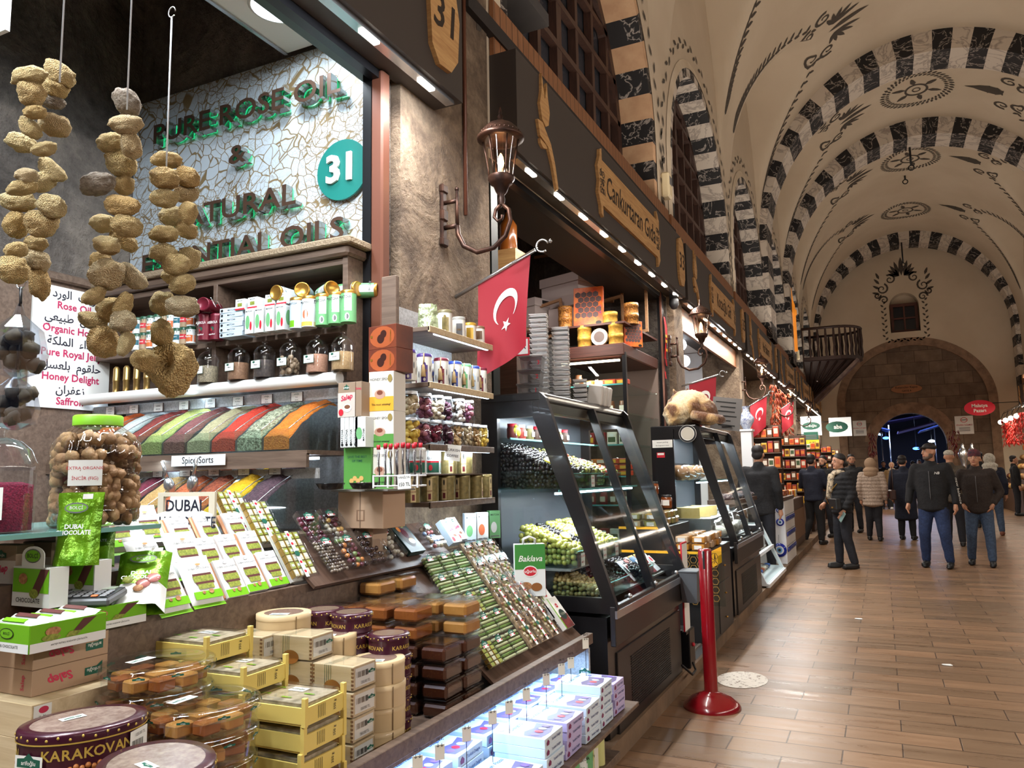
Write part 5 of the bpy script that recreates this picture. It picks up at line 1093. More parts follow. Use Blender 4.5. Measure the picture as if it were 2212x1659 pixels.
# ================================================================ box column between the stall and the pillar
CY_ = 2.62
def atcol(px, py, y=CY_): return onY(px, py, y)
CHB = M('choc_box', (88, 40, 30), .4, noise_=(5, (128, 62, 38))); YLW = M('honey_yellow', (232, 172, 52), .45); HGR = M('honey_green', (86, 150, 66), .45); CARDW = M('honey_white', (226, 222, 212), .45)
base = atcol(790, 1062); bx = base.x
mb = MB(); mb.box((0, 0, .075), (.225, .16, .15), CARDB, ch=.002); mb.box((0, -.081, .075), (.004, .001, .15), M('carton_gap', (120, 98, 80))); mb.art(.225, .15, [('r', .42, .2, .6, .5, M('stamp_brown', (130, 100, 78))), ('r', .45, .23, .57, .47, CARDB)], FF(.16, .15))
z0c = atcol(775, 1130).z-.02
solo(mb, 'cardboard_carton', 'plain brown cardboard carton under the vanilla stand', 'carton', (bx-.005, CY_+.05, z0c)); zc = z0c+.15
mb = MB(); mb.box((0, 0, 0), (.14, .1, z0c-1.075), CARDB); solo(mb, 'spare_carton', 'smaller brown carton under the cardboard carton', 'carton', (bx-.04, CY_+.06, 1.073+(z0c-1.075)/2))
mb = MB(); mb.box((0, 0, .004), (.28, .2, .008), M('grey_board', (120, 116, 110), .6)); solo(mb, 'serving_board', 'thin grey board on the cardboard carton', 'board', (bx+.01, CY_+.04, zc)); zc += .0085
honey_l = [('t', 'HONEY SPOON', .5, .8, .09, INK, {'bold': .012}), ('e', .45, .42, .22, .12, M('spoon_cup', (190, 150, 130))), ('e', .45, .46, .12, .06, M('spoon_dark', (120, 60, 40))), ('e', .86, .82, .09, .1, M('gold_seal', (150, 130, 70)))]
def hspoon(z, h, low, nm, lab):
    b = carton('honey', .115, .11, h, CARDW, [('r', 0, 0, 1, .36, low)]+honey_l+[('t', 'The most amazing!', .5, .16, .07, BLACK)], None, None); b.art(.11, h, [('r', 0, 0, 1, 1, low), ('t', "SAVE THE BEST", .5, .74, .08, INK, {'sx': .8}), ('t', "OF TIME", .5, .64, .08, INK)], FL(.115, h)); return solo(b, 'honey_spoon_carton', lab, 'carton', (bx+.055, CY_+.075, z), rz=.12, group='honey spoon cartons')
za = atcol(800, 1010).z
pY = zc
b = carton('honey', .13, .1, .17, HGR, [('t', 'SAVE THE BEST', .5, .78, .08, GREEN), ('t', 'OF TIME', .5, .68, .08, GREEN)]+[('e', .3+.12*i, .2+.06*(i % 2), .08, .06, M('hex_tan', (214, 170, 100))) for i in range(4)]); solo(b, 'green_honey_carton', 'green carton with tan honeycomb print behind the vanilla tubes', 'carton', (bx-.045, CY_+.045, zc), rz=.1)
hspoon(zc, .17, HGR, 0, 'hidden honey spoon carton at the bottom of the column')
hspoon(zc+.1705, .15, HGR, 0, 'white and green honey spoon carton, middle of the column'); hspoon(zc+.321, .165, YLW, 1, 'yellow and white honey spoon carton near the chocolate boxes')
zt = zc+.1715
for i in range(4):
    b = carton('mat', .021, .085, .125, MATW, [('t', 'MATCHA', .5, .35, .12, BLACK, {'rot': H90, 'sx': 1}), ('e', .5, .09, .3, .05, BLACK)]); solo(b, 'slim_matcha_carton', 'slim white matcha carton, %s of four under the salep cartons' % nth(i), 'carton', (bx-.088+.0225*i, CY_+.0, zt), group='slim matcha cartons')
b = carton('mat', .052, .085, .125, MATW, [('e', .4, .45, .3, .2, MATG), ('t', 'MATCHA', .85, .4, .1, BLACK, {'rot': H90})]); solo(b, 'matcha_carton', 'white matcha carton with green heap print under the salep carton', 'carton', (bx+.002-.0, CY_+.0-.0, zt), group=None)
zt += .126
b = carton('salep', .088, .085, .145, TAUPE, salepart, [('t', 'Salep', .5, .8, .12, SALEPR)]); solo(b, 'salep_carton', 'taupe salep carton with cup print on the slim matcha cartons', 'carton', (bx-.068, CY_+.0, zt))
b = carton('salep', .03, .085, .145, TAUPE, [('t', 'Salep', .5, .8, .1, SALEPR)]); solo(b, 'salep_carton', 'narrow taupe salep carton beside the one with cup print', 'carton', (bx-.007, CY_+.0, zt))
zt2 = zc+.487
for k in range(2):
    t = solo(carton('choc', .155, .11, .1, CHB, [('e', .5, .5, .45, .46, M('choc_swirl', (166, 84, 46), .4)), ('e', .45, .42, .13, .2, M('choc_ball', (58, 30, 26), .3)), ('e', .55, .62, .11, .17, M('choc_ball', (58, 30, 26), .3)), ('t', 'Chocolate', .8, .5, .12, GOLD, {'rot': H90 if k else -H90, 'shear': .2}), ('e', .12, .55, .04, .06, GOLD)]), 'chocolate_gift_box', ['lower brown chocolate ball box atop the carton column', 'upper brown chocolate ball box with curved flap'][k], 'box', (bx+.055, CY_+.10, zt2+.1005*k), rz=-.12, group='chocolate ball boxes')
# black bowls and vanilla tubes
for k, px in enumerate(((712, 1056), (785, 1050))):
    p = atcol(px[0], px[1], 2.5); b = MB(); b.lathe([(.025, 0), (.045, .004), (.058, .024), (.06, .026), (.054, .022), (.03, .01), (0, .009)], M('black_plastic', (20, 20, 22), .25), 24, cap=False)
    t = thing('black_bowl', ['empty black plastic bowl at the edge of the board', 'black plastic bowl of sample sweets before the vanilla stand'][k], 'bowl', (p.x, 2.505, zc+.001)); b.build('bowl', t)
    if k: 
        b = MB(); heap_balls(b, .07, .02, mixes[1][0], .007, 0, 3); b.build('samples', t, (0, .0, .012), (.0, 0, 0))['kind'] = 'stuff'
p = atcol(868, 1055, 2.50); t = thing('vanilla_stand', 'white wire stand full of red-capped vanilla pod tubes', 'stand', (p.x-.01, 2.50, zc+.001))
b = MB(); WH = M('white_wire', (226, 226, 228), .4)
for z in (.012, .05): b.tube([(x, y, z) for x, y in ((-.1, -.03), (.1, -.03), (.1, .03), (-.1, .03))], .0035, WH, 5, closed=True)
for x in (-.1, -.033, .033, .1): b.box((x, -.03, .03), (.007, .005, .05), WH)
b.build('wire_frame', t); b = MB(); b.art(.06, .055, [('r', 0, 0, 1, 1, WHITE), ('t', 'VANİLYA', .5, .78, .22, BLACK), ('t', '150 TL', .5, .3, .34, BLACK)], frame((.045, -.036, .028), (1, 0, .05), (0, 0, 1))); b.build('price_card', t)
vt = bpy.data.objects.new('vanilla_tube', None); COL.objects.link(vt); vt['category'] = 'tube'; vt['label'] = 'x'
b = MB(); b.tube([(0, 0, 0), (0, 0, .15)], .0055, CLR, 8); b.build('glass_tube', vt); b = MB(); b.tube([(0, 0, .005), (.002, .001, .06), (-.001, 0, .1), (.001, 0, .14)], .0025, M('vanilla_pod', (38, 26, 24), .5), 6); b.build('pod', vt); b = MB(); b.tube([(0, 0, .15), (0, 0, .168)], .0075, RED, 8); b.build('cap', vt)
vk = Kit(vt)
for i in range(14): vk.put((p.x-.098+.0135*i, 2.50+(.012 if i % 2 else -.01), zc+.004+.003*(i % 3)), (0, .02*(i % 3-1), 0), 'vanilla pod tube with a red cap, %s along the wire stand' % (nth(i) if i < 12 else ['last but one', 'last'][i-12]), 'vanilla pod tubes')
# ================================================================ open shelves on the stone pillar
t = thing('pillar_shelves', 'walnut wall shelves with LED edges fixed to the stone pillar', 'shelves', (0, 0, 0)); SXC = -1.835
b = MB(); b.box((-2.06, 2.985, 1.86), (.1, .03, 1.08), MDWOOD, ch=.003); b.build('side_panel', t)
b = MB(); b.box((-2.085, 3.3, 1.86), (.012, .62, .84), LINEN); b.build('back_panel', t)
SHZ = [2.13, 1.87, 1.585, 1.325]
for k, z in enumerate(SHZ):
    b = MB(); b.box((-1.965, 3.305, z), (.26, .64, .022), MDWOOD, ch=.002); b.box((SXC-.004, 3.305, z-.002), (.012, .64, .03), PALEWOOD if k < 2 else MDWOOD, ch=.002); bo = b.build('shelf_board', t)
    b = MB(); b.box((SXC-.02, 3.33, z-.0145), (.012, .54, .006), LEDC); b.build('led_edge', bo)
    area('shelf_led', (SXC-.02, 3.32, z-.02), (-2.0, 3.32, z-.3), .54, .015, 2.6, (.8, .92, 1))
PUR = M('purple_can', (70, 44, 120), .4); BLU = M('blue_can', (40, 62, 140), .4); OLV = M('olive_tin', (120, 108, 70), .35, .4, noise_=(50, (150, 134, 84)))
def tassel_can(body, lidm):
    c = can('tassel_tin', .036, .135, CARDW, lidm, [('r', .3, .02, .75, .62, body), ('t', 'KIRK', .52, .42, .12, GOLD), ('e', .52, .62, .22, .1, body), ('e', .1, .3, .1, .12, INK), ('e', .95, .5, .1, .12, INK), ('e', .52, .12, .16, .06, WHITE)])
    b = MB(); b.tube([(.0, -.037, .14), (-.003, -.039, .085)], .0025, M('tassel_tan', (196, 166, 116), .8), 5); b.lathe([(.004, .085), (.007, .078), (.012, .03), (.011, .028)], M('tassel_tan', (196, 166, 116), .8), 8, T(-.003, -.042, 0)); b.build('tassel', c); return c
tk = [Kit(tassel_can(*a)) for a in ((PUR, PUR), (MAROON, MAROON), (BLU, BLU), (MATG, MATG), (PALEB, BLU))]
tn = ['purple', 'maroon', 'dark blue', 'pale green', 'light blue']
sy = lambda px, x=-1.90: onX(px, 800, x).y
for i, (px, k) in enumerate(((882, 0), (917, 0), (953, 1), (982, 2), (1003, 3), (1021, 4), (1037, 1))):
    tk[k].put((-1.90, sy(px), SHZ[1]+.012), (0, 0, .5), '%s coffee tin with tassel, %s along the second pillar shelf' % (tn[k], nth(i)), 'tasselled coffee tins')
for i, px in enumerate((905, 932, 957, 980)): tk[(i+1) % 5].put((-1.99, sy(px, -1.99), SHZ[1]+.012), (0, 0, .5), 'tasselled tin in the rear line of the second pillar shelf, %s along' % nth(i), 'tasselled coffee tins')
oc = [can('coffee_tin', .036, .12, CARDW, M('olive_lid', (116, 108, 76), .4), [('r', .3, .02, .8, .7, OLV), ('e', .5, .7, .2, .1, OLV), ('e', .52, .12, .14, .06, WHITE)]), can('coffee_tin', .034, .11, CARDW, M('grey_lid', (150, 148, 142), .4), [('r', .3, .02, .8, .7, INK), ('t', 'KIRK', .52, .4, .12, GOLD)]), can('coffee_tin', .033, .1, CARDW, M('gold_lid', (190, 150, 56), .35, .4), [('r', .2, .02, .8, .75, M('gold_lid', (190, 150, 56), .35, .4))]), can('coffee_tin', .03, .1, CARDW, M('brownspot', (110, 80, 58), .4), [('r', .2, .3, .8, .75, M('brownspot', (110, 80, 58), .4))])]
for i, px in enumerate((962, 992, 1016, 1036)): o = oc[i]; o.location = (-1.90, sy(px), SHZ[0]+.012); o.rotation_euler = (0, 0, .5); o['label'] = '%s coffee tin on the top pillar shelf' % ['olive lidded', 'grey lidded', 'gold', 'brown spotted'][i]; o['group'] = 'coffee tins on the top pillar shelf'
t = thing('foil_coffee_bag', 'crumpled pale green foil bag on the top pillar shelf', 'bag', (-1.90, sy(925), SHZ[0]+.012), rz=.5)
b = MB(); FGR = M('pale_green_foil', (178, 190, 152), .2, .5, bump=(22, .8, .03)); fn = lambda u, v: V(((u-.5)*.1*(1-.15*v), -.03*sin(pi*min(1, max(0, u)))*(1-.6*v)+.012*noise.noise(V((u*6, v*6, 3))), v*.125+.012*noise.noise(V((u*5, 2, 1)))*v))
b.grid(fn, 14, 14, FGR); b.grid(lambda u, v: V(((.5-u)*.1*(1-.15*v), .03*sin(pi*u)*(1-.8*v), v*.12)), 10, 8, FGR); b.build('foil', t)
# glass jars, two levels on the third shelf
def sqjar(m1, m2, n, r):
    t = bpy.data.objects.new('fruit_jar', None); COL.objects.link(t); t['category'] = 'jar'; t['label'] = 'x'; b = MB(); q = random.Random(n)
    for i in range(46): b.ell((q.uniform(-.026, .026), q.uniform(-.024, .024), q.uniform(.012, .095)), (r, r*.7, r*.8), m1 if q.random() < .65 else m2, 7, 5)
    b.build('dried_fruit', t)['kind'] = 'stuff'
    b = MB(); b.lathe([(.036, 0), (.04, .008), (.04, .095), (.032, .106), (.033, .108)], CLR, 16, smooth=True); b.build('glass_body', t); b = MB(); b.lathe([(.034, .105), (.034, .118), (0, .119)], M('jar_cap', (214, 216, 220), .3, .3), 18); b.build('cap', t); return t
F = lambda n, c: M('fruit_'+n, c, .6)
jm = [(F('banana', (214, 196, 160)), F('banana2', (190, 168, 126)), .015), (F('fig', (120, 60, 84)), F('figpink', (190, 120, 130)), .015), (F('apple', (208, 192, 160)), F('pale', (226, 216, 196)), .014), (F('plum', (84, 40, 60)), F('plum2', (110, 56, 76)), .013), (F('coconut', (222, 214, 204)), F('shell', (120, 96, 80)), .015), (F('mango', (216, 178, 66)), F('mango2', (228, 196, 96)), .017), (F('berry', (130, 28, 54)), F('berry2', (100, 20, 44)), .012), (F('ginger', (206, 172, 118)), F('ginger2', (186, 146, 92)), .013)]
jn = ['dried banana', 'dried fig slices', 'apple slices', 'dark plums', 'coconut', 'mango strips', 'red berries', 'ginger']
jk = [Kit(sqjar(a, b_, i, r)) for i, (a, b_, r) in enumerate(jm)]
for lv, lst in enumerate((((885, 5), (912, 1), (938, 6), (962, 3), (983, 7), (1004, 0), (1022, 7), (1037, 5)), ((886, 0), (916, 1), (942, 2), (960, 3), (988, 4), (1008, 1)))):
    for i, (px, k) in enumerate(lst): jk[k].put((-1.90, sy(px), SHZ[2]+.012+lv*.1195), (0, 0, .4*i), 'jar of %s, %s along the %s level of the third pillar shelf' % (jn[k], nth(i), ['lower', 'upper'][lv]), 'dried fruit jars')
# collagen tubs and gold coffee tins on two levels of the lowest shelf space
ct = Kit(can('collagen_tub', .046, .115, MATW, WHITE, [('t', 'COLLAGEN', .5, .62, .13, BLACK), ('r', 0, .05, 1, .45, GREEN), ('r', 0, .45, 1, .52, RED), ('e', .5, .25, .2, .12, RED)]))
gtin = Kit(can('gold_coffee_tin', .043, .118, OLV, OLV, [('r', .55, .02, .85, .95, M('tin_cream', (206, 186, 140), .4)), ('e', .7, .72, .09, .12, BLACK), ('t', 'KAHVE', .7, .4, .08, M('tin_red', (120, 50, 40))), ('r', .62, .08, .78, .3, MAROON)]))
for i, px in enumerate((900, 930)): ct.put((-1.905, sy(px, -1.905), SHZ[3]+.138), (0, 0, .5), ['front', 'rear'][i]+' white collagen tub on the coffee tins', 'collagen tubs')
for i, px in enumerate((966, 1000)): gtin.put((-1.905, sy(px, -1.905), SHZ[3]+.138), (0, 0, .5-.4*i), 'gold coffee tin on the upper layer, %s past the collagen tubs' % nth(i), 'gold coffee tins')
for i, px in enumerate((886, 926, 962, 994, 1022, 1042)): gtin.put((-1.905, sy(px, -1.905), SHZ[3]+.012), (0, 0, .5-.3*i), 'gold coffee tin on the bottom pillar shelf, %s from the box column' % nth(i), 'gold coffee tins')
b = MB(); b.box((-1.905, 3.28, SHZ[3]+.134), (.1, .6, .005), DKWOOD); solo(b, 'thin_shelf', 'thin dark board between two layers of coffee tins', 'board')
b = MB(); b.art(.075, .075, [('r', 0, 0, 1, 1, WHITE), ('t', 'TURKISH', .5, .66, .22, M('navy_ink', (28, 30, 46))), ('t', 'COFFEE', .5, .3, .22, M('navy_ink', (28, 30, 46)))], frame((0, 0, 0), (.8, .6, -.12), (.05, 0, 1))); b.box((0, .003, 0), (.004, .004, .07), WHITE)
p = onX(978, 978, -1.815); solo(b, 'coffee_note', 'tilted handwritten note about Turkish coffee on the shelf edge', 'sign', (p.x, p.y, p.z))
# ================================================================ sloping rack: sweet packs and nut packs
NS = (-1.39, .672, R_(40)); NT_ = R_(38)
GP = M('lokum_green', (118, 150, 66), .4, noise_=(26, (60, 92, 36))); NUTP = M('nut_bar', (104, 78, 62), .5, noise_=(45, (176, 148, 112)))
def fill_green(b, w, h, d):
    for j in range(7): b.box((0, -.012, (j+.5)*h/7), (w, .018, h/7-.004), GP if j % 2 else M('lokum_pale', (196, 200, 150), .4), ch=.003)
def fill_gold(b, w, h, d):
    for j in range(5):
        for i in range(3): b.box(((i-1)*w/3, -.012, (j+.5)*h/5), (w/3-.004, .018, h/5-.004), GRNP if i != 1 else CREP, ch=.002); b.box(((i-1)*w/3-w/6+.002, -.013, (j+.5)*h/5), (.003, .019, h/5-.004), GILT)
def fill_nuts(b, w, h, d):
    b.box((0, -.008, h/2), (w, .012, h), NUTP); q = random.Random(4)
    for i in range(26): b.ell((q.uniform(-w/2, w/2)*.9, -.017, q.uniform(.01, h-.01)), (.009, .006, .008), [NUTB, NUTG, F('banana', (214, 196, 160)), P('dark', (48, 30, 30))][i % 4], 7, 5)
kg = Kit(clear_box('sweet_pack', 'sweet pack', .115, .115, .026, fill_green, 'sweet_rolls', ribbon=False)); kg2 = Kit(clear_box('sweet_pack', 'sweet pack', .115, .115, .026, fill_gold, 'wrapped_sweets')); kn = Kit(clear_box('nut_pack', 'nut pack', .105, .15, .028, fill_nuts, 'nut_bars')); kn2 = Kit(clear_box('nut_pack', 'nut pack', .105, .17, .028, fill_nuts, 'nut_bars', ribbon=True, lbl=False))
rows_ = [.045, .165, .285, .405, .52]
def onslope(t, y): return V((NS[0]-cos(NS[2])*t, y, NS[1]+sin(NS[2])*t))
for r, t_ in enumerate(rows_):
    yb = 2.73+.045*r
    for i in range(3): (kg2 if (r == 0 and i == 0) or r == 2 and i == 1 else kg).put(onslope(t_, yb+.06+i*.121), lean(NT_), '%s green sweet pack in the %s row up from the ledge' % (nth(i), nth(r)), 'green sweet packs')
    for i in range(4 if r > 1 else 3):
        y = yb+.44+i*.118
        if y > 3.62: continue
        if r == 1: continue
        (kn2 if r in (0,) else kn).put(onslope(t_+(.0 if r else .0), y), lean(NT_), '%s nut pack in the %s row up from the ledge' % (nth(i), nth(r)), 'nut packs')
    if r == 1:
        for i in range(4): kn2.put(onslope(t_+.02, yb+.44+i*.112), lean(NT_), '%s ribboned nut pack in the second row up' % nth(i), 'nut packs')
KAD = M('kadayif_white', (226, 222, 214), .5)
for i in range(3):
    b = carton('kadayif', .112, .026, .17, KAD, [('p', [(.1, 0), (.95, 0), (.95, .42), (.1, .36)], M('kad_red', (130, 52, 50), .5, noise_=(60, (84, 34, 34)))), ('e', .55, .42, .3, .17, M('kad_green', (38, 52, 46))), ('e', .5, .72, .12, .07, RED), ('t', 'uğurlu', .5, .72, .06, WHITE), ('t', 'TADIM', .55, .43, .1, M('kad_pale', (150, 150, 130))), ('r', 0, 0, .07, 1, LIME)])
    solo(b, 'kadayif_carton', '%s white dessert carton with dark green emblem at the case end' % nth(i), 'carton', onslope(.05+.075*i, 3.60), rot=lean(NT_), group='dessert cartons')
# baklava gift bag
p = onX(1150, 1275, -1.60); t = thing('baklava_bag', 'green and white baklava gift bag with rope handles', 'gift bag', (-1.60, p.y-.03, .862), rz=.55)
b = carton('bag', .15, .06, .25, MATW, [('r', 0, .52, 1, 1, M('bag_green', (60, 134, 58), .45)), ('t', 'Baklava', .5, .72, .16, WHITE, {'shear': .3}), ('e', .5, .48, .24, .11, WHITE), ('e', .5, .48, .21, .09, RED), ('t', 'uğurlu', .5, .48, .085, WHITE), ('e', .35, .2, .2, .08, NUTB), ('e', .7, .18, .18, .08, M('bak_brown', (140, 88, 44))), ('r', .05, .02, .4, .07, LIME)], [('r', 0, 0, 1, 1, RED)]); b.build('bag_body', t)
for y in (-.02, .02): b = MB(); b.tube([(-.03, y, .25), (-.028, y-.01, .275), (0, y-.018, .287), (.028, y-.01, .275), (.03, y, .25)], .0035, WHITE, 6); b.build('rope_handle', t)
# ================================================================ lower lit shelf: lokum boxes, price tickets, cans below
LOK = M('lokum_blue_white', (206, 222, 236), .4); LVIO = M('lokum_violet', (110, 80, 168), .4); LBR = M('lokum_photo', (96, 84, 120), .4)
def lok_box(w, d, h, top, side, kind):
    arts = [('p', [(.08, .1), (.5, .06), (.92, .14), (.95, .5), (.6, .42), (.3, .5), (.06, .42)], LBR), ('t', ['Turkish Delight', 'Pişmaniye', 'Turkish Floss', 'Delights'][kind % 4], .5, .74, .14, M('lok_ink', (58, 74, 128)), {'shear': .3}), ('e', .18, .9, .1, .06, M('lok_brand', (120, 40, 90)))]+[('e', .22+.2*i, .26, .08, .08, [LVIO, RED, M('lok_pale', (176, 190, 214))][i % 3]) for i in range(4)]
    sd = [('t', 'Turkish Delight', .62, .5, .4, M('lok_ink', (58, 74, 128))), ('p', [(.1, .2), (.22, .2), (.24, .5), (.16, .8), (.08, .5)], M('lok_brand', (120, 40, 90)))]
    return carton('lokum', w, d, h, top, sd, sd, None, arts)
qk = random.Random(8); y = 1.0; LP = []
cols = [(1.02, .24, 3), (1.28, .22, 3), (1.53, .25, 2), (1.80, .22, 3), (2.05, .2, 2), (2.28, .2, 3), (2.5, .2, 2), (2.72, .18, 4), (2.92, .18, 4), (3.12, .18, 4), (3.31, .17, 5), (3.49, .16, 4)]
for j, (yc, w, n) in enumerate(cols):
    kit = Kit(solo(lok_box(w-.012, .21, .034, [LOK, LOK, M('lokum_lilac', (186, 176, 220), .4)][j % 3], LOK, j), 'lokum_box', 'x', 'box'))
    for i in range(n): kit.put((-1.255+qk.uniform(-.006, .006), yc+.01, .370+.0345*i), (0, 0, H90+qk.uniform(-.03, .03)), 'Turkish delight box, %s, %s pile from the fig jar end' % (fromtop(i, n), nth(j)), 'Turkish delight boxes')
    kit2 = Kit(solo(lok_box(w-.014, .2, .04, LOK, LOK, j+1), 'lokum_box', 'x', 'box'))
    for i in range(3): kit2.put((-1.48+qk.uniform(-.006, .006), yc+.01, .370+.0405*i), (0, 0, H90+qk.uniform(-.04, .04)), 'Turkish delight box in the rear line, %s, %s pile' % (fromtop(i, 3), nth(j)), 'rear Turkish delight boxes')
b = MB(); b.tube([(-1.16, 2.28+.05*cos(a)*1.0, .46+.05*sin(a)) for a in [pi*i/10 for i in range(11)]], .004, M('cord_cream', (206, 196, 176), .8), 6); solo(b, 'cord_handle', 'twisted cream cord handle lying on the delight boxes', 'cord', (0, 0, .0))
pr = [('430 TL', 1265, 1390), ('360 TL', 1233, 1432), ('280 TL', 1213, 1446), ('320 TL', 1180, 1468), ('280 TL', 1137, 1500), ('130 TL', 1100, 1528), ('220 TL', 1064, 1550), ('180 TL', 1008, 1586), ('135 TL', 950, 1625), ('120 TL', 902, 1650)]
for i, (tx, px, py) in enumerate(pr):
    p = onX(px, py, -1.30); t = thing('price_ticket', 'cream price ticket on a stick, %s from the far end of the lit shelf' % nth(i), 'price ticket', (p.x, p.y, .45), rz=.9)
    b = MB(); b.box((0, 0, p.z-.45), (.032, .002, .046), M('ticket_cream', (222, 214, 190), .6)); b.art(.032, .046, [('t', tx, .5, .72, .26, BLACK, {'sx': .8}), ('t', '↓↓', .5, .3, .34, BLACK)], frame((0, -.0012, p.z-.42), (1, 0, 0), (0, 0, 1))); b.build('card', t)
    b = MB(); b.tube([(0, .002, .0), (0, .002, p.z-.45)], .0015, BLACK, 4); b.build('stick', t)
tin = [can('matcha_can', .036, .15, MATG, PALEB, [('t', 'MATCHA', .5, .6, .12, BLACK), ('r', .2, .1, .8, .45, MATW)]), can('matcha_can', .036, .15, MATW, PALEB, [('t', 'MATCHA', .5, .7, .12, BLACK), ('r', .0, .1, .5, .5, MATG)]), can('matcha_can', .034, .17, M('pale_yellow_can', (206, 206, 140), .4), STEEL, [('r', .3, .1, .7, .6, CARDW)])]
kk = [Kit(c) for c in tin]
for i in range(11): kk[2 if i > 8 else i % 2].put((-1.265, 2.68+.082*i, .131), (0, 0, .5+i), 'matcha can on the bottom shelf under the delight boxes, %s along' % nth(i), 'matcha cans on the bottom shelf')
p = onY(1264, 1450, 3.68); b = MB(); b.art(.07, .06, brandmark(.5, .5, .7), frame((0, 0, 0), (1, 0, 0), (0, 0, 1))); b.box((0, .002, 0), (.04, .002, .03), WHITE); solo(b, 'brand_sticker', 'blue white brand sticker on the lit end panel', 'sticker', (p.x, 3.676, p.z))
# ================================================================ fascias with wooden plaques and LED rails
FX = -1.91
ZF0, ZF1 = 3.45, 4.13
ORNDARK = M('burnt_ornament', (48, 36, 26), .8); PLQ = ORNWOOD
def plaque_outline(w, h, n=5):
    P = [(-w/2, -h*.36), (-w/2+.02, -h*.40)]
    P = [(-w/2+.10, -h*.33), (w/2-.10, -h*.33)]
    for i in range(9): a = -pi/2+pi*i/8; P.append((w/2-.10+.10*cos(a)+.022*cos(7*a), h*.5*sin(a)))
    P += [(w/2-.10, h*.33), (-w/2+.10, h*.33)]
    for i in range(9): a = pi/2+pi*i/8; P.append((-w/2+.10+.10*cos(a)-.022*cos(7*a), h*.5*sin(a)))
    return P
def tulip(mb, Mf):
    mb.plate([[(-.035, .0), (-.055, .10), (-.035, .20), (-.03, .33), (-.005, .17), (.0, .17), (.022, .30), (.028, .20), (.045, .10), (.03, .0), (.0, -.03)]], .02, PLQ, Mf)
    mb.plate([[(.0, -.06), (.05, -.12), (.09, -.24), (.12, -.40), (.10, -.42), (.06, -.26), (.02, -.16), (-.06, -.13), (-.08, -.03), (-.03, -.02)]], .02, PLQ, Mf)
    mb.plate([[(-.06, -.15), (.0, -.16), (.01, -.18), (-.03, -.20), (-.055, -.18)]], .02, PLQ, Mf)
names = ['', '', 'Cankurtaran Gıda', 'Kocaoğlu Gift', 'Nar Baharat', 'Lale Kuruyemiş', 'Sultan Hediyelik', 'Ipek Şekerleme']; nums = ['', '31', '33', '35', '37', '39', '41', '43']
def fascia(k, a, b, x, sg):
    L = b-a; c = (a+b)/2; t = thing('shop_fascia', ['dark shop fascia with wooden number 31 above the spice stall', 'dark shop fascia with carved name board, above the food shop behind the first lantern', 'dark shop fascia with carved name board, above the white-lit gift shop', 'dark shop fascia, fourth along the hall', 'dark shop fascia, fifth along the hall', 'dark shop fascia, sixth along the hall', 'dark shop fascia nearest the gate'][k-1]+('' if sg > 0 else ' on the opposite side'), 'sign', (x-sg*.1, c, 0))
    m = MB(); m.box((0, 0, (ZF0+ZF1)/2), (.2, L, ZF1-ZF0), FASC); m.build('board', t)
    m = MB(); m.box((0, 0, ZF1+.004), (.19, L-.02, .004), PLQ); m.box((-.07*sg, 0, ZF1+.19), (.03, L, .38), CLADW); m.build('wood_cladding', t)
    Mf = frame((sg*.11, 0, 0), (0, sg, 0), (0, 0, 1)) if sg > 0 else frame((-.11, 0, 0), (0, -1, 0), (0, 0, 1))
    zc = (ZF0+ZF1)/2
    if k > 1:
        m = MB(); tulip(m, Mf @ T(-L/2+.42, zc+.02, 0) @ SC(1.7, 1, 1)); m.build('tulip_emblem', t)
        m = MB(); w = 1.9; m.plate([plaque_outline(w, .58)], .03, PLQ, Mf @ T(0.15, zc, 0)); n = m.build('name_plaque', t)
        m = MB(); m.text(names[k], .27, ORNDARK, Mf @ T(.15, zc, .017), .006, .18, 0, .78 if k == 2 else .7); m.build('lettering', n)
        m = MB(); q = random.Random(k)
        for s_ in (-1, 1):
            for i in range(9): curl(m, 0, 0, q.random()*6, .035, 1.2, .006, lambda P, s_=s_, i=i: [Mf @ V((.15+s_*(w/2-.09+.035*((i % 3)-1))+pp[0], zc+.05*(i//3-1)*2.1*.75+pp[1], .0172)) for pp in P], 1)
        m.build('scroll_ornament', n)
    m = MB(); m.plate([[(-.13, -.2), (-.06, -.28), (.06, -.27), (.13, -.18), (.15, .05), (.10, .24), (.0, .29), (-.12, .24), (-.15, .05)]], .03, PLQ, Mf @ T(L/2-.22, zc+.02, 0)); n = m.build('number_plaque', t)
    m = MB(); m.text(nums[k], .26, ORNDARK, Mf @ T(L/2-.22, zc+.02, .017), .012, .1); m.build('numeral', n)
    m = MB(); m.box((sg*.05, 0, ZF0-.012), (.05, L-.1, .022), STEEL); m.box((0, L/2-.02, ZF0-.1), (.2, .02, .2), FASC) if False else None; r = m.build('light_rail', t)
    nl = max(3, int(L/.46))
    for i in range(nl):
        m = MB(); m.box((sg*.055, -L/2+.3+i*(L-.6)/(nl-1), ZF0-.028), (.035, .12, .012), LED, ch=.003); m.build('led_lamp', r)
CLADW = None
def cladding():
    t = NT('vertical_cladding'); g = t.add('TexCoord'); s = t.add('SeparateXYZ'); t.link(g.outputs['Object'], s.inputs[0])
    w = t.add('Math', operation='FRACT'); mlt = t.add('Math', operation='MULTIPLY'); t.link(s.outputs['Y'], mlt.inputs[0]); mlt.inputs[1].default_value = 11; t.link(mlt.outputs[0], w.inputs[0])
    n = t.noise(t.coords((1, 30, 2)), 2, 4); c = t.ramp(n, [(.3, rgb((128, 82, 52))), (.7, rgb((164, 112, 74)))])
    t.link(t.mix(t.ramp(w.outputs[0], [(.06, (1, 1, 1, 1)), (.1, (0, 0, 0, 1))]), c, rgb((50, 30, 20))), t.b.inputs['Base Color']); t.b.inputs['Roughness'].default_value = .5; return t.m
CLADW = cladding()
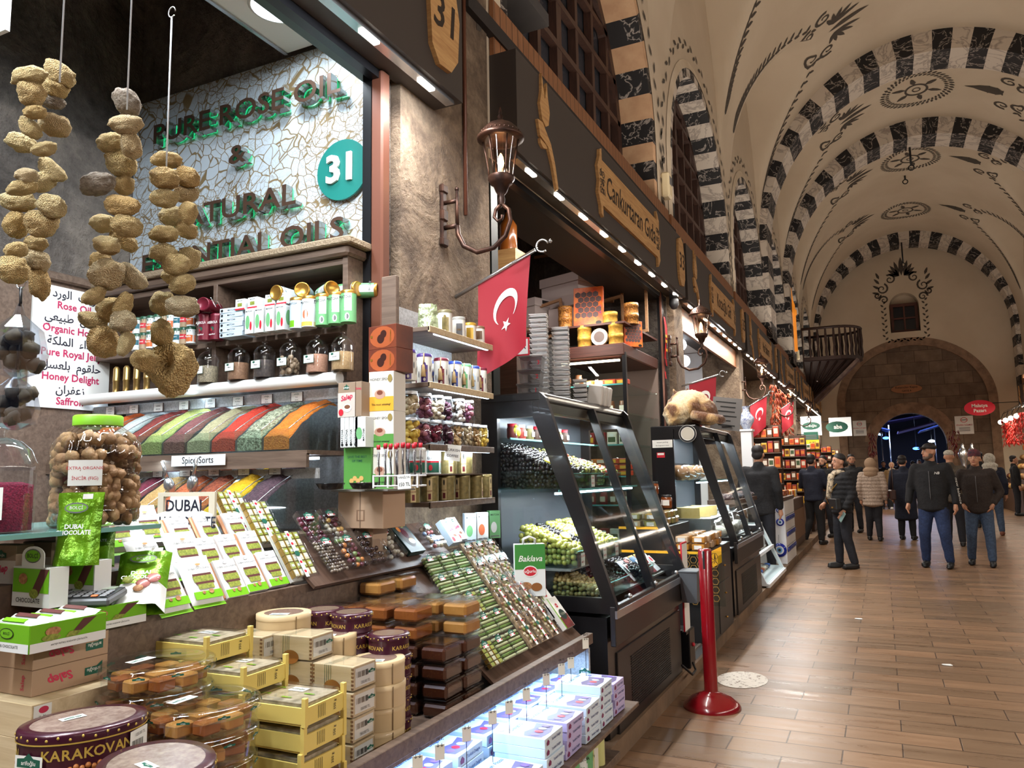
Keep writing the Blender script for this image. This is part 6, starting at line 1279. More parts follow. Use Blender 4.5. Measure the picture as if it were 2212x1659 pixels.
for k in range(1, 8): fascia(k, *FAS[k], FX, 1)
for k in range(3, 8): fascia(k, *FAS[k], 4.35, -1)
# wall stub over the gap left of the pillar
# ================================================================ lanterns
LGLASS = clear('lantern_glass', (255, 246, 236), 1, .06)
BULB = M('bulb_glow', (255, 206, 130), emit=22)
def lantern():
    t = bpy.data.objects.new('wall_lantern', None); COL.objects.link(t); t['category'] = 'lantern'; t['label'] = 'x'
    # origin at the wall plate centre; arm reaches along +X, lamp axis at x=.37
    b = MB(); b.box((.012, 0, 0), (.024, .05, .34), BRONZE, ch=.008); b.box((.016, 0, .15), (.03, .062, .05), BRONZE, ch=.008); b.box((.016, 0, -.15), (.03, .062, .05), BRONZE, ch=.008); b.box((.016, 0, 0), (.03, .062, .07), BRONZE, ch=.01); b.build('wall_plate', t)
    b = MB(); b.tube([(.02, 0, .07), (.10, 0, .07)], .012, BRONZE, 8); b.tube([(.02, 0, -.07), (.10, 0, -.07)], .014, BRONZE, 8); b.tube([(.10, 0, .13), (.10, 0, -.07)], [.009, .011], BRONZE, 8); b.ell((.10, 0, .135), .013, BRONZE, 10, 6)
    arc = [(.10, 0, -.07), (.105, 0, -.12), (.14, 0, -.19), (.22, 0, -.235), (.32, 0, -.225), (.39, 0, -.17), (.42, 0, -.09), (.41, 0, -.03), (.37, 0, .005)]
    b.tube(arc, [.014, .014, .014, .014, .013, .013, .012, .012, .011], BRONZE, 10)
    b.tube([(.37, 0, .005), (.335, 0, -.02), (.325, 0, -.06), (.345, 0, -.085), (.37, 0, -.075), (.372, 0, -.055)], [.011, .010, .009, .008, .007, .009], BRONZE, 8); b.build('bracket_arm', t)
    A = T(.37, 0, 0)
    b = MB(); b.lathe([(.014, .0), (.02, .03), (.014, .05), (.03, .07), (.045, .11), (.06, .115), (.062, .125), (.072, .14), (.07, .155)], BRONZE, 18, A); b.build('cup', t)
    b = MB(); b.lathe([(.06, .155), (.066, .2), (.075, .27), (.092, .36)], LGLASS, 24, A, cap=False); b.build('glass_shade', t)
    b = MB()
    for i in range(6):
        a = 2*pi*i/6+.3; b.tube([((r)*cos(a), r*sin(a), z) for r, z in ((.066, .15), (.07, .2), (.079, .27), (.097, .36))], .004, BRONZE, 5, A)
    b.build('cage', t)
    b = MB(); b.lathe([(.1, .355), (.125, .36), (.128, .372), (.112, .385), (.1, .41), (.07, .44), (.035, .455), (.02, .47), (.012, .475), (.016, .49), (.008, .505), (.011, .515), (.003, .545)], BRONZE, 24, A)
    for i in range(28): a = 2*pi*i/28; b.ell((.37+.108*cos(a), .108*sin(a), .392), .006, BRONZE, 6, 4)
    b.build('roof_cap', t)
    b = MB(); b.lathe([(.014, .155), (.014, .2), (.012, .205)], M('candle_sleeve', (226, 206, 180), .6), 10, A); b.lathe([(.011, .205), (.017, .23), (.012, .265), (.002, .285)], BULB, 12, A); b.build('bulb', t)
    return t
lk = Kit(lantern())
lsp = [(onX(950, 490, -2.10).y, 2.87, 'near lantern on the stone pillar beside the spice stall'), (8.42, 2.80, 'second lantern, before the white-lit gift shop'), (13.2, 2.86, 'third lantern along the shop row'), (17.7, 2.86, 'fourth lantern along the shop row'), (22.2, 2.86, 'fifth lantern along the shop row')]
for i, (y, z, lb) in enumerate(lsp):
    x = -2.09 if i == 0 else -2.06; o = lk.put((x, y, z), (0, 0, 0), 'bronze '+lb+' on a scrolled arm', 'wall lanterns'); spot('lantern_light', (x+.37, y, z+.24), 5, (1, .72, .42), .02)
# ================================================================ flags
FLAGR = M('flag_red', (152, 20, 38), .7); FLAGW = M('flag_white', (232, 228, 224), .7)
def flag(label, base, tip, w, h, ripple=0.0, seed=1):
    """pole from the wall base to the tip; the cloth hangs from the pole"""
    t = thing('flag', label, 'flag', base, group='red crescent flags'); d = V(tip)-V(base); L = d.length; u = d.normalized()
    b = MB(); b.tube([(0, 0, 0), d], [.011, .011], STEEL, 8); b.build('pole', t)
    b = MB(); side = u.cross(V((0, 0, 1))).normalized(); upv = side.cross(u)
    c0 = d+u*.045; P = [c0+(u*cos(a)+upv*sin(a))*.034 for a in [.9+i*(2*pi-1.3)/12-1.0 for i in range(13)]]; b.tube(P, .006, STEEL, 6); c1 = c0+u*.05; b.ell(c1, .012, STEEL, 6, 4); b.build('crescent_finial', t)
    # cloth parameter: s along the pole (from tip back), q downwards
    st = d-u*.03
    def cloth(s_, q): 
        p = st-u*(s_*w); dn = V((0, 0, -1)); sag = .06*sin(pi*s_)*q
        r = .035*sin(5*s_+2.2*q+seed)*q; return p+dn*(q*h*(1+.12*s_)+.012)+side*r+u*(-.12*q*w*(1-s_)+sag*0)
    b = MB(); b.grid(lambda a, c: cloth(a, c), 16, 18, FLAGR); o = b.build('cloth', t)
    e = side*.004
    def mark(poly, col):
        for sgn in (-1, 1): m.add([cloth(x, y)+e*sgn for x, y in poly], [tuple(range(len(poly)))], col)
    m = MB(); cx, cy, r = .46, .40, .25; asp = w/h
    N = 22; out = [(cx+r*cos(a), cy+r*asp*sin(a)) for a in [.72+i*(2*pi-1.44)/(N-1) for i in range(N)]]; inn = [(cx+.062+.2*cos(a), cy+.2*asp*sin(a)) for a in [.86+i*(2*pi-1.72)/(N-1) for i in range(N)]]
    # along the flag the crescent opens downwards with the star below
    rot = lambda p: (cx-(p[1]-cy)/asp, cy+(p[0]-cx)*asp)
    O = [rot(p) for p in out]; I = [rot(p) for p in inn]
    for i in range(N-1): mark([O[i], O[i+1], I[i+1], I[i]], FLAGW)
    sx, sy = rot((cx+.27, cy)); star = []
    for i in range(10): rr = .1 if i % 2 == 0 else .04; a = pi/2+i*pi/5; star.append((sx+rr*cos(a), sy+rr*asp*sin(a)))
    for i in range(10): mark([(sx, sy), star[i], star[(i+1) % 10]], FLAGW)
    m.build('crescent_and_star', t); return t
b0 = onX(984, 642, -2.09); t0 = onX(1156, 540, -1.62)
flag('large red crescent flag on an angled pole fixed to the stone pillar', b0, (-1.62, t0.y, t0.z), .34, .48, seed=1)
for i, (px, py, x, tx, ty, lb) in enumerate(((1462, 838, -2.08, 1535, 800, 'red crescent flag behind the second lantern, above the cat'), (1608, 895, -2.08, 1668, 858, 'red crescent flag third along, beside the blue vases'), (1690, 905, -2.08, 1725, 890, 'small red crescent flag, farthest along the shop row'))):
    B = onX(px, py, x); Tp = onX(tx, ty, -1.62); B.y = (8.79, 13.15, 17.65)[i]; flag(lb, B, (-1.62, B.y+.15, Tp.z if i < 2 else B.z+.3), .32, .48, seed=i+2)
# shop door trims, cable, camera, detector
mb = MB(); mb.box((-2.14, 4.2, 1.75), (.08, .09, 3.4), M('dark_green_frame', (30, 36, 34), .4)); mb.box((-2.13, 6.4, 3.42), (.06, 4.3, .05), BLKMET); mb.box((-2.12, 8.36, 1.75), (.06, .06, 3.4), BLKMET); mb.box((-2.1, 8.3, 1.75), (.02, .02, 3.4), BROWNMET); struct(mb, 'trim_shop_frame')
mb = MB(); mb.tube([(-2.075, 3.78, 2.95), (-2.075, 3.79, 4.6)], .012, BROWNMET, 6); struct(mb, 'trim_conduit')
p = onX(1440, 402, -2.05); t = thing('alarm_box', 'small cream alarm box fixed to the plaster pier between arch windows', 'alarm', (-2.05, p.y, p.z))
b = MB(); b.box((0, 0, 0), (.1, .16, .3), M('alarm_cream', (222, 206, 170), .5), ch=.02); b.build('case', t); b = MB(); b.box((.051, 0, .05), (.004, .1, .1), INK); b.build('grille', t)
p = onX(1452, 658, -2.0); t = thing('security_camera', 'small black dome camera under the fascia beside the gift shop', 'camera', (-1.98, p.y, p.z)); b = MB(); b.lathe([(.05, .06), (.055, .0), (.03, -.05), (0, -.06)], BLACK, 16); b.build('dome', t); b = MB(); b.box((0, 0, .09), (.08, .08, .06), BLKMET); b.build('mount', t)
# red barrier post and worn floor sticker
REDP = M('red_enamel', (126, 10, 20), .22, coat=.6)
t = thing('barrier_post', 'glossy dark red barrier post on a domed round base', 'post', (onZ(1538, 1528, 0).x, onZ(1538, 1528, 0).y, 0.0))
b = MB(); b.lathe([(.175, 0), (.175, .012), (.165, .03), (.12, .065), (.07, .085), (.04, .1), (.042, .115)], REDP, 40); b.build('base', t)
b = MB(); b.lathe([(.042, .1), (.042, .955), (.036, .965), (0, .965)], REDP, 24); b.box((0, -.042, .9), (.012, .004, .11), BLACK); b.build('tube', t)
STK = NT('worn_sticker'); v = STK.coords(); f = STK.noise(v, 26, 5, .7)
STK.b.inputs['Base Color'].default_value = rgb((220, 214, 204)); tr = STK.add('BsdfTransparent'); mx = STK.add('MixShader'); STK.link(STK.ramp(f, [(.40, (0, 0, 0, 1)), (.44, (1, 1, 1, 1))]), mx.inputs[0]); STK.link(tr.outputs[0], mx.inputs[1]); STK.link(STK.b.outputs[0], mx.inputs[2]); STK.link(mx.outputs[0], STK.out.inputs[0])
mb = MB(); mb.poly(circ(0, 0, .17, .23, 36), STK.m, z=0); solo(mb, 'floor_sticker', 'worn round white sticker on the stone floor by the post', 'sticker', (-.98, 5.72, .0025))
for i, (px, py) in enumerate(((1858, 1338), (2050, 1438))): 
    mb = MB(); mb.ell((0, 0, .004), (.04, .022, .006), WHITE, 10, 5, None, .6); p = onZ(px, py, 0); solo(mb, 'paper_scrap', ['crumpled white paper scrap on the floor, farther one', 'crumpled white paper scrap on the floor, nearer one'][i], 'litter', (p.x, p.y, .001))
# ================================================================ blobs: one continuous skin from overlapping rounded limbs
def blob(parts, voxel, smooth=4, mats=None, disp=None):
    """parts: ('c', p0, r0, p1, r1) tapered limb or ('e', centre, radii[, rotation])"""
    m = MB(); d = mats or WHITE
    for p in parts:
        if p[0] == 'e': m.ell((0, 0, 0), p[2], d, 16, 12, T(*p[1]) @ (p[3] if len(p) > 3 else IDM))
        else:
            a, b = V(p[1]), V(p[3]); n = 6; L = (b-a).length
            m.tube([a+(b-a)*(i/n) for i in range(n+1)], [p[2]+(p[4]-p[2])*i/n for i in range(n+1)], d, 12)
            m.ell(a, p[2], d, 12, 8); m.ell(b, p[4], d, 12, 8)
    o = bpy.data.objects.new('blob', m.mesh('blob')); COL.objects.link(o)
    r = o.modifiers.new('r', 'REMESH'); r.mode = 'VOXEL'; r.voxel_size = voxel; r.use_smooth_shade = True
    if smooth: s = o.modifiers.new('s', 'SMOOTH'); s.iterations = smooth; s.factor = .5
    dg = bpy.context.evaluated_depsgraph_get(); me = bpy.data.meshes.new_from_object(o.evaluated_get(dg)); bpy.data.objects.remove(o)
    if disp: 
        me.update()
        nn = [v.normal.copy() for v in me.vertices]
        for v, n in zip(me.vertices, nn): v.co += n*disp(v.co)
    me.materials.clear()
    me.polygons.foreach_set('use_smooth', [True]*len(me.polygons)); return me
def mesh_obj(me, name, mat, parent=None):
    if mat: me.materials.append(mat)
    o = bpy.data.objects.new(name, me); COL.objects.link(o); o.parent = parent; return o
# ================================================================ glass display cases
APRON = M('case_black', (26, 24, 26), .3, .2, coat=.2); APR2 = M('case_front_panel', (52, 47, 45), .38, .4); GEDGE = M('glass_edge', (120, 190, 190), .2)
def glass_case(name, label, x0, x1, y0, y1, xt, zb=.10, zd=.76, zt=1.9, nmid=1, side_white=False):
    """x1 front foot, xt front of the hood, x0 back; the glass front slants from hood to apron"""
    t = thing(name, label, 'display case', ((x0+x1)/2, (y0+y1)/2, zb)); O = T(-(x0+x1)/2, -(y0+y1)/2, -zb); L = y1-y0; yc = (y0+y1)/2
    b = MB(); b.box(((x0+x1)/2-.02, yc, (zb+zd)/2-.02), (x1-x0-.06, L-.02, zd-zb-.06), APRON, O); b.build('base_cabinet', t)
    b = MB(); b.box((x1-.015, yc, zd-.09), (.03, L, .2), APR2, O @ IDM, ch=.004); b.box((x1+.005, yc, zd-.03), (.012, L, .04), STEEL, O); b.build('apron', t)
    b = MB(); b.box((x1-.05, yc+.06, zb+.20), (.02, L-.16, .42), APR2, O, ch=.003); n = 22
    for i in range(n): b.box((x1-.038, yc+.02, zb+.06+i*.0135), (.004, L*.55, .006), BLACK, O)
    b.build('vent_grille', t)
    b = MB(); b.box(((x0+xt)/2, yc, zt-.02), (xt-x0, L, .05), APRON, O, ch=.008); b.box((xt-.03, yc, zt-.075), (.05, L, .07), APRON, O, ch=.01); b.build('hood', t)
    for y in ([y0+.02, yc, y1-.02] if nmid else [y0+.02, y1-.02]):
        b = MB(); F_ = O @ frame((0, y, 0), (1, 0, 0), (0, 0, 1)); w = .075
        if y == yc: b.plate([[(xt-.01, zt-.04), (xt+.04, zt-.04), (x1+.005, zd), (x1-.05, zd)]], .03, APRON, F_)
        else: b.plate([[(x0, zd-.02), (x0, zt), (xt, zt), (xt+.03, zt-.03), (x1+.012, zd), (x1+.005, zd-.03)], [(x0+.1, zd+.05), (x1-.07, zd+.05), (xt-.05, zt-.13), (x0+.1, zt-.13)]], .035, APRON, F_)
        b.build('end_frame' if y != yc else 'glass_mullion', t)
    b = MB(); b.quad((xt+.015, y0+.03, zt-.05), (xt+.015, y1-.03, zt-.05), (x1, y1-.03, zd+.01), (x1, y0+.03, zd+.01), GLASS, O); b.build('front_glass', t)
    b = MB(); b.add([O @ V(p) for p in ((x0+.08, y0+.02, zd+.03), (x1-.04, y0+.02, zd+.03), (xt-.02, y0+.02, zt-.08), (x0+.08, y0+.02, zt-.08))], [(0, 1, 2, 3)], GLASS); b.build('side_glass', t)
    b = MB(); b.box((x0+.02, yc, (zd+zt)/2), (.03, L-.04, zt-zd-.06), M('case_back', (84, 90, 98), .35, .3), O); b.build('back_panel', t)
    b = MB(); b.box(((x0+x1)/2-.05, yc, zd+.005), (x1-x0-.16, L-.06, .012), M('case_deck', (150, 152, 152), .35, .5), O); b.build('deck', t)
    b = MB(); b.box((x0+.23, yc, 1.36), (.44, L-.07, .01), GEDGE if False else GLASS, O); b.box((x0+.452, yc, 1.36), (.006, L-.07, .012), GEDGE, O); b.build('glass_shelf', t)
    for z, x in ((zt-.085, xt-.09), (1.345, x0+.42)):
        b = MB(); b.box((x, yc, z), (.02, L-.15, .012), LEDC, O); b.build('tube_lamp', t); area('case_light', (x, yc, z-.012), (x, yc, 0), L-.15, .02, 24, (.92, .96, 1))
    for i in range(3): b = MB(); b.ell((x1+.004, y0+.25+i*(L-.5)/2, zd+.03), .014, STEEL, 10, 6, O); b.build('glass_clamp', t)
    return t
C1 = (-2.04, -1.28, 3.87, 5.42, -1.67)
glass_case('olive_case', 'black framed slanted glass case full of olives, next to the sweet packs', *C1)
def olive_bin(x0, x1, y0, y1, z, h0, h1, mats, label, nm, r=.013, card_txt=None, seed=0):
    """a glass bin sloping down to the front (+X) heaped with olives"""
    t = thing('olive_bin', 'glass bin under the '+label, 'bin', ((x0+x1)/2, (y0+y1)/2, z), group='glass bins in the display cases'); w, d = x1-x0, y1-y0
    b = MB(); b.box((w/2, 0, .04), (.005, d, .08), BINP); b.box((0, d/2, .05), (w, .004, .1), BINP); b.box((0, -d/2, .05), (w, .004, .1), BINP); b.box((0, 0, .002), (w, d, .003), BINP); b.box((w/2, 0, .081), (.006, d, .003), GEDGE); b.build('glass_walls', t)
    if card_txt: b = MB(); b.art(.06, .07, [('r', 0, 0, 1, 1, WHITE), ('t', card_txt, .5, .75, .2, RED), ('t', '450 TL', .5, .3, .22, RED)], frame((w/2+.004, -d*.15, .035), (0, 1, 0), (0, 0, 1))); b.build('price_card', t)
    m = MB(); q = random.Random(seed); nx = int(w/(r*1.75)); ny = int(d/(r*1.75))
    m.grid(lambda u, v: V((-w/2+.01+u*(w-.02), -d/2+.006+v*(d-.012), h0+(h1-h0)*(1-u)-r*.7)), 4, 4, mats[0])
    for i in range(nx):
        for j in range(ny):
            u = (i+.5)/nx; x = -w/2+.014+u*(w-.028)+q.uniform(-.3, .3)*r; y = -d/2+.012+(j+.5)/ny*(d-.024)+q.uniform(-.3, .3)*r
            m.ell((x, y, h0+(h1-h0)*(1-u)+q.uniform(-.4, .5)*r), (r, r*q.uniform(1, 1.25), r), q.choice(mats), 7, 5)
    for i in range(nx):
        for k in range(int(h1/(1.7*r))):
            u = (i+.5)/nx; zz = r+1.7*r*k
            if zz < h0+(h1-h0)*(1-u): m.ell((-w/2+.014+u*(w-.028)+q.uniform(-.4, .4)*r, -d/2+.014+q.uniform(-.2, .4)*r, zz+q.uniform(-.4, .4)*r), (r, r, r), q.choice(mats), 7, 5)
    o = m.build('olive_heap', None, ((x0+x1)/2, (y0+y1)/2, z+.004)); o['kind'] = 'stuff'; tag(o, label, 'olives', 'olive heaps in the case'); return t
OB = [M('olive_black', (24, 20, 24), .35), M('olive_black2', (38, 30, 34), .35)]; OG = [P('olive_green', (150, 150, 66), .25), P('olive_green2', (170, 164, 84), .25)]; OM = [P('olive_mix', (92, 86, 44), .25), P('olive_mix2', (60, 54, 36), .25), P('olive_green', (150, 150, 66), .25)]; OT = [P('olive_tan', (176, 150, 96), .25), P('olive_tan2', (150, 122, 76), .25)]
olive_bin(-1.98, -1.59, 3.92, 4.32, 1.372, .09, .25, OB, 'black olive heap on the upper glass shelf', '', .014, 'SELE', 1)
olive_bin(-1.98, -1.59, 4.34, 4.66, 1.372, .09, .23, OM, 'mottled olive heap on the upper glass shelf', '', .014, 'KIRMA', 2)
olive_bin(-1.98, -1.59, 4.70, 5.02, 1.372, .08, .2, OG+[P('chilli', (170, 50, 40))], 'green olive and pepper heap on the upper glass shelf', '', .013, 'BIBERLI', 3)
for i, (ya, yb, mt, lb, r) in enumerate(((3.93, 4.13, OG, 'pale green olive heap nearest the case end', .017), (4.15, 4.27, OB, 'narrow black olive heap between green ones on the deck', .012), (4.29, 4.52, [P('olive_yel', (190, 184, 96), .25), OG[1]], 'yellow green olive heap in the middle of the deck', .017), (4.54, 4.70, OG, 'far green olive heap by the mullion', .015))):
    olive_bin(-1.86, -1.50, ya, yb, .955, .08, .2, mt, lb, '', r, ['YESIL ZEYTIN', None, 'IZGARA', 'SALAMURA'][i], 10+i)
for i, (ya, yb, mt, lb, r) in enumerate(((3.93, 4.16, OT, 'tan olive heap on the lowest deck', .014), (4.18, 4.46, OB, 'black olive heap on the lowest deck', .013), (4.75, 4.98, OB, 'black olive heap past the mullion', .014))):
    olive_bin(-1.66, -1.38, ya, yb, .775, .05, .13, mt, lb, '', r, 'COCKTAIL' if i == 0 else None, 20+i)
mb = MB(); mb.box((-1.74, 4.32, .94), (.42, .84, .01), M('case_deck', (150, 152, 152), .35, .5)); mb.box((-1.80, 4.32, .86), (.02, .8, .15), STEEL); solo(mb, 'raised_deck', 'raised steel deck under the middle olive bins', 'deck')
LEM = M('lemon', (226, 204, 70), .45, bump=(90, .3, .003)); LEMF = M('lemon_flesh', (226, 216, 130), .3)
for i, (px, py, x) in enumerate(((1112, 928, -1.92), (1186, 935, -1.86))):
    p = onX(px, py, x); b = MB(); b.ell((0, 0, 0), (.036, .036, .044), LEM, 14, 10); b.ell((0, 0, .044), (.01, .01, .01), LEM, 8, 5); solo(b, 'lemon', ['whole lemon at the end of the upper case shelf', 'whole lemon beside the jars in the case'][i], 'lemon', (x, p.y, 1.70), rot=(.6, .5, 0), group=None)
for i, (px, py, x) in enumerate(((1187, 1003, -1.66), (1222, 1165, -1.62), (1252, 1160, -1.6), (1290, 1262, -1.48))):
    p = onX(px, py, x); b = MB(); b.lathe([(0, -.004), (.032, -.004), (.034, 0), (.032, .004), (0, .004)], LEM, 18, cap=False); b.poly(circ(0, 0, .028, n=16), LEMF, z=.0046)
    for k in range(8): b.box((.014*cos(k*pi/4), .014*sin(k*pi/4), .005), (.022, .002, .001), WHITE, None) if k == 0 else None
    solo(b, 'lemon_slice', 'lemon slice lying on the %s' % ['black olives of the upper shelf', 'dark olives between green ones', 'yellow green olives', 'black olives of the lowest deck'][i], 'lemon slice', (x, p.y, p.z+.02), rot=(.2, .5, 0))
mb = MB(); mb.box((-1.945, 4.6, 1.655), (.15, 1.4, .008), GLASS); mb.box((-1.872, 4.6, 1.655), (.005, 1.4, .01), GEDGE); solo(mb, 'jar_shelf', 'narrow upper glass shelf behind the olives, jars standing on it', 'shelf')
JL = [(F('sauce', (110, 40, 36)), RED), (F('ketchup', (150, 50, 40)), WHITE), (F('dolma', (104, 96, 52)), M('jar_cap', (214, 216, 220), .3, .3)), (F('choc', (70, 46, 36)), RED)]
for i in range(8):
    y = 4.05+.115*i
    if abs(y-4.45) < .06: pass
    c, l = JL[i % 4]; b = MB(); b.lathe([(.028, 0), (.032, .01), (.032, .06), (.026, .072)], c, 14); t = thing('sauce_jar', 'small preserve jar on the upper case shelf, %s from the pillar' % nth(i), 'jar', (-1.93, y, 1.66), group='preserve jars in the olive case'); b.build('glass_body', t); b = MB(); b.lathe([(.028, .07), (.029, .088), (0, .089)], l, 14); b.build('cap', t); b = MB(); b.art(.04, .03, [('r', 0, 0, 1, 1, WHITE)], frame((.0325, 0, .035), (0, 1, 0), (0, 0, 1))); b.build('label', t)
# right bay of the case: snack packs, vacuum packs
PKC = [M('pack_%d' % i, c, .35) for i, c in enumerate([(206, 214, 222), (196, 170, 130), (150, 60, 50), (220, 210, 186), (60, 90, 120), (176, 130, 70), (126, 60, 66), (206, 196, 80)])]
q = random.Random(11)
for i in range(9):
    y = 4.78+.066*i; b = MB(); b.grid(lambda u, v: V(((u-.5)*.12, -.012*sin(pi*u)*sin(pi*v), v*.16)), 6, 6, PKC[i % 8]); b.grid(lambda u, v: V(((.5-u)*.12, .01*sin(pi*u)*sin(pi*v), v*.16)), 4, 4, PKC[(i+1) % 8]); b.art(.09, .06, [('r', 0, 0, 1, 1, WHITE), ('e', .5, .5, .3, .35, RED)], frame((0, -.0135, .09), (1, 0, 0), (0, 0, 1)))
    solo(b, 'vacuum_pack', 'vacuum packed snack leaning in the far bay of the case, %s along' % nth(i), 'pack', (-1.43-.03*(i % 2), y, .785), rot=(-.8, 0, H90+q.uniform(-.2, .2)), group='vacuum packs in the case')
for i in range(6):
    y = 4.05+.12*i; b = MB(); b.box((0, 0, .06), (.05, .085, .12), [M('dried_red', (110, 34, 36), .6, noise_=(40, (160, 70, 70))), M('dried_red2', (120, 52, 48), .6, noise_=(40, (190, 150, 140))), PKC[4]][i % 3], ch=.01); b.box((0, 0, .06), (.056, .09, .128), FILM, ch=.012); b.box((.029, 0, .105), (.002, .05, .028), WHITE); solo(b, 'dried_food_bag', 'bag of dried red produce behind the lower olives, %s along' % nth(i), 'bag', (-1.93, y, .775+.02), group='dried food bags in the case')
# sloping glass covers of the lower bins
mb = MB(); mb.box((0, 0, 0), (.003, 1.3, .3), GLASS, RY(-.6)); solo(mb, 'curved_glass_guard', 'clear curved guard over the lower olive bins', 'glass guard', (-1.52, 4.6, 1.22))
t = thing('waste_box', 'small grey hanging box clipped to the end of the olive case', 'box', (-1.22, 5.34, .58)); b = MB(); b.add([(-.05, -.07, 0), (.05, -.07, 0), (.05, .07, 0), (-.05, .07, 0), (-.06, -.085, .2), (.06, -.085, .2), (.06, .085, .2), (-.06, .085, .2)], [(3, 2, 1, 0), (0, 1, 5, 4), (1, 2, 6, 5), (2, 3, 7, 6), (3, 0, 4, 7)], M('bin_grey', (78, 80, 84), .5)); b.build('bucket', t); b = MB(); b.box((0, 0, .205), (.13, .18, .012), M('bin_grey', (78, 80, 84), .5), ch=.003); b.build('lid', t)
t = thing('white_notice_board', 'white board with red border standing on the kerb at the case end', 'board', (-1.30, 5.50, .35)); b = MB(); b.box((0, 0, .3), (.01, .16, .62), RED); b.box((.002, 0, .3), (.01, .145, .6), WHITE); b.box((0, 0, .0), (.03, .18, .02), BLKMET); b.build('panel', t)
t = thing('power_box', 'black control box at the foot of the olive case', 'box', (-1.34, 5.56, .23)); b = MB(); b.box((0, 0, 0), (.12, .16, .26), BLKMET, ch=.006); b.build('case', t); b = MB(); b.ell((.065, 0, .02), .014, RED, 8, 6); b.build('switch', t)
b = MB(); b.tube([(-1.27, 5.5, .14), (-1.24, 5.45, .105), (-1.23, 5.3, .11), (-1.26, 5.15, .2)], .008, BLACK, 6); solo(b, 'power_cable', 'black cable looping at the foot of the case', 'cable')
t = thing('threshold_plate', 'ribbed metal threshold plate on the kerb at the shop door', 'threshold', (-1.62, 5.92, .103)); b = MB(); b.box((0, 0, .006), (.66, .62, .012), M('rubber_mat', (70, 62, 56), .7)); b.build('mat', t); b = MB(); b.box((.31, 0, .011), (.06, .62, .022), STEEL); b.build('edge_strip', t)
for i in range(9): b = MB(); b.box((-.28+.066*i, 0, .014), (.02, .6, .006), M('mat_rib', (110, 100, 92), .5)); b.build('rib', t)
# ================================================================ on top of the case: tubs, stacked containers
TRANS = clear('frosted_plastic', (222, 224, 226), .7, .22, .3); TUBW = M('white_tub_stack', (242, 242, 242), .35)
zt = 1.907
for i in range(3):
    p = onY(1120, 850, 4.1); t = thing('plastic_container', 'clear lidded container numbered %d on the olive case, %s of three' % (3-[2, 1, 0][i], ['lowest', 'middle', 'top'][i]), 'container', (-1.86+.01*i, 4.16, zt+.082*i), rz=.25)
    b = MB(); b.lathe([(.075, 0), (.085, .066)], TRANS, 4, RZ(pi/4) @ SC(1.1, 1.1, 1), smooth=False); b.build('tub', t); b = MB(); b.box((0, 0, .072), (.145, .145, .012), TRANS, ch=.003); b.build('lid', t)
    b = MB(); b.text(str(3-i) if False else str(i+1), .035, RED, frame((.045, -.067, .035), (1, 0, 0), (0, 0, 1)), .02); b.build('numeral', t)
for k, (x, y, n, r) in enumerate(((-1.88, 4.36, 34, .075), (-1.80, 4.52, 30, .072), (-1.93, 4.58, 26, .07), (-1.75, 4.72, 10, .06))):
    t = thing('container_stack', ['tallest stack of nested clear food tubs on the olive case', 'second stack of nested clear food tubs', 'rear stack of nested clear food tubs', 'short stack of white tubs, end of the row'][k], 'food tubs', (x, y, zt))
    for i in range(n): b = MB(); b.lathe([(r*.9, 0), (r, .010), (r*1.06, .010), (r*1.06, .014)], TUBW if i % 2 else TRANS, 4, RZ(pi/4+.3), smooth=False, cap=(i == n-1)); b.build('food_tub', t, (0, 0, .0158*i))
for k in range(3):
    b = MB(); b.box((0, 0, .07), (.1, .06, .14), M('white_bag_paper', (214, 210, 204), .5), ch=.01); solo(b, 'white_packet', 'white paper packet, %s past the nested tubs' % nth(k), 'packet', (-1.72+.0*k, 4.90+.09*k, zt), rot=(0, .15, .2), group='white packets on the case')
# ================================================================ shop 33 interior
mb = MB(); mb.box((-3.7, 6.4, 2.4), (.2, 5.2, 4.8), DKSTONE); struct(mb, 'wall_shop_back')
mb = MB(); mb.box((-2.9, 8.62, 2.4), (1.6, .14, 4.8), DKSTONE); struct(mb, 'wall_shop_side')
mb = MB(); mb.box((-2.9, 6.4, 4.3), (1.7, 5.2, .1), SHOPDK); struct(mb, 'ceiling_shop')
PINKL = (1, .82, .78)
area('shop_ceiling_light', (-2.7, 5.4, 4.1), (-2.7, 5.6, 0), .8, 1.4, 26, PINKL)
for i, (px, py) in enumerate(((1132, 427), (1163, 437))):
    p = onX(px, py, -2.7); t = thing('ceiling_spot', ['lit black ceiling spot behind the near lantern', 'unlit black ceiling spot beside the lit one'][i], 'lamp', p); b = MB(); b.lathe([(.07, 0), (.075, .14), (.06, .16), (0, .16)], BLKMET, 18, cap=False); b.build('can', t)
    b = MB(); b.poly(circ(0, 0, .062, n=20)[::-1], M('spot_disc', (255, 240, 214), emit=18) if i == 0 else BLACK, z=.006); b.build('lens', t)
    b = MB(); b.tube([(0, 0, .16), (0, 0, 4.25-p.z)], .008, BLKMET, 5); b.build('rod', t)
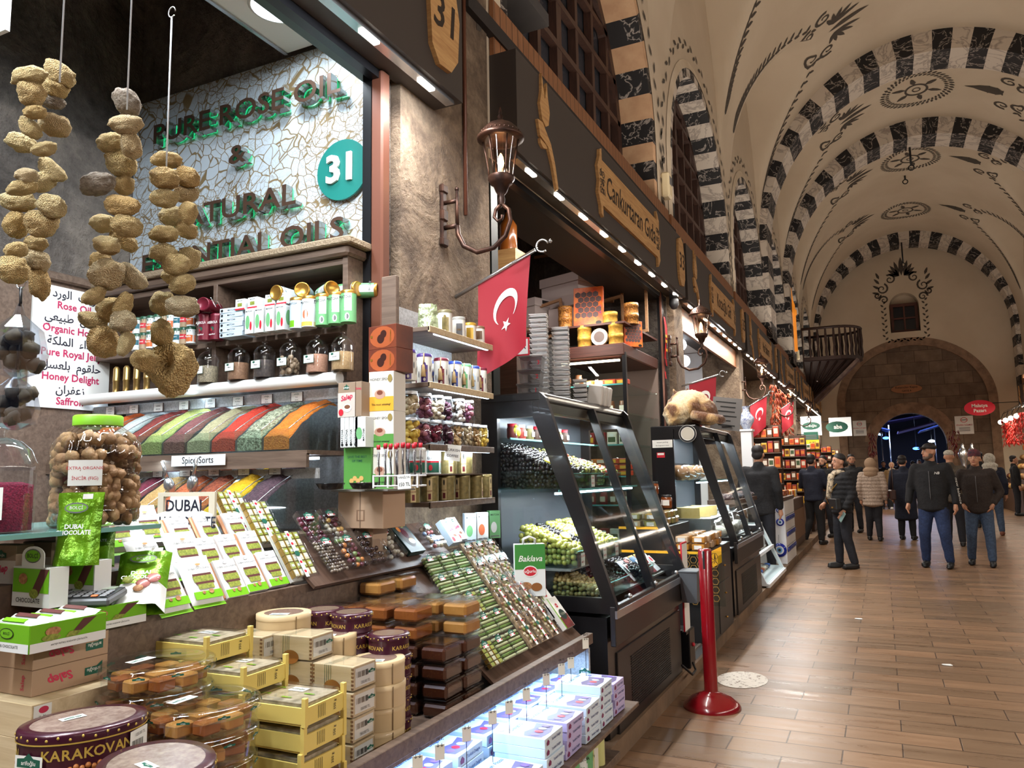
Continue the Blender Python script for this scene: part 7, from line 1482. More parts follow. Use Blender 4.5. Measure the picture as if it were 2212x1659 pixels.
# cabinet at the far end of the shop, facing the spice stall
CF = 7.0
t = thing('glass_wall_cabinet', 'dark wooden cabinet with lit glass front full of goods in the food shop', 'cabinet', (-2.5, 7.6, .1))
O = T(2.5, -7.6, -.1)
b = MB(); b.box((-2.51, 7.62, 2.63), (.74, 1.24, .12), REDWOOD, O, ch=.01); b.box((-2.51, 7.65, 2.9), (.74, 1.2, .02), REDWOOD, O); b.box((-2.5, 7.6, 2.72), (.7, .03, .34), DKWOOD, O) if False else None; b.build('top', t)
for x in (-2.15, -2.87): b = MB(); b.box((x, CF+.03, 1.35), (.035, .04, 2.5), BLKMET, O); b.build('frame_post', t)
b = MB(); b.box((-2.5, 8.22, 1.35), (.72, .03, 2.5), M('lit_back', (112, 96, 88), .7), O); b.build('back_panel', t)
for z in (.4, .8, 1.15, 1.42, 1.72, 2.02, 2.3): b = MB(); b.box((-2.5, 7.62, z), (.7, 1.15, .012), GLASS, O); b.box((-2.5, 7.05, z), (.7, .006, .014), GEDGE, O); b.build('glass_shelf', t)
b = MB(); b.box((-2.5, CF+.02, 1.35), (.7, .004, 2.4), GLASS, O); b.build('glass_front', t)
b = MB(); b.box((-2.5, 7.04, 2.53), (.6, .02, .02), M('warm_tube', (255, 226, 190), emit=10), O); b.build('tube_lamp', t)
area('cabinet_light', (-2.5, 7.08, 2.5), (-2.5, 7.5, 1), .6, .03, 14, (1, .86, .76)); area('cabinet_light', (-2.5, 6.7, 2.9), (-2.5, 8.2, 1), .6, .3, 7, (1, .86, .76))
TINY = [M('tiny_%d' % i, c, .4) for i, c in enumerate([(196, 70, 40), (226, 176, 60), (150, 40, 46), (226, 210, 190), (110, 66, 40), (214, 120, 50), (70, 90, 60), (236, 226, 210)])]
q = random.Random(21); kits = {}
def goods(kind, c1, c2):
    b = MB()
    if kind == 'jar': b.lathe([(.035, 0), (.038, .01), (.038, .09), (.03, .1), (.032, .12), (0, .121)], c1, 12); b.art(.05, .05, [('r', 0, 0, 1, 1, c2)], frame((0, -.039, .05), (1, 0, 0), (0, 0, 1)))
    elif kind == 'tub': b.box((0, 0, .025), (.13, .1, .05), c1, ch=.006); b.box((0, 0, .053), (.136, .106, .008), CLR, ch=.003); b.art(.08, .03, [('r', 0, 0, 1, 1, c2)], frame((0, -.0505, .025), (1, 0, 0), (0, 0, 1)))
    else: b.box((0, 0, .06), (.09, .06, .12), c1, ch=.003); b.art(.09, .12, [('r', .1, .2, .9, .6, c2), ('e', .5, .75, .25, .12, WHITE)], FF(.06, .12))
    return Kit(solo(b, {'jar': 'honey_jar', 'tub': 'food_tub', 'box': 'gift_carton'}[kind], 'x', {'jar': 'jar', 'tub': 'food tub', 'box': 'carton'}[kind]))
GK3 = [goods('jar', TINY[4], TINY[7]), goods('tub', TINY[5], TINY[7]), goods('tub', TINY[0], TINY[1]), goods('box', TINY[2], TINY[1]), goods('box', TINY[7], TINY[6]), goods('jar', TINY[2], TINY[3])]
for k, z in enumerate((.506, .906, 1.256, 1.526, 1.826, 2.126, 2.406)):
    for i in range(6):
        x = -2.78+.112*i; kt = GK3[(k*2+i//2) % 6]; zz = z-.1+.1
        tubby = (k*2+i//2) % 6 in (1, 2)
        for lv in range(3 if tubby and k < 5 else 1): kt.put((x, 7.14+.02*(i % 2), z-.1+.0+lv*.0575), (0, 0, q.uniform(-.1, .1)), '%s goods on the %s glass shelf of the lit cabinet, %s across, layer %d' % (['Jarred', 'tub', 'tub', 'boxed', 'boxed', 'jarred'][(k*2+i//2) % 6].lower(), nth(k), nth(i), lv+1), 'goods in the lit cabinet')
# top of the cabinet: honey tins, honeycomb boxes
YT = M('yellow_tin', (218, 178, 74), .4, noise_=(38, (176, 130, 60))); BT = M('bee_tin', (206, 146, 70), .4, noise_=(70, (96, 52, 30)))
HEXR = M('comb_red', (196, 70, 36), .4, noise_=(12, (226, 120, 46)))
def honey_tin(mat, r=.07, h=.105):
    b = MB(); b.lathe([(r, 0), (r, h*.62), (r*1.04, h*.62), (r*1.04, h), (0, h+.002)], mat, 22); return b
def combbox(w, h, d, n, m):
    b = MB(); b.box((0, 0, h/2), (w, d, h), HEXR, ch=.002); q = .8*w/n/1.75; 
    for j in range(m):
        for i in range(n): x = (i-(n-1)/2+(.25 if j % 2 else -.25))*1.75*q; z = h*.54+(j-(m-1)/2)*1.55*q; b.poly([(x+q*.95*cos(pi/6+k*pi/3), z-h/2+q*.95*sin(pi/6+k*pi/3)) for k in range(6)], M('comb_gap', (84, 66, 66), .6), FF(d, h), .001)
        
    b.art(w, h, [('t', 'ercan', .9, .4, .1, PUR, {'rot': H90}), ('e', .85, .06, .1, .05, BLACK)], FF(d, h)); return b
zt2 = 2.695; zt3 = 2.915
def on7(px, z, y=7.12): p = onY(px, 800, y); return (p.x, y, z)
solo(combbox(.30, .40, .05, 4, 5), 'honeycomb_box', 'large red honeycomb print gift box standing among honey tins', 'gift box', on7(1275, zt3, 7.16), rot=(-.1, 0, .12))
solo(combbox(.22, .26, .08, 5, 6), 'honeycomb_box', 'smaller honeycomb print box at the outer corner of the cabinet', 'gift box', (-2.17, 7.35, zt2), rot=(0, 0, .9))
for i, (px, z, m_, lb, n) in enumerate(((1224, zt3, BT, 'bee patterned honey tins stacked beside the red honeycomb box', 2), (1322, zt3, YT, 'yellow honey tin right of the red honeycomb box', 1), (1368, zt3, BT, 'bee patterned tall tin at the shelf corner', 2), (1265, zt2, YT, 'two yellow honey tins stacked on the lower cabinet shelf', 2), (1333, zt2, YT, 'yellow honey tins beside the round white box', 2))):
    for j in range(n): solo(honey_tin(m_), 'honey_tin', ('lower' if j == 0 else 'upper')+' of '+lb if n > 1 else lb, 'tin', on7(px, z+.106*j, 7.12 if px < 1340 else 7.3), group='honey tins on the cabinet')
b = MB(); b.lathe([(.085, -.02), (.085, .02)], M('round_card', (226, 214, 190), .5), 28, RX(H90)); b.poly(circ(0, 0, .055, n=22), M('dark_win', (70, 50, 44), .3), frame((0, -.021, .0), (1, 0, 0), (0, 0, 1))); b.text('HONEY', .03, BLACK, frame((0, -.0213, .068), (1, 0, 0), (0, 0, 1))); solo(b, 'round_window_box', 'round white box with a window standing on its edge', 'box', on7(1298, zt2+.086, 7.1))
# white archive boxes and picture frames piled behind
AW = M('archive_white', (206, 196, 194), .7); FRW = wood('frame_pine', (150, 110, 76), (180, 138, 100))
mb = MB(); mb.box((-3.0, 7.7, 2.93), (1.1, 1.0, .03), DKWOOD); mb.box((-3.2, 8.0, 3.3), (.03, .03, .7), DKWOOD) if False else None; solo(mb, 'high_shelf', 'dark high shelf behind the honey tins, archive boxes on it', 'shelf')
for i, (px, w, h, y, lb, z) in enumerate(((1228, .52, .34, 7.55, 'large white lidded archive box high in the food shop', 3.20), (1150, .34, .3, 7.45, 'smaller white lidded archive box behind the flag', 3.0))):
    p = onY(px, 600, y); t = thing('archive_box', lb, 'box', (p.x, y, z), rz=-.35)
    b = MB(); b.box((0, 0, h*.36), (w, .3, h*.72), AW); b.build('box_body', t); b = MB(); b.box((0, 0, h*.86), (w+.03, .33, h*.28), AW); b.box((w/2+.016, 0, h*.88), (.004, .1, .035), BLACK); b.build('lid', t)
for i in range(2): b = MB(); b.box((0, 0, 0), (.36, .3, .24 if i == 0 else .07), CARDB if i else AW); p = onY([1228, 1150][i], 600, [7.56, 7.45][i]); solo(b, 'support_box', 'box under the %s archive box' % ['large white', 'smaller white'][i], 'box', (p.x, [7.56, 7.45][i], [3.07, 2.96][i]))
for i, (px, py, y, w, h, tz) in enumerate(((1320, 700, 7.9, .34, .62, .16), (1295, 610, 8.2, .4, .5, -.1), (1370, 660, 8.0, .3, .66, .05), (1190, 690, 7.3, .3, .4, .2), (1165, 525, 8.3, .5, .4, 0), (1130, 520, 8.4, .3, .4, .1))):
    p = onY(px, py, y); b = MB(); b.plate([rect(-w/2, -h/2, w/2, h/2), rect(-w/2+.03, -h/2+.03, w/2-.03, h/2-.03)], .02, FRW, frame((0, 0, 0), (cos(tz), 0, sin(tz)), (-sin(tz), .2, cos(tz)))); solo(b, 'picture_frame', 'empty thin wooden frame leaning in the dark food shop, %s one' % nth(i), 'frame', p, group='empty wooden frames')
# amber bottle and wood block beside the near lantern
p = onX(1098, 500, -2.35); t = thing('amber_bottle', 'large amber bottle on a wooden ledge behind the lantern', 'bottle', (p.x, p.y, p.z-.16)); b = MB(); b.lathe([(.06, 0), (.065, .02), (.065, .2), (.03, .26), (.022, .3), (0, .3)], M('amber_liquid', (150, 84, 30), .2, coat=.5), 20); b.build('bottle_body', t); b = MB(); b.lathe([(.026, .3), (.026, .34), (0, .34)], BLACK, 14); b.build('cap', t)
mb = MB(); mb.box((0, 0, 0), (.2, .2, .3), ORNWOOD); mb.box((0, 0, -.9), (.18, .18, 1.5), DKWOOD); solo(mb, 'wooden_ledge', 'pale wooden ledge on a dark stand under the amber bottle', 'ledge', (p.x, p.y, p.z-.311))
t = thing('pastirma_sign', 'white sign with red border beside the flag in the food shop', 'sign', onX(1100, 752, -2.2)); b = MB(); b.box((0, 0, 0), (.3, .01, .12), RED); b.box((0, -.002, 0), (.28, .01, .1), WHITE); b.build('board', t); b = MB(); b.text('PASTIRMA', .055, BLACK, frame((0, -.0082, 0), (1, 0, 0), (0, 0, 1)), .015); b.build('lettering', t)
# hanging red bunting ribbon at the door frame
b = MB(); RR = M('red_ribbon', (190, 30, 40), .5); p = onX(1432, 740, -2.05)
for s_ in (0, 1): b.grid(lambda u, v, s_=s_: V((.01*sin(6*v), (u-.5)*.07+.05*s_*v*1.2+.02*sin(5*v), -v*(.7-.15*s_))), 4, 12, RR); 
for z in (.22, .28, .38): b.box((.012, 0.01, -z), (.003, .06, .03), YLW)
solo(b, 'red_sash', 'red and yellow striped sash hanging at the shop door frame', 'sash', (-2.082, 8.37, p.z+.33))
# ================================================================ honey stand and second case
t = thing('honey_stand', 'black stepped stand with yellow lit panel selling honey boxes', 'stand', (-1.65, 6.75, .1)); HB = M('stand_black', (34, 33, 34), .4)
b = MB(); b.box((0, 0, .36), (.72, 1.0, .72), HB, ch=.004); b.build('cabinet', t); b = MB(); b.box((-.18, 0, .80), (.36, 1.0, .2), HB, ch=.003); b.build('raised_step', t)
for z in (.55, .32, .12):
    b = MB(); b.box((.362, .12, z), (.008, .5, .2), M('drawer_front', (54, 52, 52), .45), ch=.002); d = b.build('drawer', t); b = MB(); b.ell((.375, .12, z), (.012, .02, .008), GOLD, 8, 6); b.build('handle', d)
YP = M('honey_panel', (236, 170, 40), .5, emit=.6); b = MB(); b.box((.363, -.2, .645), (.006, .5, .13), YP); b.box((.0, -.503, .71), (.7, .006, .02), YP); b.box((-.18, -.503, .9), (.36, .006, .02), YP); b.build('yellow_panel', t); b = MB(); b.plate([[(-.04, -.04), (0, .04), (.04, -.04), (.015, -.01), (0, .01), (-.015, -.01)]], .004, BLACK, frame((.368, -.25, .645), (0, 1, 0), (0, 0, 1))); b.build('bee_emblem', t)
HBX = [M('honey_box_a', (216, 150, 60), .3), M('honey_box_b', (190, 150, 70), .3), M('honey_box_c', (170, 160, 90), .3), M('honey_box_d', (224, 190, 150), .3)]
q = random.Random(4); hk = []
for c in HBX:
    b = MB(); b.box((0, 0, .025), (.1, .09, .05), c, ch=.006); b.box((0, 0, .03), (.108, .098, .056), CLR, ch=.008); b.art(.06, .03, [('r', 0, 0, 1, 1, WHITE)], frame((0, -.0495, .025), (1, 0, 0), (0, 0, 1))); hk.append(Kit(solo(b, 'honey_box', 'x', 'honey box')))
n = 0
for (x, y0, z, ly, cs) in ((-1.36, 6.32, .825, 2, (0, 0, 3)), (-1.50, 6.32, .825, 2, (0, 3)), (-1.74, 6.32, 1.005, 2, (2, 1)), (-1.88, 6.32, 1.005, 2, (3, 2))):
    for j in range(6):
        for l in range(ly): hk[cs[(j+l) % len(cs)]].put((x+q.uniform(-.01, .01), y0+.125*j, z+.0585*l), (0, 0, q.uniform(-.06, .06)), 'clear honey box on the %s of the black stand, %s along, %s layer' % ({-1.36: 'front step edge', -1.50: 'front step inside', -1.74: 'raised step edge', -1.88: 'raised step inside'}[x], nth(j), ['bottom', 'upper'][l]), 'honey boxes on the black stand')
for i, (x, y, l) in enumerate(((-1.93, 7.1, 0), (-1.93, 7.1, 1), (-1.84, 7.16, 0), (-1.80, 7.06, 0))):
    b = MB(); b.lathe([(.04, 0), (.045, .01), (.045, .09), (.035, .1)], M('honey_dark_jar', (120, 60, 24), .2, coat=.5), 14); t2 = thing('honey_jar', 'dark honey jar, %s, at the back of the black stand' % nth(i), 'jar', (x-.0, y, 1.125+.125*l), group='dark honey jars'); b.build('glass_body', t2); b = MB(); b.lathe([(.037, .1), (.038, .118), (0, .119)], BLACK, 14); b.build('cap', t2); b = MB(); b.art(.06, .05, [('r', 0, 0, 1, 1, WHITE)], frame((0, -.0458, .05), (1, 0, 0), (0, 0, 1))); b.build('label', t2)
for s_ in range(2): b = MB(); b.plate([circ(0, 0, .11, n=6)], .003, M('gold_comb_sheet', (160, 124, 64), .4, .4), frame((0, 0, 0), (0, .3, 0), (0, 0, 1))) 
t = thing('comb_panel', 'clear panel with gold honeycomb pattern beside the honey stand', 'panel', (-1.33, 6.22, .62)); b = MB(); b.box((0, 0, .0), (.34, .006, .42), GLASS); b.build('pane', t); b = MB(); GC = M('gold_comb_sheet', (160, 124, 64), .4, .4)
for i in range(5):
    for j in range(6): b.plate([[(.03*cos(k*pi/3), .03*sin(k*pi/3)) for k in range(6)], [(.024*cos(k*pi/3), .024*sin(k*pi/3)) for k in range(6)]], .003, GC, frame((-.12+.055*i, -.005, -.15+.064*j-.032*(i % 2)), (1, 0, 0), (0, 0, 1)))
b.build('honeycomb_print', t)
C2 = (-2.05, -1.27, 7.5, 9.25, -1.60)
glass_case('cheese_case', 'black framed slanted glass case with bread and cheese, a cat lying on top', *C2, .10, .78, 1.9, 1)
b = MB(); b.box((-1.93, 7.485, 1.3), (.22, .02, 1.14), APRON); b.art(.2, .075, [('r', 0, 0, 1, 1, WHITE), ('t', 'vacuum packing', .5, .7, .24, BLACK), ('t', 'for long-term store', .5, .28, .22, BLACK)], frame((-1.93, 7.473, 1.73), (1, 0, 0), (0, 0, 1))); b.art(.08, .05, [('r', 0, 0, 1, 1, RED), ('r', .1, .5, .9, .9, WHITE)], frame((-1.95, 7.473, 1.62), (1, 0, 0), (0, 0, 1))); solo(b, 'notice_panel', 'black end panel with a white vacuum packing notice', 'panel')
b = MB(); b.lathe([(.085, -.003), (.085, .003)], WHITE, 26, RX(H90)); b.poly(circ(0, 0, .06, n=22), M('seal_grey', (200, 196, 184)), frame((0, -.0035, 0), (1, 0, 0), (0, 0, 1))); b.plate([circ(0, 0, .082, n=26), circ(0, 0, .066, n=26)], .002, BLACK, frame((0, -.004, 0), (1, 0, 0), (0, 0, 1))); solo(b, 'round_seal', 'round white seal sticker on the end of the cheese case', 'sticker', (-1.68, 7.485, 1.82))
BREAD = M('bread', (186, 140, 92), .7, noise_=(14, (150, 100, 60))); CHEESE = M('cheese', (222, 200, 136), .5, noise_=(8, (206, 180, 110)))
for i in range(4): 
    b = MB(); b.ell((0, 0, 0), (.11, .09, .075), BREAD, 14, 8, None, .2); t2 = thing('bagged_bread', 'round loaf in a clear bag on the upper cheese case shelf, %s along' % nth(i), 'bread', (-1.82, 7.68+.26*i, 1.445), rz=i, group='bagged loaves'); b.build('loaf', t2); b = MB(); b.ell((0, 0, .005), (.125, .105, .085), FILM, 12, 8, None, .35); b.build('bag', t2)
for i in range(3): b = MB(); b.add([(-.12, -.1, 0), (.14, -.02, 0), (-.1, .1, 0), (-.12, -.1, .1), (.14, -.02, .1), (-.1, .1, .1)], [(2, 1, 0), (3, 4, 5), (0, 1, 4, 3), (1, 2, 5, 4), (2, 0, 3, 5)], CHEESE); solo(b, 'cheese_wedge', 'yellow cheese wedge in the cheese case, %s along' % nth(i), 'cheese', (-1.75+.02*i, 7.7+.25*i, 1.0+.0), rz=.5*i-.4, group='cheese wedges')
mb = MB(); mb.box((-1.76, 8.35, .9), (.5, 1.6, .2), STEEL); solo(mb, 'steel_step', 'steel step inside the cheese case under the wedges', 'step')
for i in range(4): b = MB(); b.ell((0, 0, .09), (.12, .11, .1), FILM, 10, 8, None, .5); b.ell((0, 0, .07), (.09, .08, .06), M('white_cheese', (226, 222, 210), .6), 10, 8, None, .3); solo(b, 'plastic_bag', 'clear bag of white cheese low in the case, %s along' % nth(i), 'bag', (-1.48, 7.72+.33*i, .795), rz=i, group='bags in the cheese case')
b = MB(); b.box((0, 0, 0), (.30, .012, .34), M('grey_board2', (120, 118, 118), .6)); q = random.Random(1)
for i in range(6): b.box((0+q.uniform(-.02, .02), -.008, .12-.048*i), (.22*q.uniform(.6, 1), .002, .012), BLACK)
p = onY(1568, 912, 8.2); solo(b, 'handwritten_board', 'grey handwritten price board tilted beside the cat', 'board', (p.x, 8.25, 2.05), rot=(0, .15, .1))
b = MB(); b.tube([(0, 0, 0), (0, 0, .2)], .008, BLKMET, 6); b.box((0, 0, .004), (.1, .1, .008), BLKMET); solo(b, 'board_stand', 'small black stand that carries the handwritten board', 'stand', (p.x, 8.28, 1.91))
# the cat: lying with its back to us
FUR = NT('cat_fur'); v = FUR.coords(); n = FUR.noise(v, 5.5, 3, .5); n2 = FUR.noise(FUR.coords((1, 1, .5)), 90, 3)
c = FUR.ramp(n, [(.40, rgb((226, 206, 170))), (.50, rgb((206, 168, 116))), (.58, rgb((112, 74, 48)))])
FUR.link(FUR.mix(.35, c, FUR.ramp(n2, [(.3, (.3, .3, .3, 1)), (.7, (.8, .8, .8, 1))]), 'OVERLAY'), FUR.b.inputs['Base Color']); FUR.b.inputs['Roughness'].default_value = 1; FUR.b.inputs['Sheen Weight'].default_value = .4; FUR.bump(n2, .9, .02)
p = onY(1490, 928, 7.85); t = thing('cat', 'fluffy cream and brown cat lying on the cheese case, back turned', 'cat', (p.x, 7.85, 1.905), rz=.35); t.scale = (1.35, 1.35, 1.35)
ce = [('e', (0, 0, .14), (.17, .2, .14)), ('e', (-.10, -.08, .10), (.1, .12, .1)), ('e', (.10, -.08, .10), (.1, .12, .1)), ('e', (0, .2, .15), (.14, .16, .13)), ('e', (.0, .36, .20), (.09, .1, .1)), ('e', (0, .44, .25), (.075, .075, .07)), ('e', (0, .51, .235), (.03, .03, .025)),
      ('c', (-.05, .45, .30), .022, (-.06, .45, .345), .006), ('c', (.05, .45, .30), .022, (.06, .45, .345), .006), ('c', (-.08, .3, .04), .035, (-.08, .48, .03), .028), ('c', (.08, .3, .04), .035, (.08, .48, .03), .028), ('e', (-.14, -.12, .035), (.04, .07, .035)), ('e', (.14, -.12, .035), (.04, .07, .035))]
mesh_obj(blob(ce, .014, 3, None, lambda co: .012*noise.noise(co*26)+.006*noise.noise(co*60)), 'cat_body', FUR.m, t)
b = MB(); b.tube([(.0, -.18, .08), (.1, -.24, .05), (.2, -.18, .04), (.24, -.06, .04)], [.035, .038, .035, .02], FUR.m, 10); b.build('tail', t)
for s_ in (-1, 1): b = MB(); b.ell((s_*.03, .505, .262), .011, M('cat_eye', (120, 130, 50), .1), 8, 6); b.build('eye', t)
# ================================================================ white-lit gift shop and the shops beyond
GW = M('gift_white', (232, 234, 236), .6)
def shopbox(k, ya, yb, wallm, lightp, lcol, depth=1.3):
    m = MB(); m.box((XL-depth, (ya+yb)/2, 1.75), (.1, yb-ya, 3.4), wallm); struct(m, 'wall_shop_%d_back' % k)
    m = MB(); m.box((XL-depth/2-.2, yb+.05, 1.75), (depth-.3, .1, 3.4), wallm); struct(m, 'wall_shop_%d_side' % k)
    m = MB(); m.box((XL-depth/2-.2, (ya+yb)/2, 3.5), (depth, yb-ya, .08), wallm); struct(m, 'ceiling_shop_%d' % k)
    area('shop_ceiling_light', (XL-.7, (ya+yb)/2, 3.4), (XL-.4, (ya+yb)/2, 0), .5, yb-ya-.6, lightp, lcol)
shopbox(35, 8.95, 13.0, GW, 75, (.93, .96, 1))
for k, (a, b) in enumerate(((13.4, 17.5), (17.9, 22.0), (22.4, 26.5), (26.9, 31.0))): shopbox(37+2*k, a, b, M('warm_shop', (150, 120, 92), .8), 70, (1, .9, .76))
mb = MB(); mb.box((-2.08, 10.95, 3.29), (.04, 4.1, .28), CLADW); struct(mb, 'trim_transom')
CER = [M('plate_blue', (50, 84, 150), .3), M('plate_white', (226, 226, 222), .3), M('plate_rust', (160, 86, 56), .3), M('plate_teal', (70, 140, 150), .3), M('plate_olive', (150, 140, 90), .3)]
q = random.Random(5)
for i in range(15):
    r = q.uniform(.12, .24); y = 9.3+.55*(i % 6)+q.uniform(-.08, .08); z = 2.55-.5*(i//6)+q.uniform(-.05, .05); c = q.choice(CER); c2 = CER[1]
    b = MB(); b.lathe([(0, 0), (r*.5, .0), (r, .03), (r, .036), (r*.5, .008), (0, .006)], c2, 24, cap=False)
    for j, (k, m_) in enumerate(((.94, c), (.6, c2), (.5, c), (.3, c2), (.18, c))): b.poly(circ(0, 0, r*k, n=20), m_, z=.02+.012*k+.002*j)
    solo(b, 'painted_plate', 'painted ceramic plate on the white gift shop wall, %s row' % ['top', 'middle', 'lowest'][i//6], 'plate', (-3.33, y, z), rot=(0, H90, 0), group='painted plates, %s row' % ['top', 'middle', 'lowest'][i//6])
for i, (px, py) in enumerate(((1470, 745), (1478, 780))):
    p = onX(px, py, -2.6); t = thing('globe_lamp', 'bright white globe lamp at the gift shop door, %s one' % ['upper', 'lower'][i], 'lamp', p); b = MB(); b.ell((0, 0, 0), .09, M('globe', (240, 246, 255), emit=9), 16, 12); b.build('globe', t); b = MB(); b.tube([(0, 0, .08), (0, 0, 3.44-p.z)], .006, BLKMET, 5); b.build('rod', t)
def vase(lb, loc, s=1.0):
    b = MB(); VB = veined('vase_pattern', (206, 212, 226), (40, 60, 140), 9, .03); b.lathe([(.05*s, 0), (.06*s, .01), (.13*s, .14*s), (.135*s, .2*s), (.06*s, .3*s), (.05*s, .36*s), (.075*s, .4*s)], VB, 24, cap=False)
    solo(b, 'blue_vase', lb, 'vase', loc)
mb = MB(); p = onX(1612, 928, -1.86); mb.box((0, 0, 0), (.2, .24, .03), GW); mb.box((0, 0, (1.06-p.z)/2), (.16, .2, p.z-1.06), GW); solo(mb, 'white_pedestal', 'white pedestal on the amulet rack, blue vase on it', 'pedestal', (-1.86, p.y+.05, p.z-.01)); vase('blue and white patterned vase on the white pedestal', (-1.86, p.y+.05, p.z+.006), .9)
# white lit display frame and its trinkets
def trinket_stand(name, label, x0, x1, y0, y1, z1, white):
    t = thing(name, label, 'display stand', ((x0+x1)/2, (y0+y1)/2, .1)); O = T(-(x0+x1)/2, -(y0+y1)/2, -.1); WM = M('white_enamel', (226, 232, 236), .35)
    for y in (y0, y1): b = MB(); b.plate([[(x0, .12), (x0, z1), (x0+.25, z1), (x1, .12)], [(x0+.05, .17), (x1-.07, .17), (x0+.22, z1-.05), (x0+.05, z1-.05)]], .04, WM if white else BLKMET, O @ frame((0, y, 0), (1, 0, 0), (0, 0, 1))); b.build('side_frame', t)
    for u in (0, .33, .66, 1): x = x0+.25+(x1-x0-.25)*u; b = MB(); b.box((x, (y0+y1)/2, z1-.02+(.14-z1)*u), (.04, y1-y0, .04), WM, O); b.build('cross_bar', t)
    b = MB(); b.quad((x0+.25, y0, z1-.02), (x0+.25, y1, z1-.02), (x1-.01, y1, .14), (x1-.01, y0, .14), GLASS, O); b.build('front_glass', t)
    b = MB(); b.box((x0+.01, (y0+y1)/2, .6), (.02, y1-y0, z1-.2), WM, O); b.box(((x0+x1)/2, (y0+y1)/2, .13), (x1-x0, y1-y0, .03), WM, O); b.build('body', t)
    area('stand_light', (x0+.2, (y0+y1)/2, z1-.06), (x0+.4, (y0+y1)/2, 0), .05, y1-y0-.1, 26, (.9, .96, 1)); return t
trinket_stand('glass_display', 'white framed slanted glass display, brightly lit, beside the cheese case', -1.95, -1.28, 9.5, 11.2, 1.05, True)
q = random.Random(9); TM = [M('shell', (206, 196, 180), .4), M('silver_bit', (170, 172, 176), .25, .8), CER[0], CER[2]]
for k in range(3):
    for i in range(9): b = MB(); b.ell((0, 0, .03), (.05, .06, .035), TM[(i+k) % 4], 10, 6, None, .3); solo(b, 'trinket', 'small trinket on the %s tier of the white glass display' % nth(k), 'trinket', (-1.75+.13*k, 9.6+.18*i, [.75, .45, .15][k]), group='trinkets in the white display, %s tier' % nth(k))
for k, z in enumerate((.74, .44)): b = MB(); b.box((-1.74+.06*k, 10.35, z), (.36, 1.6, .012), GW); solo(b, 'glass_tier', '%s shelf inside the white glass display' % ['upper', 'lower'][k], 'shelf')
b = MB(); b.box((-1.76, 10.34, 1.08), (.34, 1.7, .05), DKWOOD); solo(b, 'table_board', 'brown board over the white display, patterned scarves on it', 'board')
for i in range(7): b = MB(); b.ell((0, 0, .03), (.13, .12, .045), veined('scarf_%d' % (i % 3), [(60, 50, 60), (120, 60, 60), (90, 96, 110)][i % 3], (210, 200, 190), 12, .03), 14, 8, None, .3); solo(b, 'folded_scarf', 'folded patterned scarf on the brown board, %s along' % nth(i), 'scarf', (-1.74, 9.65+.25*i, 1.105), rz=i, group='folded scarves')
# evil eye rack
t = thing('amulet_rack', 'white board rack hung with blue eye amulets, past the white display', 'rack', (-1.62, 12.6, .1)); b = MB(); b.box((0, 0, .45), (.6, 1.3, .9), GW, ch=.005); b.box((0, 0, .93), (.62, 1.34, .05), DKWOOD); b.build('rack_body', t)
for i in range(3): b = MB(); b.box((.302, 0, .25+.22*i), (.01, 1.2, .01), STEEL); b.build('hanging_rail', t)
NZ = [M('eye_blue', (22, 44, 150), .2), M('eye_white', (226, 230, 236), .3), M('eye_sky', (110, 170, 220), .3), BLACK]
def eye(r):
    b = MB(); b.lathe([(0, -.006), (r, -.004), (r, .004), (0, .008)], NZ[0], 18, cap=False)
    for j, (k, m_) in enumerate(((.62, NZ[1]), (.4, NZ[2]), (.2, NZ[3]))): b.poly(circ(0, 0, r*k, n=14), m_, z=.009+.001*j)
    return b
for i, (x, y, z, r) in enumerate(((-1.50, 11.935, .74, .045), (-1.39, 11.935, .70, .055), (-1.42, 11.935, .30, .1), (-1.52, 11.935, .86, .03), (-1.40, 11.935, .87, .035))): b = eye(r); b.box((0, r+.06, 0), (.004, .12, .004), TM[1]); solo(b, 'eye_amulet', 'blue eye amulet on the near side of the white rack, %s' % ['small, upper', 'middle sized', 'largest, low', 'tiny, topmost', 'tiny, beside the topmost'][i], 'amulet', (x, y, z), rot=(H90, 0, 0))
ek = Kit(solo(eye(.035), 'eye_amulet', 'x', 'amulet'))
for k in range(3):
    for i in range(10): ek.put((-1.305, 12.02+.12*i, .30+.22*k), (0, H90, 0), 'small blue eye amulet on the %s rail of the white rack' % nth(k), 'amulets on the %s rail' % nth(k))
q = random.Random(2); gk = []
for i in range(6): b = MB(); b.box((0, 0, .04), (.1, .14, .08), TINY[i], ch=.004); b.box((.051, 0, .045), (.002, .1, .04), TINY[(i+3) % 8]); gk.append(Kit(solo(b, 'souvenir_box', 'x', 'box')))
for i in range(10):
    for j in range(3): gk[(i+j) % 6].put((-1.82+.19*j, 12.35+.09*i, 1.057), (0, 0, q.uniform(-.2, .2)), 'souvenir box on top of the amulet rack', 'souvenir boxes on the amulet rack')
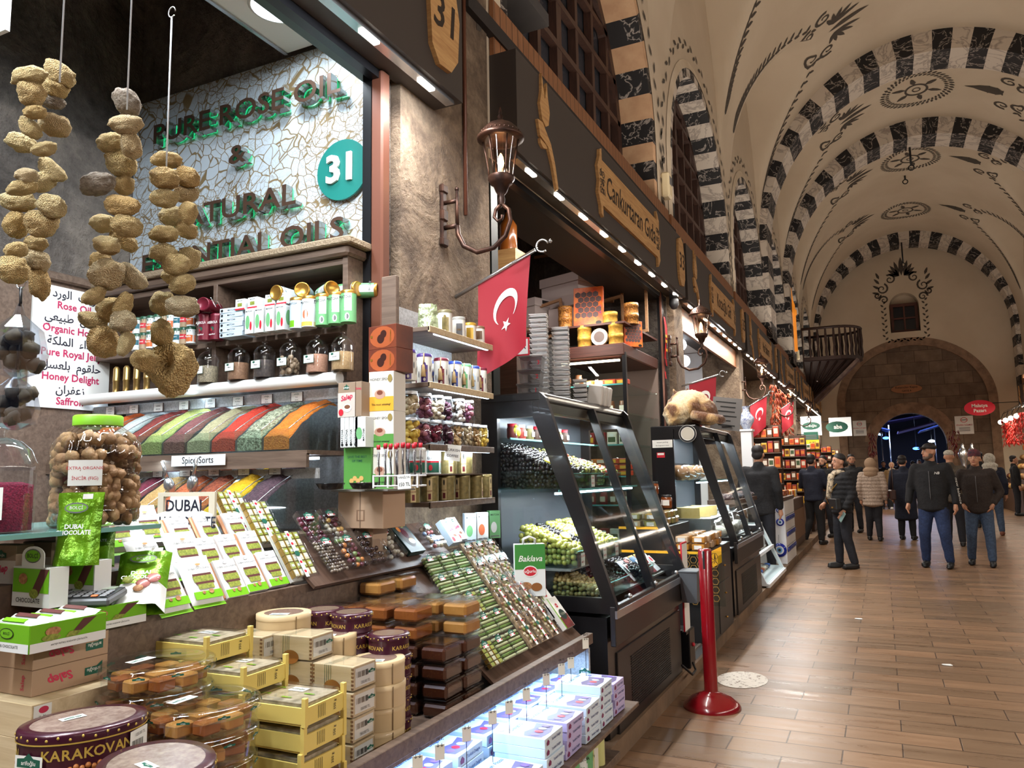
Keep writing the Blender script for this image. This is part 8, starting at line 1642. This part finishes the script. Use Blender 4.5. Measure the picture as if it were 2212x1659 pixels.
# display racks that stand at the piers and face down the hall, every packet its own thing
for i, (y, nm) in enumerate(((13.35, 'fourth shop'), (17.75, 'fifth shop'), (21.9, 'sixth shop'), (26.4, 'last shop'), (30.9, 'gate corner'))):
    zs = (.75, 1.0, 1.25, 1.5, 1.75, 2.0); t = thing('packet_rack', 'tall open rack of coloured packets at the %s, facing down the hall' % nm, 'rack', (-1.78, y, .1)); w = .62+.05*i
    for z in zs: b = MB(); b.box((0, 0, z-.115), (w, .2, .015), MDWOOD); b.build('shelf_board', t)
    b = MB(); b.box((0, .11, 1.05), (w, .015, 2.1), DKWOOD); b.build('back_panel', t); b = MB(); b.box((0, 0, .31), (w, .24, .62), DKWOOD); b.build('base_cabinet', t)
    for k, z in enumerate(zs):
        for j in range(6): o = gk[q.randrange(6)].put((-1.78+(j-2.5)*w/6.3, y-.02, z-.004), (0, 0, -H90), 'coloured packet on the %s shelf of the rack at the %s' % (nth(k), nm), 'packets, %s shelf, rack at the %s' % (nth(k), nm)); o.scale = (1.0, .62+.05*i, q.uniform(1.6, 2.4))
    area('rack_light', (-1.7, y-.45, 2.9), (-1.78, y, 1.2), .6, .1, 14, (1, .92, .8))
# goods tables in front of the farther shops
for i, (a, b_, h) in enumerate(((13.9, 16.05, .95), (18.4, 21.4, 1.0), (23, 26, 1.0), (27.2, 30.4, 1.05))):
    t = thing('goods_table', 'low goods table with tilted tray before the %s shop' % ['fourth', 'fifth', 'sixth', 'last'][i], 'table', (-1.72, (a+b_)/2, .1)); b = MB(); b.box((0, 0, (h-.1)/2), (.6, b_-a, h-.1), DKWOOD, ch=.01); b.build('body', t); b = MB(); b.box((.31, 0, .4), (.01, b_-a-.2, .5), M('table_front', (120, 90, 66), .6)); b.build('front_panel', t)
    n = int((b_-a)/.26)
    for j in range(n):
        for k in range(2): o = gk[(j*2+k+i) % 6].put((-1.86+.27*k, a+.15+j*.26, h+.002), (0, 0, .1*(k-j % 2)), 'coloured packet on the goods table of the %s shop' % ['fourth', 'fifth', 'sixth', 'last'][i], 'packets on the %s table' % ['fourth', 'fifth', 'sixth', 'last'][i]); o.scale = (1.5, 1.2, 1.6+.7*(1-k))
# hanging red garlands and dried fruit strings
PEP = M('dried_pepper', (120, 28, 24), .5, noise_=(12, (80, 16, 16)))
def pepper_string(lb, loc, L, w, mat=PEP, seed=0, nail=(0, 0, .26)):
    t = thing('pepper_string', lb, 'dried peppers', loc); q = random.Random(seed); b = MB()
    for i in range(int(L*90)): a = q.uniform(0, 2*pi); z = -L*q.random(); r = w*q.uniform(.2, 1); p = V((r*cos(a), r*sin(a), z)); b.tube([p, p+V((.03*cos(a), .03*sin(a), -.05)), p+V((.04*cos(a), .04*sin(a), -.11))], [.014, .016, .004], mat, 5)
    b.build('peppers', t)['kind'] = 'stuff'; b = MB(); b.tube([(0, 0, -L), (0, 0, .25), nail], .006, BLACK, 4); b.build('string', t)
for i, (px, py, y, L, w) in enumerate(((1882, 935, 32.6, .9, .14), (2058, 930, 32.6, .95, .2))): pepper_string('string of dark red dried peppers hanging %s of the gate arch' % ['on the shop row side', 'on the far side'][i], onY(px, py, y), L, w, seed=i, nail=(0, .9, .25))
ORF = M('orange_beads', (196, 96, 50), .5, noise_=(20, (140, 40, 36)))
for i, (px, py, y) in enumerate(((1670, 870, 13.4), (1683, 880, 14.4), (1700, 890, 16))): pepper_string('orange and red garland hanging at the fourth shop front, %s along' % nth(i), onX(px, py-40, -1.98), 1.0, .08, ORF, i+5)
# signs of the far end
def board(nm, lb, px, y, w, h, items, base=WHITE, shape=None, x=None):
    p = onY(px[0], px[1], y) if x is None else onX(px[0], px[1], x); b = MB(); Mf = frame((0, 0, 0), (1, 0, 0), (0, 0, 1)) 
    if shape: b.plate([shape], .04, base, Mf); Mf = frame((0, -.021, 0), (1, 0, 0), (0, 0, 1))
    else: b.box((0, .015, 0), (w, .03, h), base)
    b.art(w, h, items, Mf, .003)
    if p.y < 33: b.tube([(0, .035, h*.3), ((-2.1 if p.x < 1.3 else 4.8)-p.x, .035, h*.3)], .014, BLKMET, 6)
    return solo(b, nm, lb, 'sign', p)
board('gate_name_sign', 'carved wooden gate name sign on the stone above the arch', (1958, 840), 33.38, 1.05, .33, [('t', 'Ketenciler Kapısı', .5, .68, .34, ORNDARK), ('t', 'GATE 4', .5, .26, .3, ORNDARK)], M('gate_sign_wood', (150, 98, 60), .6), circ(0, 0, .54, .17, 24))
nosm = [('e', .5, .78, .2, .14, RED), ('e', .5, .78, .16, .11, WHITE), ('r', .36, .76, .64, .80, BLACK), ('t', 'SİGARA İÇİLMEZ', .5, .5, .1, RED)]+[('r', .2, .16+.06*i, .8, .185+.06*i, INK) for i in range(4)]
board('no_smoking_sign', 'white no smoking notice on the stone, nearer the shop row', (1857, 925), 33.38, .48, .6, nosm); board('no_smoking_sign', 'white no smoking notice on the far side of the gate', (2083, 918), 33.38, .6, .68, nosm)
board('oval_shop_sign', 'red oval shop sign hanging above the nut shop', (2116, 881), 31.2, .9, .5, [('t', 'Malatya', .5, .65, .32, WHITE, {'bold': .03}), ('t', 'Pazarı', .5, .3, .32, WHITE, {'bold': .03})], M('oval_red', (176, 22, 40), .4, emit=.25), circ(0, 0, .47, .27, 28))
LITW = M('lit_sign_white', (236, 238, 236), .5, emit=.5)
board('lit_shop_sign', 'lit white shop sign with a green oval, over the last stalls', (1752, 920), 22.2, .52, .52, [('e', .5, .5, .44, .2, GREEN), ('t', 'arifoğlu', .5, .5, .17, WHITE)], LITW); board('lit_shop_sign', 'lit white shop sign with part of a green oval lettered aba', (1815, 922), 26.6, .66, .6, [('e', .35, .5, .5, .3, GREEN), ('t', 'aba', .4, .5, .3, WHITE, {'bold': .03})], LITW)
board('saffron_sign', 'yellow sign about pure Iranian saffron at the shop row', (1756, 964), 22.0, .32, .34, [('t', 'PURE', .5, .78, .2, BLACK), ('t', 'IRANIAN', .5, .5, .2, BLACK), ('t', 'SAFFRON', .5, .22, .2, BLACK)], M('sign_yellow', (236, 200, 40), .5)); board('dark_price_sign', 'dark green printed board under the lit oval sign', (1752, 945), 22.1, .36, .3, [('r', .1, .2+.15*i, .9, .27+.15*i, INK) for i in range(4)], GREEN)
# balcony on the shop row side near the end, with its carved bracket; orange lit minaret lamp
YB = 27.6; BW = wood('balcony_wood', (44, 28, 24), (66, 42, 34), (3, 3, 20)); PT = onY(1863, 765, YB); PL = onY(1716, 750, YB); zf = PT.z-.15; xr = PT.x
t = thing('wooden_balcony', 'small dark wooden balcony with turned railing high on the hall wall', 'balcony', (-2.1, YB, zf)); wB = xr+2.1
plan = [(0, -.9), (wB*.55, -.9)]+[(wB*.55+wB*.45*sin(a), -.9*cos(a)) for a in [pi*i/14 for i in range(1, 14)]]+[(wB*.55, .9), (0, .9)]
b = MB(); b.plate([plan], .12, BW); b.build('floor_slab', t); b = MB(); b.tube([(x, y, 1.0) for x, y in plan], .045, BW, 8); b.build('hand_rail', t)
for i in range(len(plan)-1):
    (xa, ya), (xb, yb) = plan[i], plan[i+1]; n = max(1, int(V((xb-xa, yb-ya)).length/.24))
    for k in range(n): f = k/n; b = MB(); b.lathe([(.03, .05), (.045, .2), (.025, .4), (.045, .6), (.025, .98)], BW, 8); b.build('baluster', t, (xa+(xb-xa)*f, ya+(yb-ya)*f, 0))
b = MB(); b.add([V(p) for p in ((0, -.8, -.06), (wB*.9, -.5, -.06), (wB*.9, .5, -.06), (0, .8, -.06), (0, -.35, -1.35), (.12, -.3, -1.35), (.12, .3, -1.35), (0, .35, -1.35))], [(0, 1, 5, 4), (1, 2, 6, 5), (2, 3, 7, 6), (4, 5, 6, 7)], BW)
for i in range(7): b.tube([(.08, -.32, -1.3), (wB*.15*i*.95, -.86+.05*i, -.1)], .03, BW, 5)
b.build('bracket', t); b = MB(); b.box((0, 0, 0), (.1, .5, 1.9), M('painted_panel', (72, 56, 54), .6, noise_=(5, (120, 96, 84))), T(wB*.55, -.75, -.78) @ RY(.8)); b.build('painted_strut', t)
p = onX(1713, 690, -1.95); t = thing('minaret_lamp', 'orange lit minaret shaped ornament standing at the balcony wall', 'lamp', (-1.95, p.y, p.z-.4)); b = MB(); OG_ = M('orange_lit', (236, 140, 40), .5, emit=.5); b.lathe([(.08, -.5), (.08, .5), (.11, .52), (.11, .66), (.075, .68), (.07, .8), (.03, .95), (.004, 1.3)], OG_, 14); b.build('shaft', t)
# hooks and rods on the vault
for i, (y, L) in enumerate(((22.5, .5), (32.2, .8), (26, .12))): zz = zvault(XC-.1, y) if i == 2 else 10.0; b = MB(); b.tube([(0, 0, 0), (0, 0, -L)], .03, BLACK, 6); b.tube([(.07*cos(a), 0, -L-.07+.07*sin(a)) for a in [pi*k/5 for k in range(10)]], .018, BLACK, 5, closed=True); solo(b, 'ceiling_hook', 'black iron ceiling hook, %s arch' % ['under the middle', 'before the farthest', 'between the last'][i], 'hook', (XC-.1, y, zz))
for i, y in enumerate((13.1, 17.6, 24.4)): p = V((XL+.05, y, 4.9)); b = MB(); b.box((0, 0, 0), (.08, .2, .3), M('alarm_cream', (222, 206, 170), .5), ch=.02); solo(b, 'junction_box', 'cream junction box on the plaster pier above the shop row, %s farther along' % nth(i), 'box', p) if i == 2 else None
# nut shop on the opposite side near the end
shop_r = 3.72
NUTH = [M('nuts_%d' % i, c, .7, noise_=(60, d), bump=(80, .8, .02)) for i, (c, d) in enumerate((((170, 120, 70), (120, 80, 44)), ((196, 160, 96), (150, 116, 60)), ((120, 66, 50), (80, 40, 34)), ((206, 170, 120), (160, 120, 80))))]
t = thing('nut_stall', 'tiered stall of the nut shop opposite, full of nut trays', 'stall', (4.1, 30, 0))
for k in range(4): b = MB(); b.box((-.25+.22*k, 0, .35+.16*k), (.24, 5.2, .7+.32*k), DKWOOD); b.build('tier', t)
for k in range(4):
    for i in range(10): m = MB(); m.ell((0, 0, 0), (.12, .24, .1), NUTH[(i+k) % 4], 12, 7); o = m.build('nut_heap', None, (3.85+.22*k, 27.7+.5*i, .79+.32*k)); o['kind'] = 'stuff'; tag(o, 'heap of nuts on the %s tier of the stall opposite' % nth(k), 'nuts', 'nut heaps opposite, %s tier' % nth(k))
mb = MB(); mb.box((4.75, 30, 1.9), (.06, 5.6, 3.0), M('warm_shop', (150, 120, 92), .8)); struct(mb, 'wall_nut_shop')
for i in range(12): o = gk[i % 6].put((4.60, 27.8+.4*i, 2.0), (0, 0, pi), 'packet high on the nut shop wall', 'packets on the nut shop wall'); o.scale = (1.5, 1.6, 2.2)
for i in range(5): pepper_string('hanging red string at the nut shop front, %s from the gate' % nth(4-i), (4.0, 28.2+.9*i, 3.1), .9, .1, M('bright_pepper', (190, 40, 34), .5), i+9, (.5, 0, .5))
for i in range(4): t = thing('clip_lamp', 'bright clip lamp over the nut stall, %s from the gate' % nth(3-i), 'lamp', (3.9, 28.4+1.2*i, 3.0)); b = MB(); b.ell((0, 0, 0), .08, M('clip_glow', (255, 236, 206), emit=14), 10, 8); b.build('bulb', t); b = MB(); b.tube([(0, 0, .07), (.1, 0, .3), (.55, 0, .52)], .012, BLKMET, 5); b.build('stem', t)
area('nut_shop_light', (3.9, 30, 3.0), (4.2, 30, 0), .2, 4.5, 120, (1, .86, .66))
for i, (px, py) in enumerate(((2080, 968), (2100, 968))): p = onY(px, py, 31.8); b = MB(); b.lathe([(.12, 0), (.13, .05), (.06, .2), (.14, .45), (.17, .6), (.1, .75), (.05, .85), (.06, .9), (0, .98)], STEEL, 16); solo(b, 'samovar', 'polished metal samovar beside the gate, %s' % ['slimmer one', 'rounder one'][i], 'samovar', (p.x, 31.8, 1.32), group=None)
mb = MB(); mb.box((2.95, 31.8, .66), (1.0, .5, 1.32), DKWOOD, ch=.01); solo(mb, 'wooden_counter', 'dark wooden counter by the gate, samovars standing on it', 'counter')
# the street beyond the gate, at night
mb = MB(); mb.box((-1.9, 44, 2.5), (.3, 20, 5), M('street_dark', (40, 40, 52), .8)); struct(mb, 'wall_street_near'); mb = MB(); mb.box((4.6, 44, 2.5), (.3, 20, 5), M('street_dark', (40, 40, 52), .8)); struct(mb, 'wall_street_far')
mb = MB(); mb.box((1.3, 50, 3), (8, .2, 6), M('street_dark', (40, 40, 52), .8)); struct(mb, 'wall_street_end')
mb = MB(); mb.box((1.3, 42.4, 4.68), (7, 17, .1), M('street_dark', (40, 40, 52), .8)); struct(mb, 'ceiling_street')
AWN = [M('awning_violet', (70, 62, 120), .6), M('awning_blue', (44, 70, 140), .6), M('awning_pale', (120, 140, 170), .6)]
for i, (x, y, z, w, tl, m_) in enumerate(((1.7, 38, 3.25, 2.0, -.25, 0), (-.6, 37, 3.1, 1.5, .25, 2), (2.6, 41, 3.4, 1.9, -.3, 1), (-.3, 42, 3.5, 1.6, .3, 1), (1.2, 46, 4.0, 3.0, -.15, 0))): b = MB(); b.box((0, 0, 0), (w, 2.6, .05), AWN[m_], RY(tl)); b.tube([(w/2*.9, -1.2, 0), (w/2*.9, -1.2, -z+.0)], .03, STEEL, 6); solo(b, 'street_awning', '%s awning over the night street beyond the gate, %s back' % (['violet', 'blue', 'pale'][m_], nth(i)), 'awning', (x, y, z))
for i, (x, y, z, c) in enumerate(((-.7, 36.8, 2.6, 0), (-.5, 38.5, 2.7, 0), (2.9, 37.5, 2.6, 1), (3.2, 39, 2.5, 0), (.3, 44, 3.0, 1), (1.6, 43, 2.4, 1), (2.4, 45, 2.8, 0))): b = MB(); b.ell((0, 0, 0), (.16, .16, .07), [M('street_lamp_white', (226, 240, 255), emit=12), M('street_lamp_blue', (60, 110, 255), emit=9)][c], 12, 8); b.tube([(0, 0, .06), (0, 0, 4.62-z)], .012, BLKMET, 5); solo(b, 'street_stall_lamp', '%s lamp hanging in the street beyond the gate, %s from the near end' % (['white', 'blue'][c], nth(i)), 'lamp', (x, y, z))
for i, (x, y) in enumerate(((-1.2, 38), (-1.2, 41), (3.9, 38.5), (3.9, 42))): b = MB(); b.box((0, 0, .5), (.9, 2.2, 1.0), M('stall_blue', (70, 84, 120), .6)); b.box((0, 0, 1.5), (.8, 2.0, .06), GW); b.box((.0, 0, 1.25), (.5, 1.8, .4), TINY[i]); b.box((-.4 if x < 0 else .4, 0, 1.5), (.05, 2.1, 1.9), M('stall_lit', (90, 120, 190), .6)); solo(b, 'street_stall', 'blue lit market stall beyond the gate, %s' % ['first on the shop row side', 'second on the shop row side', 'first opposite', 'second opposite'][i], 'stall', (x, y, 0))
area('street_light', (1.2, 40, 4.5), (1.2, 40, 0), 3, 8, 900, (.55, .66, 1)); spot('street_glow', (-.3, 37.5, 2.5), 110, (.7, .85, 1), .1)
# ================================================================ people
SKIN = M('skin', (196, 146, 118), .55, noise_=(30, (186, 134, 106))); LIPS = M('lips', (150, 84, 78), .5); EYEW = M('eye_white_', (220, 214, 206), .3); IRIS = M('iris_dark', (34, 24, 20), .2)
def cloth_m(n, c, d=None): return M('cloth_'+n, c, .85, noise_=(40, d or tuple(int(x*.8) for x in c)), bump=(26, .35, .02))
def person(label, px, h, rz, jacket, trousers, shoes, hair, legs=((-.10, 0, -.11, .0), (.10, 0, .11, .0)), arms=None, low=.80, bulk=1.0, head=0.0, hairkind='short', beard=None, loc=None, vox=.016, coat=False):
    """faces -Y before rz; legs: (knee dx, dy, foot dx, dy) per side; arms: (elbow, wrist) per side; head: turn of the head"""
    p = V(loc) if loc else onZ(px[0], px[1], 0); t = thing('person', label, 'person', (p.x, p.y, .0), rz=rz); s = h/1.75; t.scale = (s, s, s)
    arms = arms or (((-.255, .03, 1.14), (-.25, -.05, .88)), ((.255, .03, 1.14), (.25, -.05, .88))); Rh = T(0, -.01, 1.60) @ RZ(head) @ T(0, 0, -1.60)
    hp = lambda x, y, z: tuple(Rh @ V((x, y, z))); E = lambda c, r: ('e', hp(*c), r, RZ(head))
    P = [E((0, .005, 1.655), (.078, .094, .10)), E((0, -.02, 1.595), (.062, .074, .075)), E((0, -.055, 1.545), (.034, .036, .028)), E((0, -.097, 1.615), (.013, .022, .018)), ('c', hp(0, -.088, 1.655), .010, hp(0, -.108, 1.613), .013), E((.079, .01, 1.625), (.012, .022, .032)), E((-.079, .01, 1.625), (.012, .022, .032)),
         ('c', (0, .015, 1.42), .062, hp(0, .015, 1.58), .055), ('e', (0, 0, 1.25), (.15, .09, .24)), ('e', (0, 0, .95), (.15, .1, .14)), ('c', (-.16, 0, 1.41), .06, (.16, 0, 1.41), .06)]
    for sd, lg in zip((-1, 1), legs): P += [('c', (sd*.09, 0, .9), .075, (lg[0], lg[1]-.02, .48), .052), ('c', (lg[0], lg[1]-.02, .48), .05, (lg[2], lg[3], .09), .035), ('c', (lg[2], lg[3]+.02, .05), .034, (lg[2], lg[3]-.12, .04), .03)]
    for sd, (el, wr) in zip((-1, 1), arms):
        P += [('c', (sd*.19, 0, 1.40), .048, el, .04), ('c', el, .038, wr, .027)]; w = V(wr); d = (w-V(el)).normalized(); side = V((0, 1, 0)) if abs(d.y) < .7 else V((0, 0, 1)); side = (side-d*side.dot(d)).normalized()
        P += [('c', w, .026, w+d*.07, .034)]
        for k in range(4): a = w+d*.085+side*(.018*(k-1.5)*1.1); L = (.062, .074, .07, .054)[k]; bend = V((-sd*.02, 0, 0)); P += [('c', a, .0105, a+d*L*.55+bend*.4, .0098), ('c', a+d*L*.55+bend*.4, .0098, a+d*L+bend*1.3, .0085)]
        P += [('c', w+d*.03-side*.03, .012, w+d*.085-side*.052, .0095)]
    mesh_obj(blob(P, .0105, 2), 'body', SKIN, t)
    # trousers
    P = [('e', (0, 0, .93), (.165*bulk, .115*bulk, .11))]
    for sd, lg in zip((-1, 1), legs): P += [('c', (sd*.088, 0, .90), .10*bulk, (lg[0], lg[1]-.02, .48), .073*bulk), ('c', (lg[0], lg[1]-.02, .48), .072*bulk, (lg[2], lg[3]+.01, .11), .06)]
    mesh_obj(blob(P, vox, 3, None, lambda c: .006*noise.noise(c*9)), 'trousers', trousers, t)
    for sd, lg in zip((-1, 1), legs): mesh_obj(blob([('c', (lg[2], lg[3]+.035, .055), .048, (lg[2]+sd*.01, lg[3]-.14, .042), .042), ('e', (lg[2], lg[3]-.05, .02), (.048, .15, .02))], .012, 2), 'shoe', shoes, t)
    # jacket
    P = [('c', (-.155, 0, 1.395), .078, (.155, 0, 1.395), .078), ('c', (0, .01, 1.43), .085, (0, .015, 1.475), .078)]; z = low+.03
    while z < 1.38: u = (z-low)/(1.38-low); P.append(('e', (0, -.012*sin(pi*u), z), ((.192-.012*sin(pi*min(1, u*1.6))+.012*u)*bulk*(1+(.12*(1-u) if coat else 0)), (.138-.01*u)*bulk, .055))); z += .035
    for sd, (el, wr) in zip((-1, 1), arms): P += [('c', (sd*.19, 0, 1.40), .078*bulk**.5, el, .062), ('c', el, .062, tuple(V(wr)-(V(wr)-V(el)).normalized()*.03), .048)]
    quilt = 'puffer' in label
    jo = mesh_obj(blob(P, vox, 3, None, (lambda c: .012*abs(sin(c.z*42))-.004) if quilt else (lambda c: .008*noise.noise(c*8))), 'jacket', jacket, t)
    b = MB(); b.tube([(0, -.142*bulk-.006, 1.40-.04*k) for k in range(1, 12)], .004, INK, 4); 
    if not coat: b.build('zip', t)
    # hair or headgear
    if hairkind == 'cap': H = [E((0, .012, 1.70), (.088, .1, .065)), ('e', hp(0, -.11, 1.69), (.06, .06, .012), RZ(head))]
    elif hairkind == 'beanie': H = [E((0, .012, 1.705), (.09, .104, .075)), E((0, .012, 1.67), (.092, .106, .03))]
    elif hairkind == 'hood': H = [E((0, .04, 1.66), (.12, .1, .13)), E((0, .03, 1.51), (.16, .15, .08)), E((0, .08, 1.44), (.14, .1, .1))]
    elif hairkind == 'bun': H = [E((0, .022, 1.692), (.086, .098, .08)), E((0, .07, 1.61), (.07, .05, .07)), E((0, .12, 1.60), (.035, .04, .045))]
    elif hairkind == 'scarf': H = [E((0, .03, 1.66), (.1, .09, .115)), E((0, .0, 1.47), (.13, .12, .08))]
    else: H = [E((0, .022, 1.698), (.084, .096, .074)), E((0, .055, 1.63), (.076, .055, .07)), E((.07, .01, 1.66), (.012, .03, .04)), E((-.07, .01, 1.66), (.012, .03, .04))]
    mesh_obj(blob(H, .012, 2), {'cap': 'cap', 'beanie': 'beanie', 'hood': 'hood', 'scarf': 'headscarf'}.get(hairkind, 'hair'), hair, t)
    # face
    b = MB()
    for sx in (-1, 1): b.ell((sx*.031, -.083, 1.643), (.013, .008, .006), EYEW, 8, 6, Rh); b.ell((sx*.031, -.0885, 1.643), (.006, .004, .006), IRIS, 8, 6, Rh); b.box((sx*.032, -.088, 1.665), (.034, .008, .006), IRIS, Rh)
    b.ell((0, -.088, 1.572), (.024, .008, .007), LIPS, 10, 6, Rh); b.build('face_features', t)
    if beard: mesh_obj(blob([E((0, -.052, 1.548), (.055, .04, .036)), E((.05, -.015, 1.585), (.02, .04, .045)), E((-.05, -.015, 1.585), (.02, .04, .045))], .01, 2), 'beard', beard, t)
    return t, jo
BLK = cloth_m('black', (26, 26, 29)); NAVY = cloth_m('navy', (26, 32, 52)); JEAN = cloth_m('jeans', (40, 58, 98)); JEAN2 = cloth_m('jeans2', (72, 92, 120)); DKJ = cloth_m('dark_trousers', (30, 32, 40)); BRN = cloth_m('brown_fleece', (52, 42, 38)); BEI = cloth_m('beige_quilt', (186, 166, 150)); TAN = cloth_m('tan_coat', (134, 104, 66)); KHA = cloth_m('khaki', (88, 78, 66)); PNK = cloth_m('pink', (206, 62, 110)); HAIR = M('black_hair', (28, 22, 22), .6); GREYB = M('grey_stubble', (96, 78, 68), .8); SHB = M('black_shoe', (22, 22, 24), .5); BRSH = M('brown_shoe', (120, 70, 50), .5); STRIPE = M('beanie_knit', (52, 44, 56), .9, noise_=(18, (110, 50, 56))); WCAP = cloth_m('white_cap', (206, 200, 186)); FURT = M('fur_trim', (170, 142, 116), 1, bump=(90, 1, .02))
w, _ = person('woman in a black puffer jacket with scarf and shoulder bag, looking at the shops', (1828, 1228), 1.67, R_(-62), BLK, DKJ, SHB, HAIR, ((-.10, -.02, -.11, -.05), (.10, .02, .12, .07)), (((-.27, .02, 1.14), (-.22, -.16, 1.0)), ((.26, .06, 1.14), (.24, -.08, .90))), .84, 1.05, .1, 'bun')
mesh_obj(blob([('e', (0, -.02, 1.47), (.11, .1, .05)), ('c', (-.05, -.13, 1.42), .04, (-.07, -.16, 1.1), .05), ('c', (.03, -.13, 1.42), .035, (.0, -.16, 1.2), .045)], .014, 2), 'scarf', veined('scarf_cream', (196, 178, 150), (70, 62, 58), 6, .05), w)
b = MB(); b.tube([(.17, .0, 1.45), (.1, -.15, 1.25), (-.12, -.19, 1.08), (-.2, -.12, .98)], .008, GOLD, 6); b.build('bag_strap', w)
tag(solo((lambda b: (b.box((0, 0, 0), (.08, .24, .16), M('bag_leather', (26, 26, 28), .35, bump=(120, .5, .01)), ch=.012), b.box((-.042, 0, -.05), (.006, .05, .02), GOLD), b)[-1])(MB()), 'shoulder_bag', 'x', 'bag', (w.location.x-.08, w.location.y-.30, .95), rz=R_(28)), 'black quilted shoulder bag with gold clasp hanging at the woman in the puffer jacket', 'bag')
a = w.matrix_basis @ V((.24, -.13, .82)); b = MB(); b.box((0, 0, 0), (.012, .075, .15), M('phone_mint', (150, 184, 182), .3), ch=.005); solo(b, 'phone', 'pale mint phone held low by the woman in the puffer jacket', 'phone', (a.x+.01, a.y-.03, a.z-.02), rot=(.5, .3, .6))
m1, j1 = person('man in black cap and black track jacket with lettered sleeve, jeans', (2027, 1226), 1.80, R_(-12), BLK, JEAN, SHB, HAIR, ((-.13, -.02, -.15, .05), (.13, -.05, .16, -.02)), (((-.285, .04, 1.14), (-.31, -.05, .90)), ((.285, .03, 1.14), (.29, -.06, .89))), .80, 1.12, R_(-45), 'cap', GREYB)
b = MB(); b.text('new balance', .075, WHITE, frame((.34, -.06, 1.08), (.12, -.1, -1), (.45, .9, 0)), .0); b.text('NB', .05, WHITE, frame((.1, -.157, 1.33), (1, .12, 0), (0, 0, 1)), .01, .25); b.build('sleeve_lettering', m1)
person('man in striped beanie and dark brown fleece, hands in pockets, blue jeans', (2125, 1222), 1.69, R_(-8), BRN, JEAN2, SHB, STRIPE, ((-.12, -.03, -.15, .1), (.12, -.06, .13, -.12)), (((-.30, .08, 1.12), (-.2, -.06, .93)), ((.30, .08, 1.12), (.2, -.06, .93))), .80, 1.07, R_(-5), 'beanie', None)
bw, _ = person('woman seen from behind in a beige puffer coat with fur hood', (1892, 1168), 1.64, R_(172), BEI, DKJ, SHB, FURT, ((-.08, 0, -.10, .06), (.09, 0, .13, -.1)), None, .74, 1.12, 0, 'hood')
tag(solo((lambda b: (b.box((0, 0, 0), (.1, .26, .2), M('brown_leather', (60, 40, 36), .4), ch=.02), b.tube([(0, -.1, .1), (.02, -.04, .55), (0, .1, .1)], .009, M('brown_leather', (60, 40, 36), .4), 5), b)[-1])(MB()), 'shoulder_bag', 'x', 'bag', (bw.location.x+.36, bw.location.y-.06, .92), rz=.2), 'brown leather shoulder bag of the woman in the beige coat', 'bag')
person('man from behind in a plain black jacket beside the blue vase', (0, 0), 1.80, R_(172), BLK, DKJ, SHB, HAIR, loc=(-1.02, 9.1, 0) if False else (-1.60, 11.58, .11), bulk=1.05)
person('man in navy jacket seen from behind, one foot back', (1764, 1176), 1.74, R_(155), NAVY, BLK, SHB, HAIR, ((-.10, 0, -.12, .0), (.1, .02, .12, .2)), (((-.28, -.06, 1.14), (-.15, -.2, 1.1)), ((.28, -.06, 1.14), (.15, -.2, 1.1))), .84, 1.05)
person('bearded man in black facing the navy jacket man', (1788, 1160), 1.74, R_(-25), BLK, DKJ, SHB, HAIR, beard=HAIR)
person('man with glasses in a black coat behind the beige coat woman', (1850, 1150), 1.78, R_(-20), BLK, DKJ, SHB, HAIR, beard=GREYB, head=R_(30))
person('person in long dark navy coat and tall boots, back turned', (1962, 1166), 1.70, R_(165), NAVY, BLK, SHB, HAIR, low=.42, bulk=1.1, coat=True)
person('man in white cap and khaki jacket seen from behind', (2066, 1180), 1.76, R_(175), KHA, DKJ, SHB, WCAP, bulk=1.1, hairkind='cap')
person('woman from behind in navy jacket with white hood, pale jeans', (2152, 1156), 1.70, R_(170), NAVY, JEAN2, BRSH, WCAP, ((-.10, 0, -.12, .05), (.1, .02, .1, -.15)), bulk=1.12, hairkind='hood')
person('dark haired person in black beyond the white hooded jacket', (2128, 1140), 1.80, R_(170), BLK, DKJ, SHB, HAIR)
person('woman in tan coat and pale headscarf walking out of the gate', (1933, 1100), 1.66, R_(-4), TAN, BLK, M('white_shoe', (206, 206, 206), .5), cloth_m('pale_scarf', (186, 170, 150)), ((-.08, -.06, -.08, -.14), (.08, .05, .09, .12)), low=.6, bulk=1.05, hairkind='scarf')
person('child in a bright pink coat by the tan coat woman', (1915, 1099), 1.35, 0, PNK, DKJ, SHB, HAIR, low=.55, bulk=1.15)
for i, (px, y, hh) in enumerate(((1914, 34.7, 1.74), (1948, 35.4, 1.8), (1978, 34.6, 1.72), (1992, 36.4, 1.78), (2010, 34.4, 1.7))): p = onY(px, 1080, y); person('dark figure in the gate arch, %s from the shop row' % nth(i), (0, 0), hh, R_([0, 10, 180, -8, 175][i]), [BLK, NAVY, BLK, DKJ, KHA][i], DKJ, SHB, HAIR, loc=(p.x, y, 0), vox=.025)
p = onY(2206, 1080, 27.0); person('person in black at the nut stall, edge of the crowd', (0, 0), 1.75, R_(90), BLK, DKJ, SHB, HAIR, loc=(p.x-.1, 27.0, 0), vox=.025)
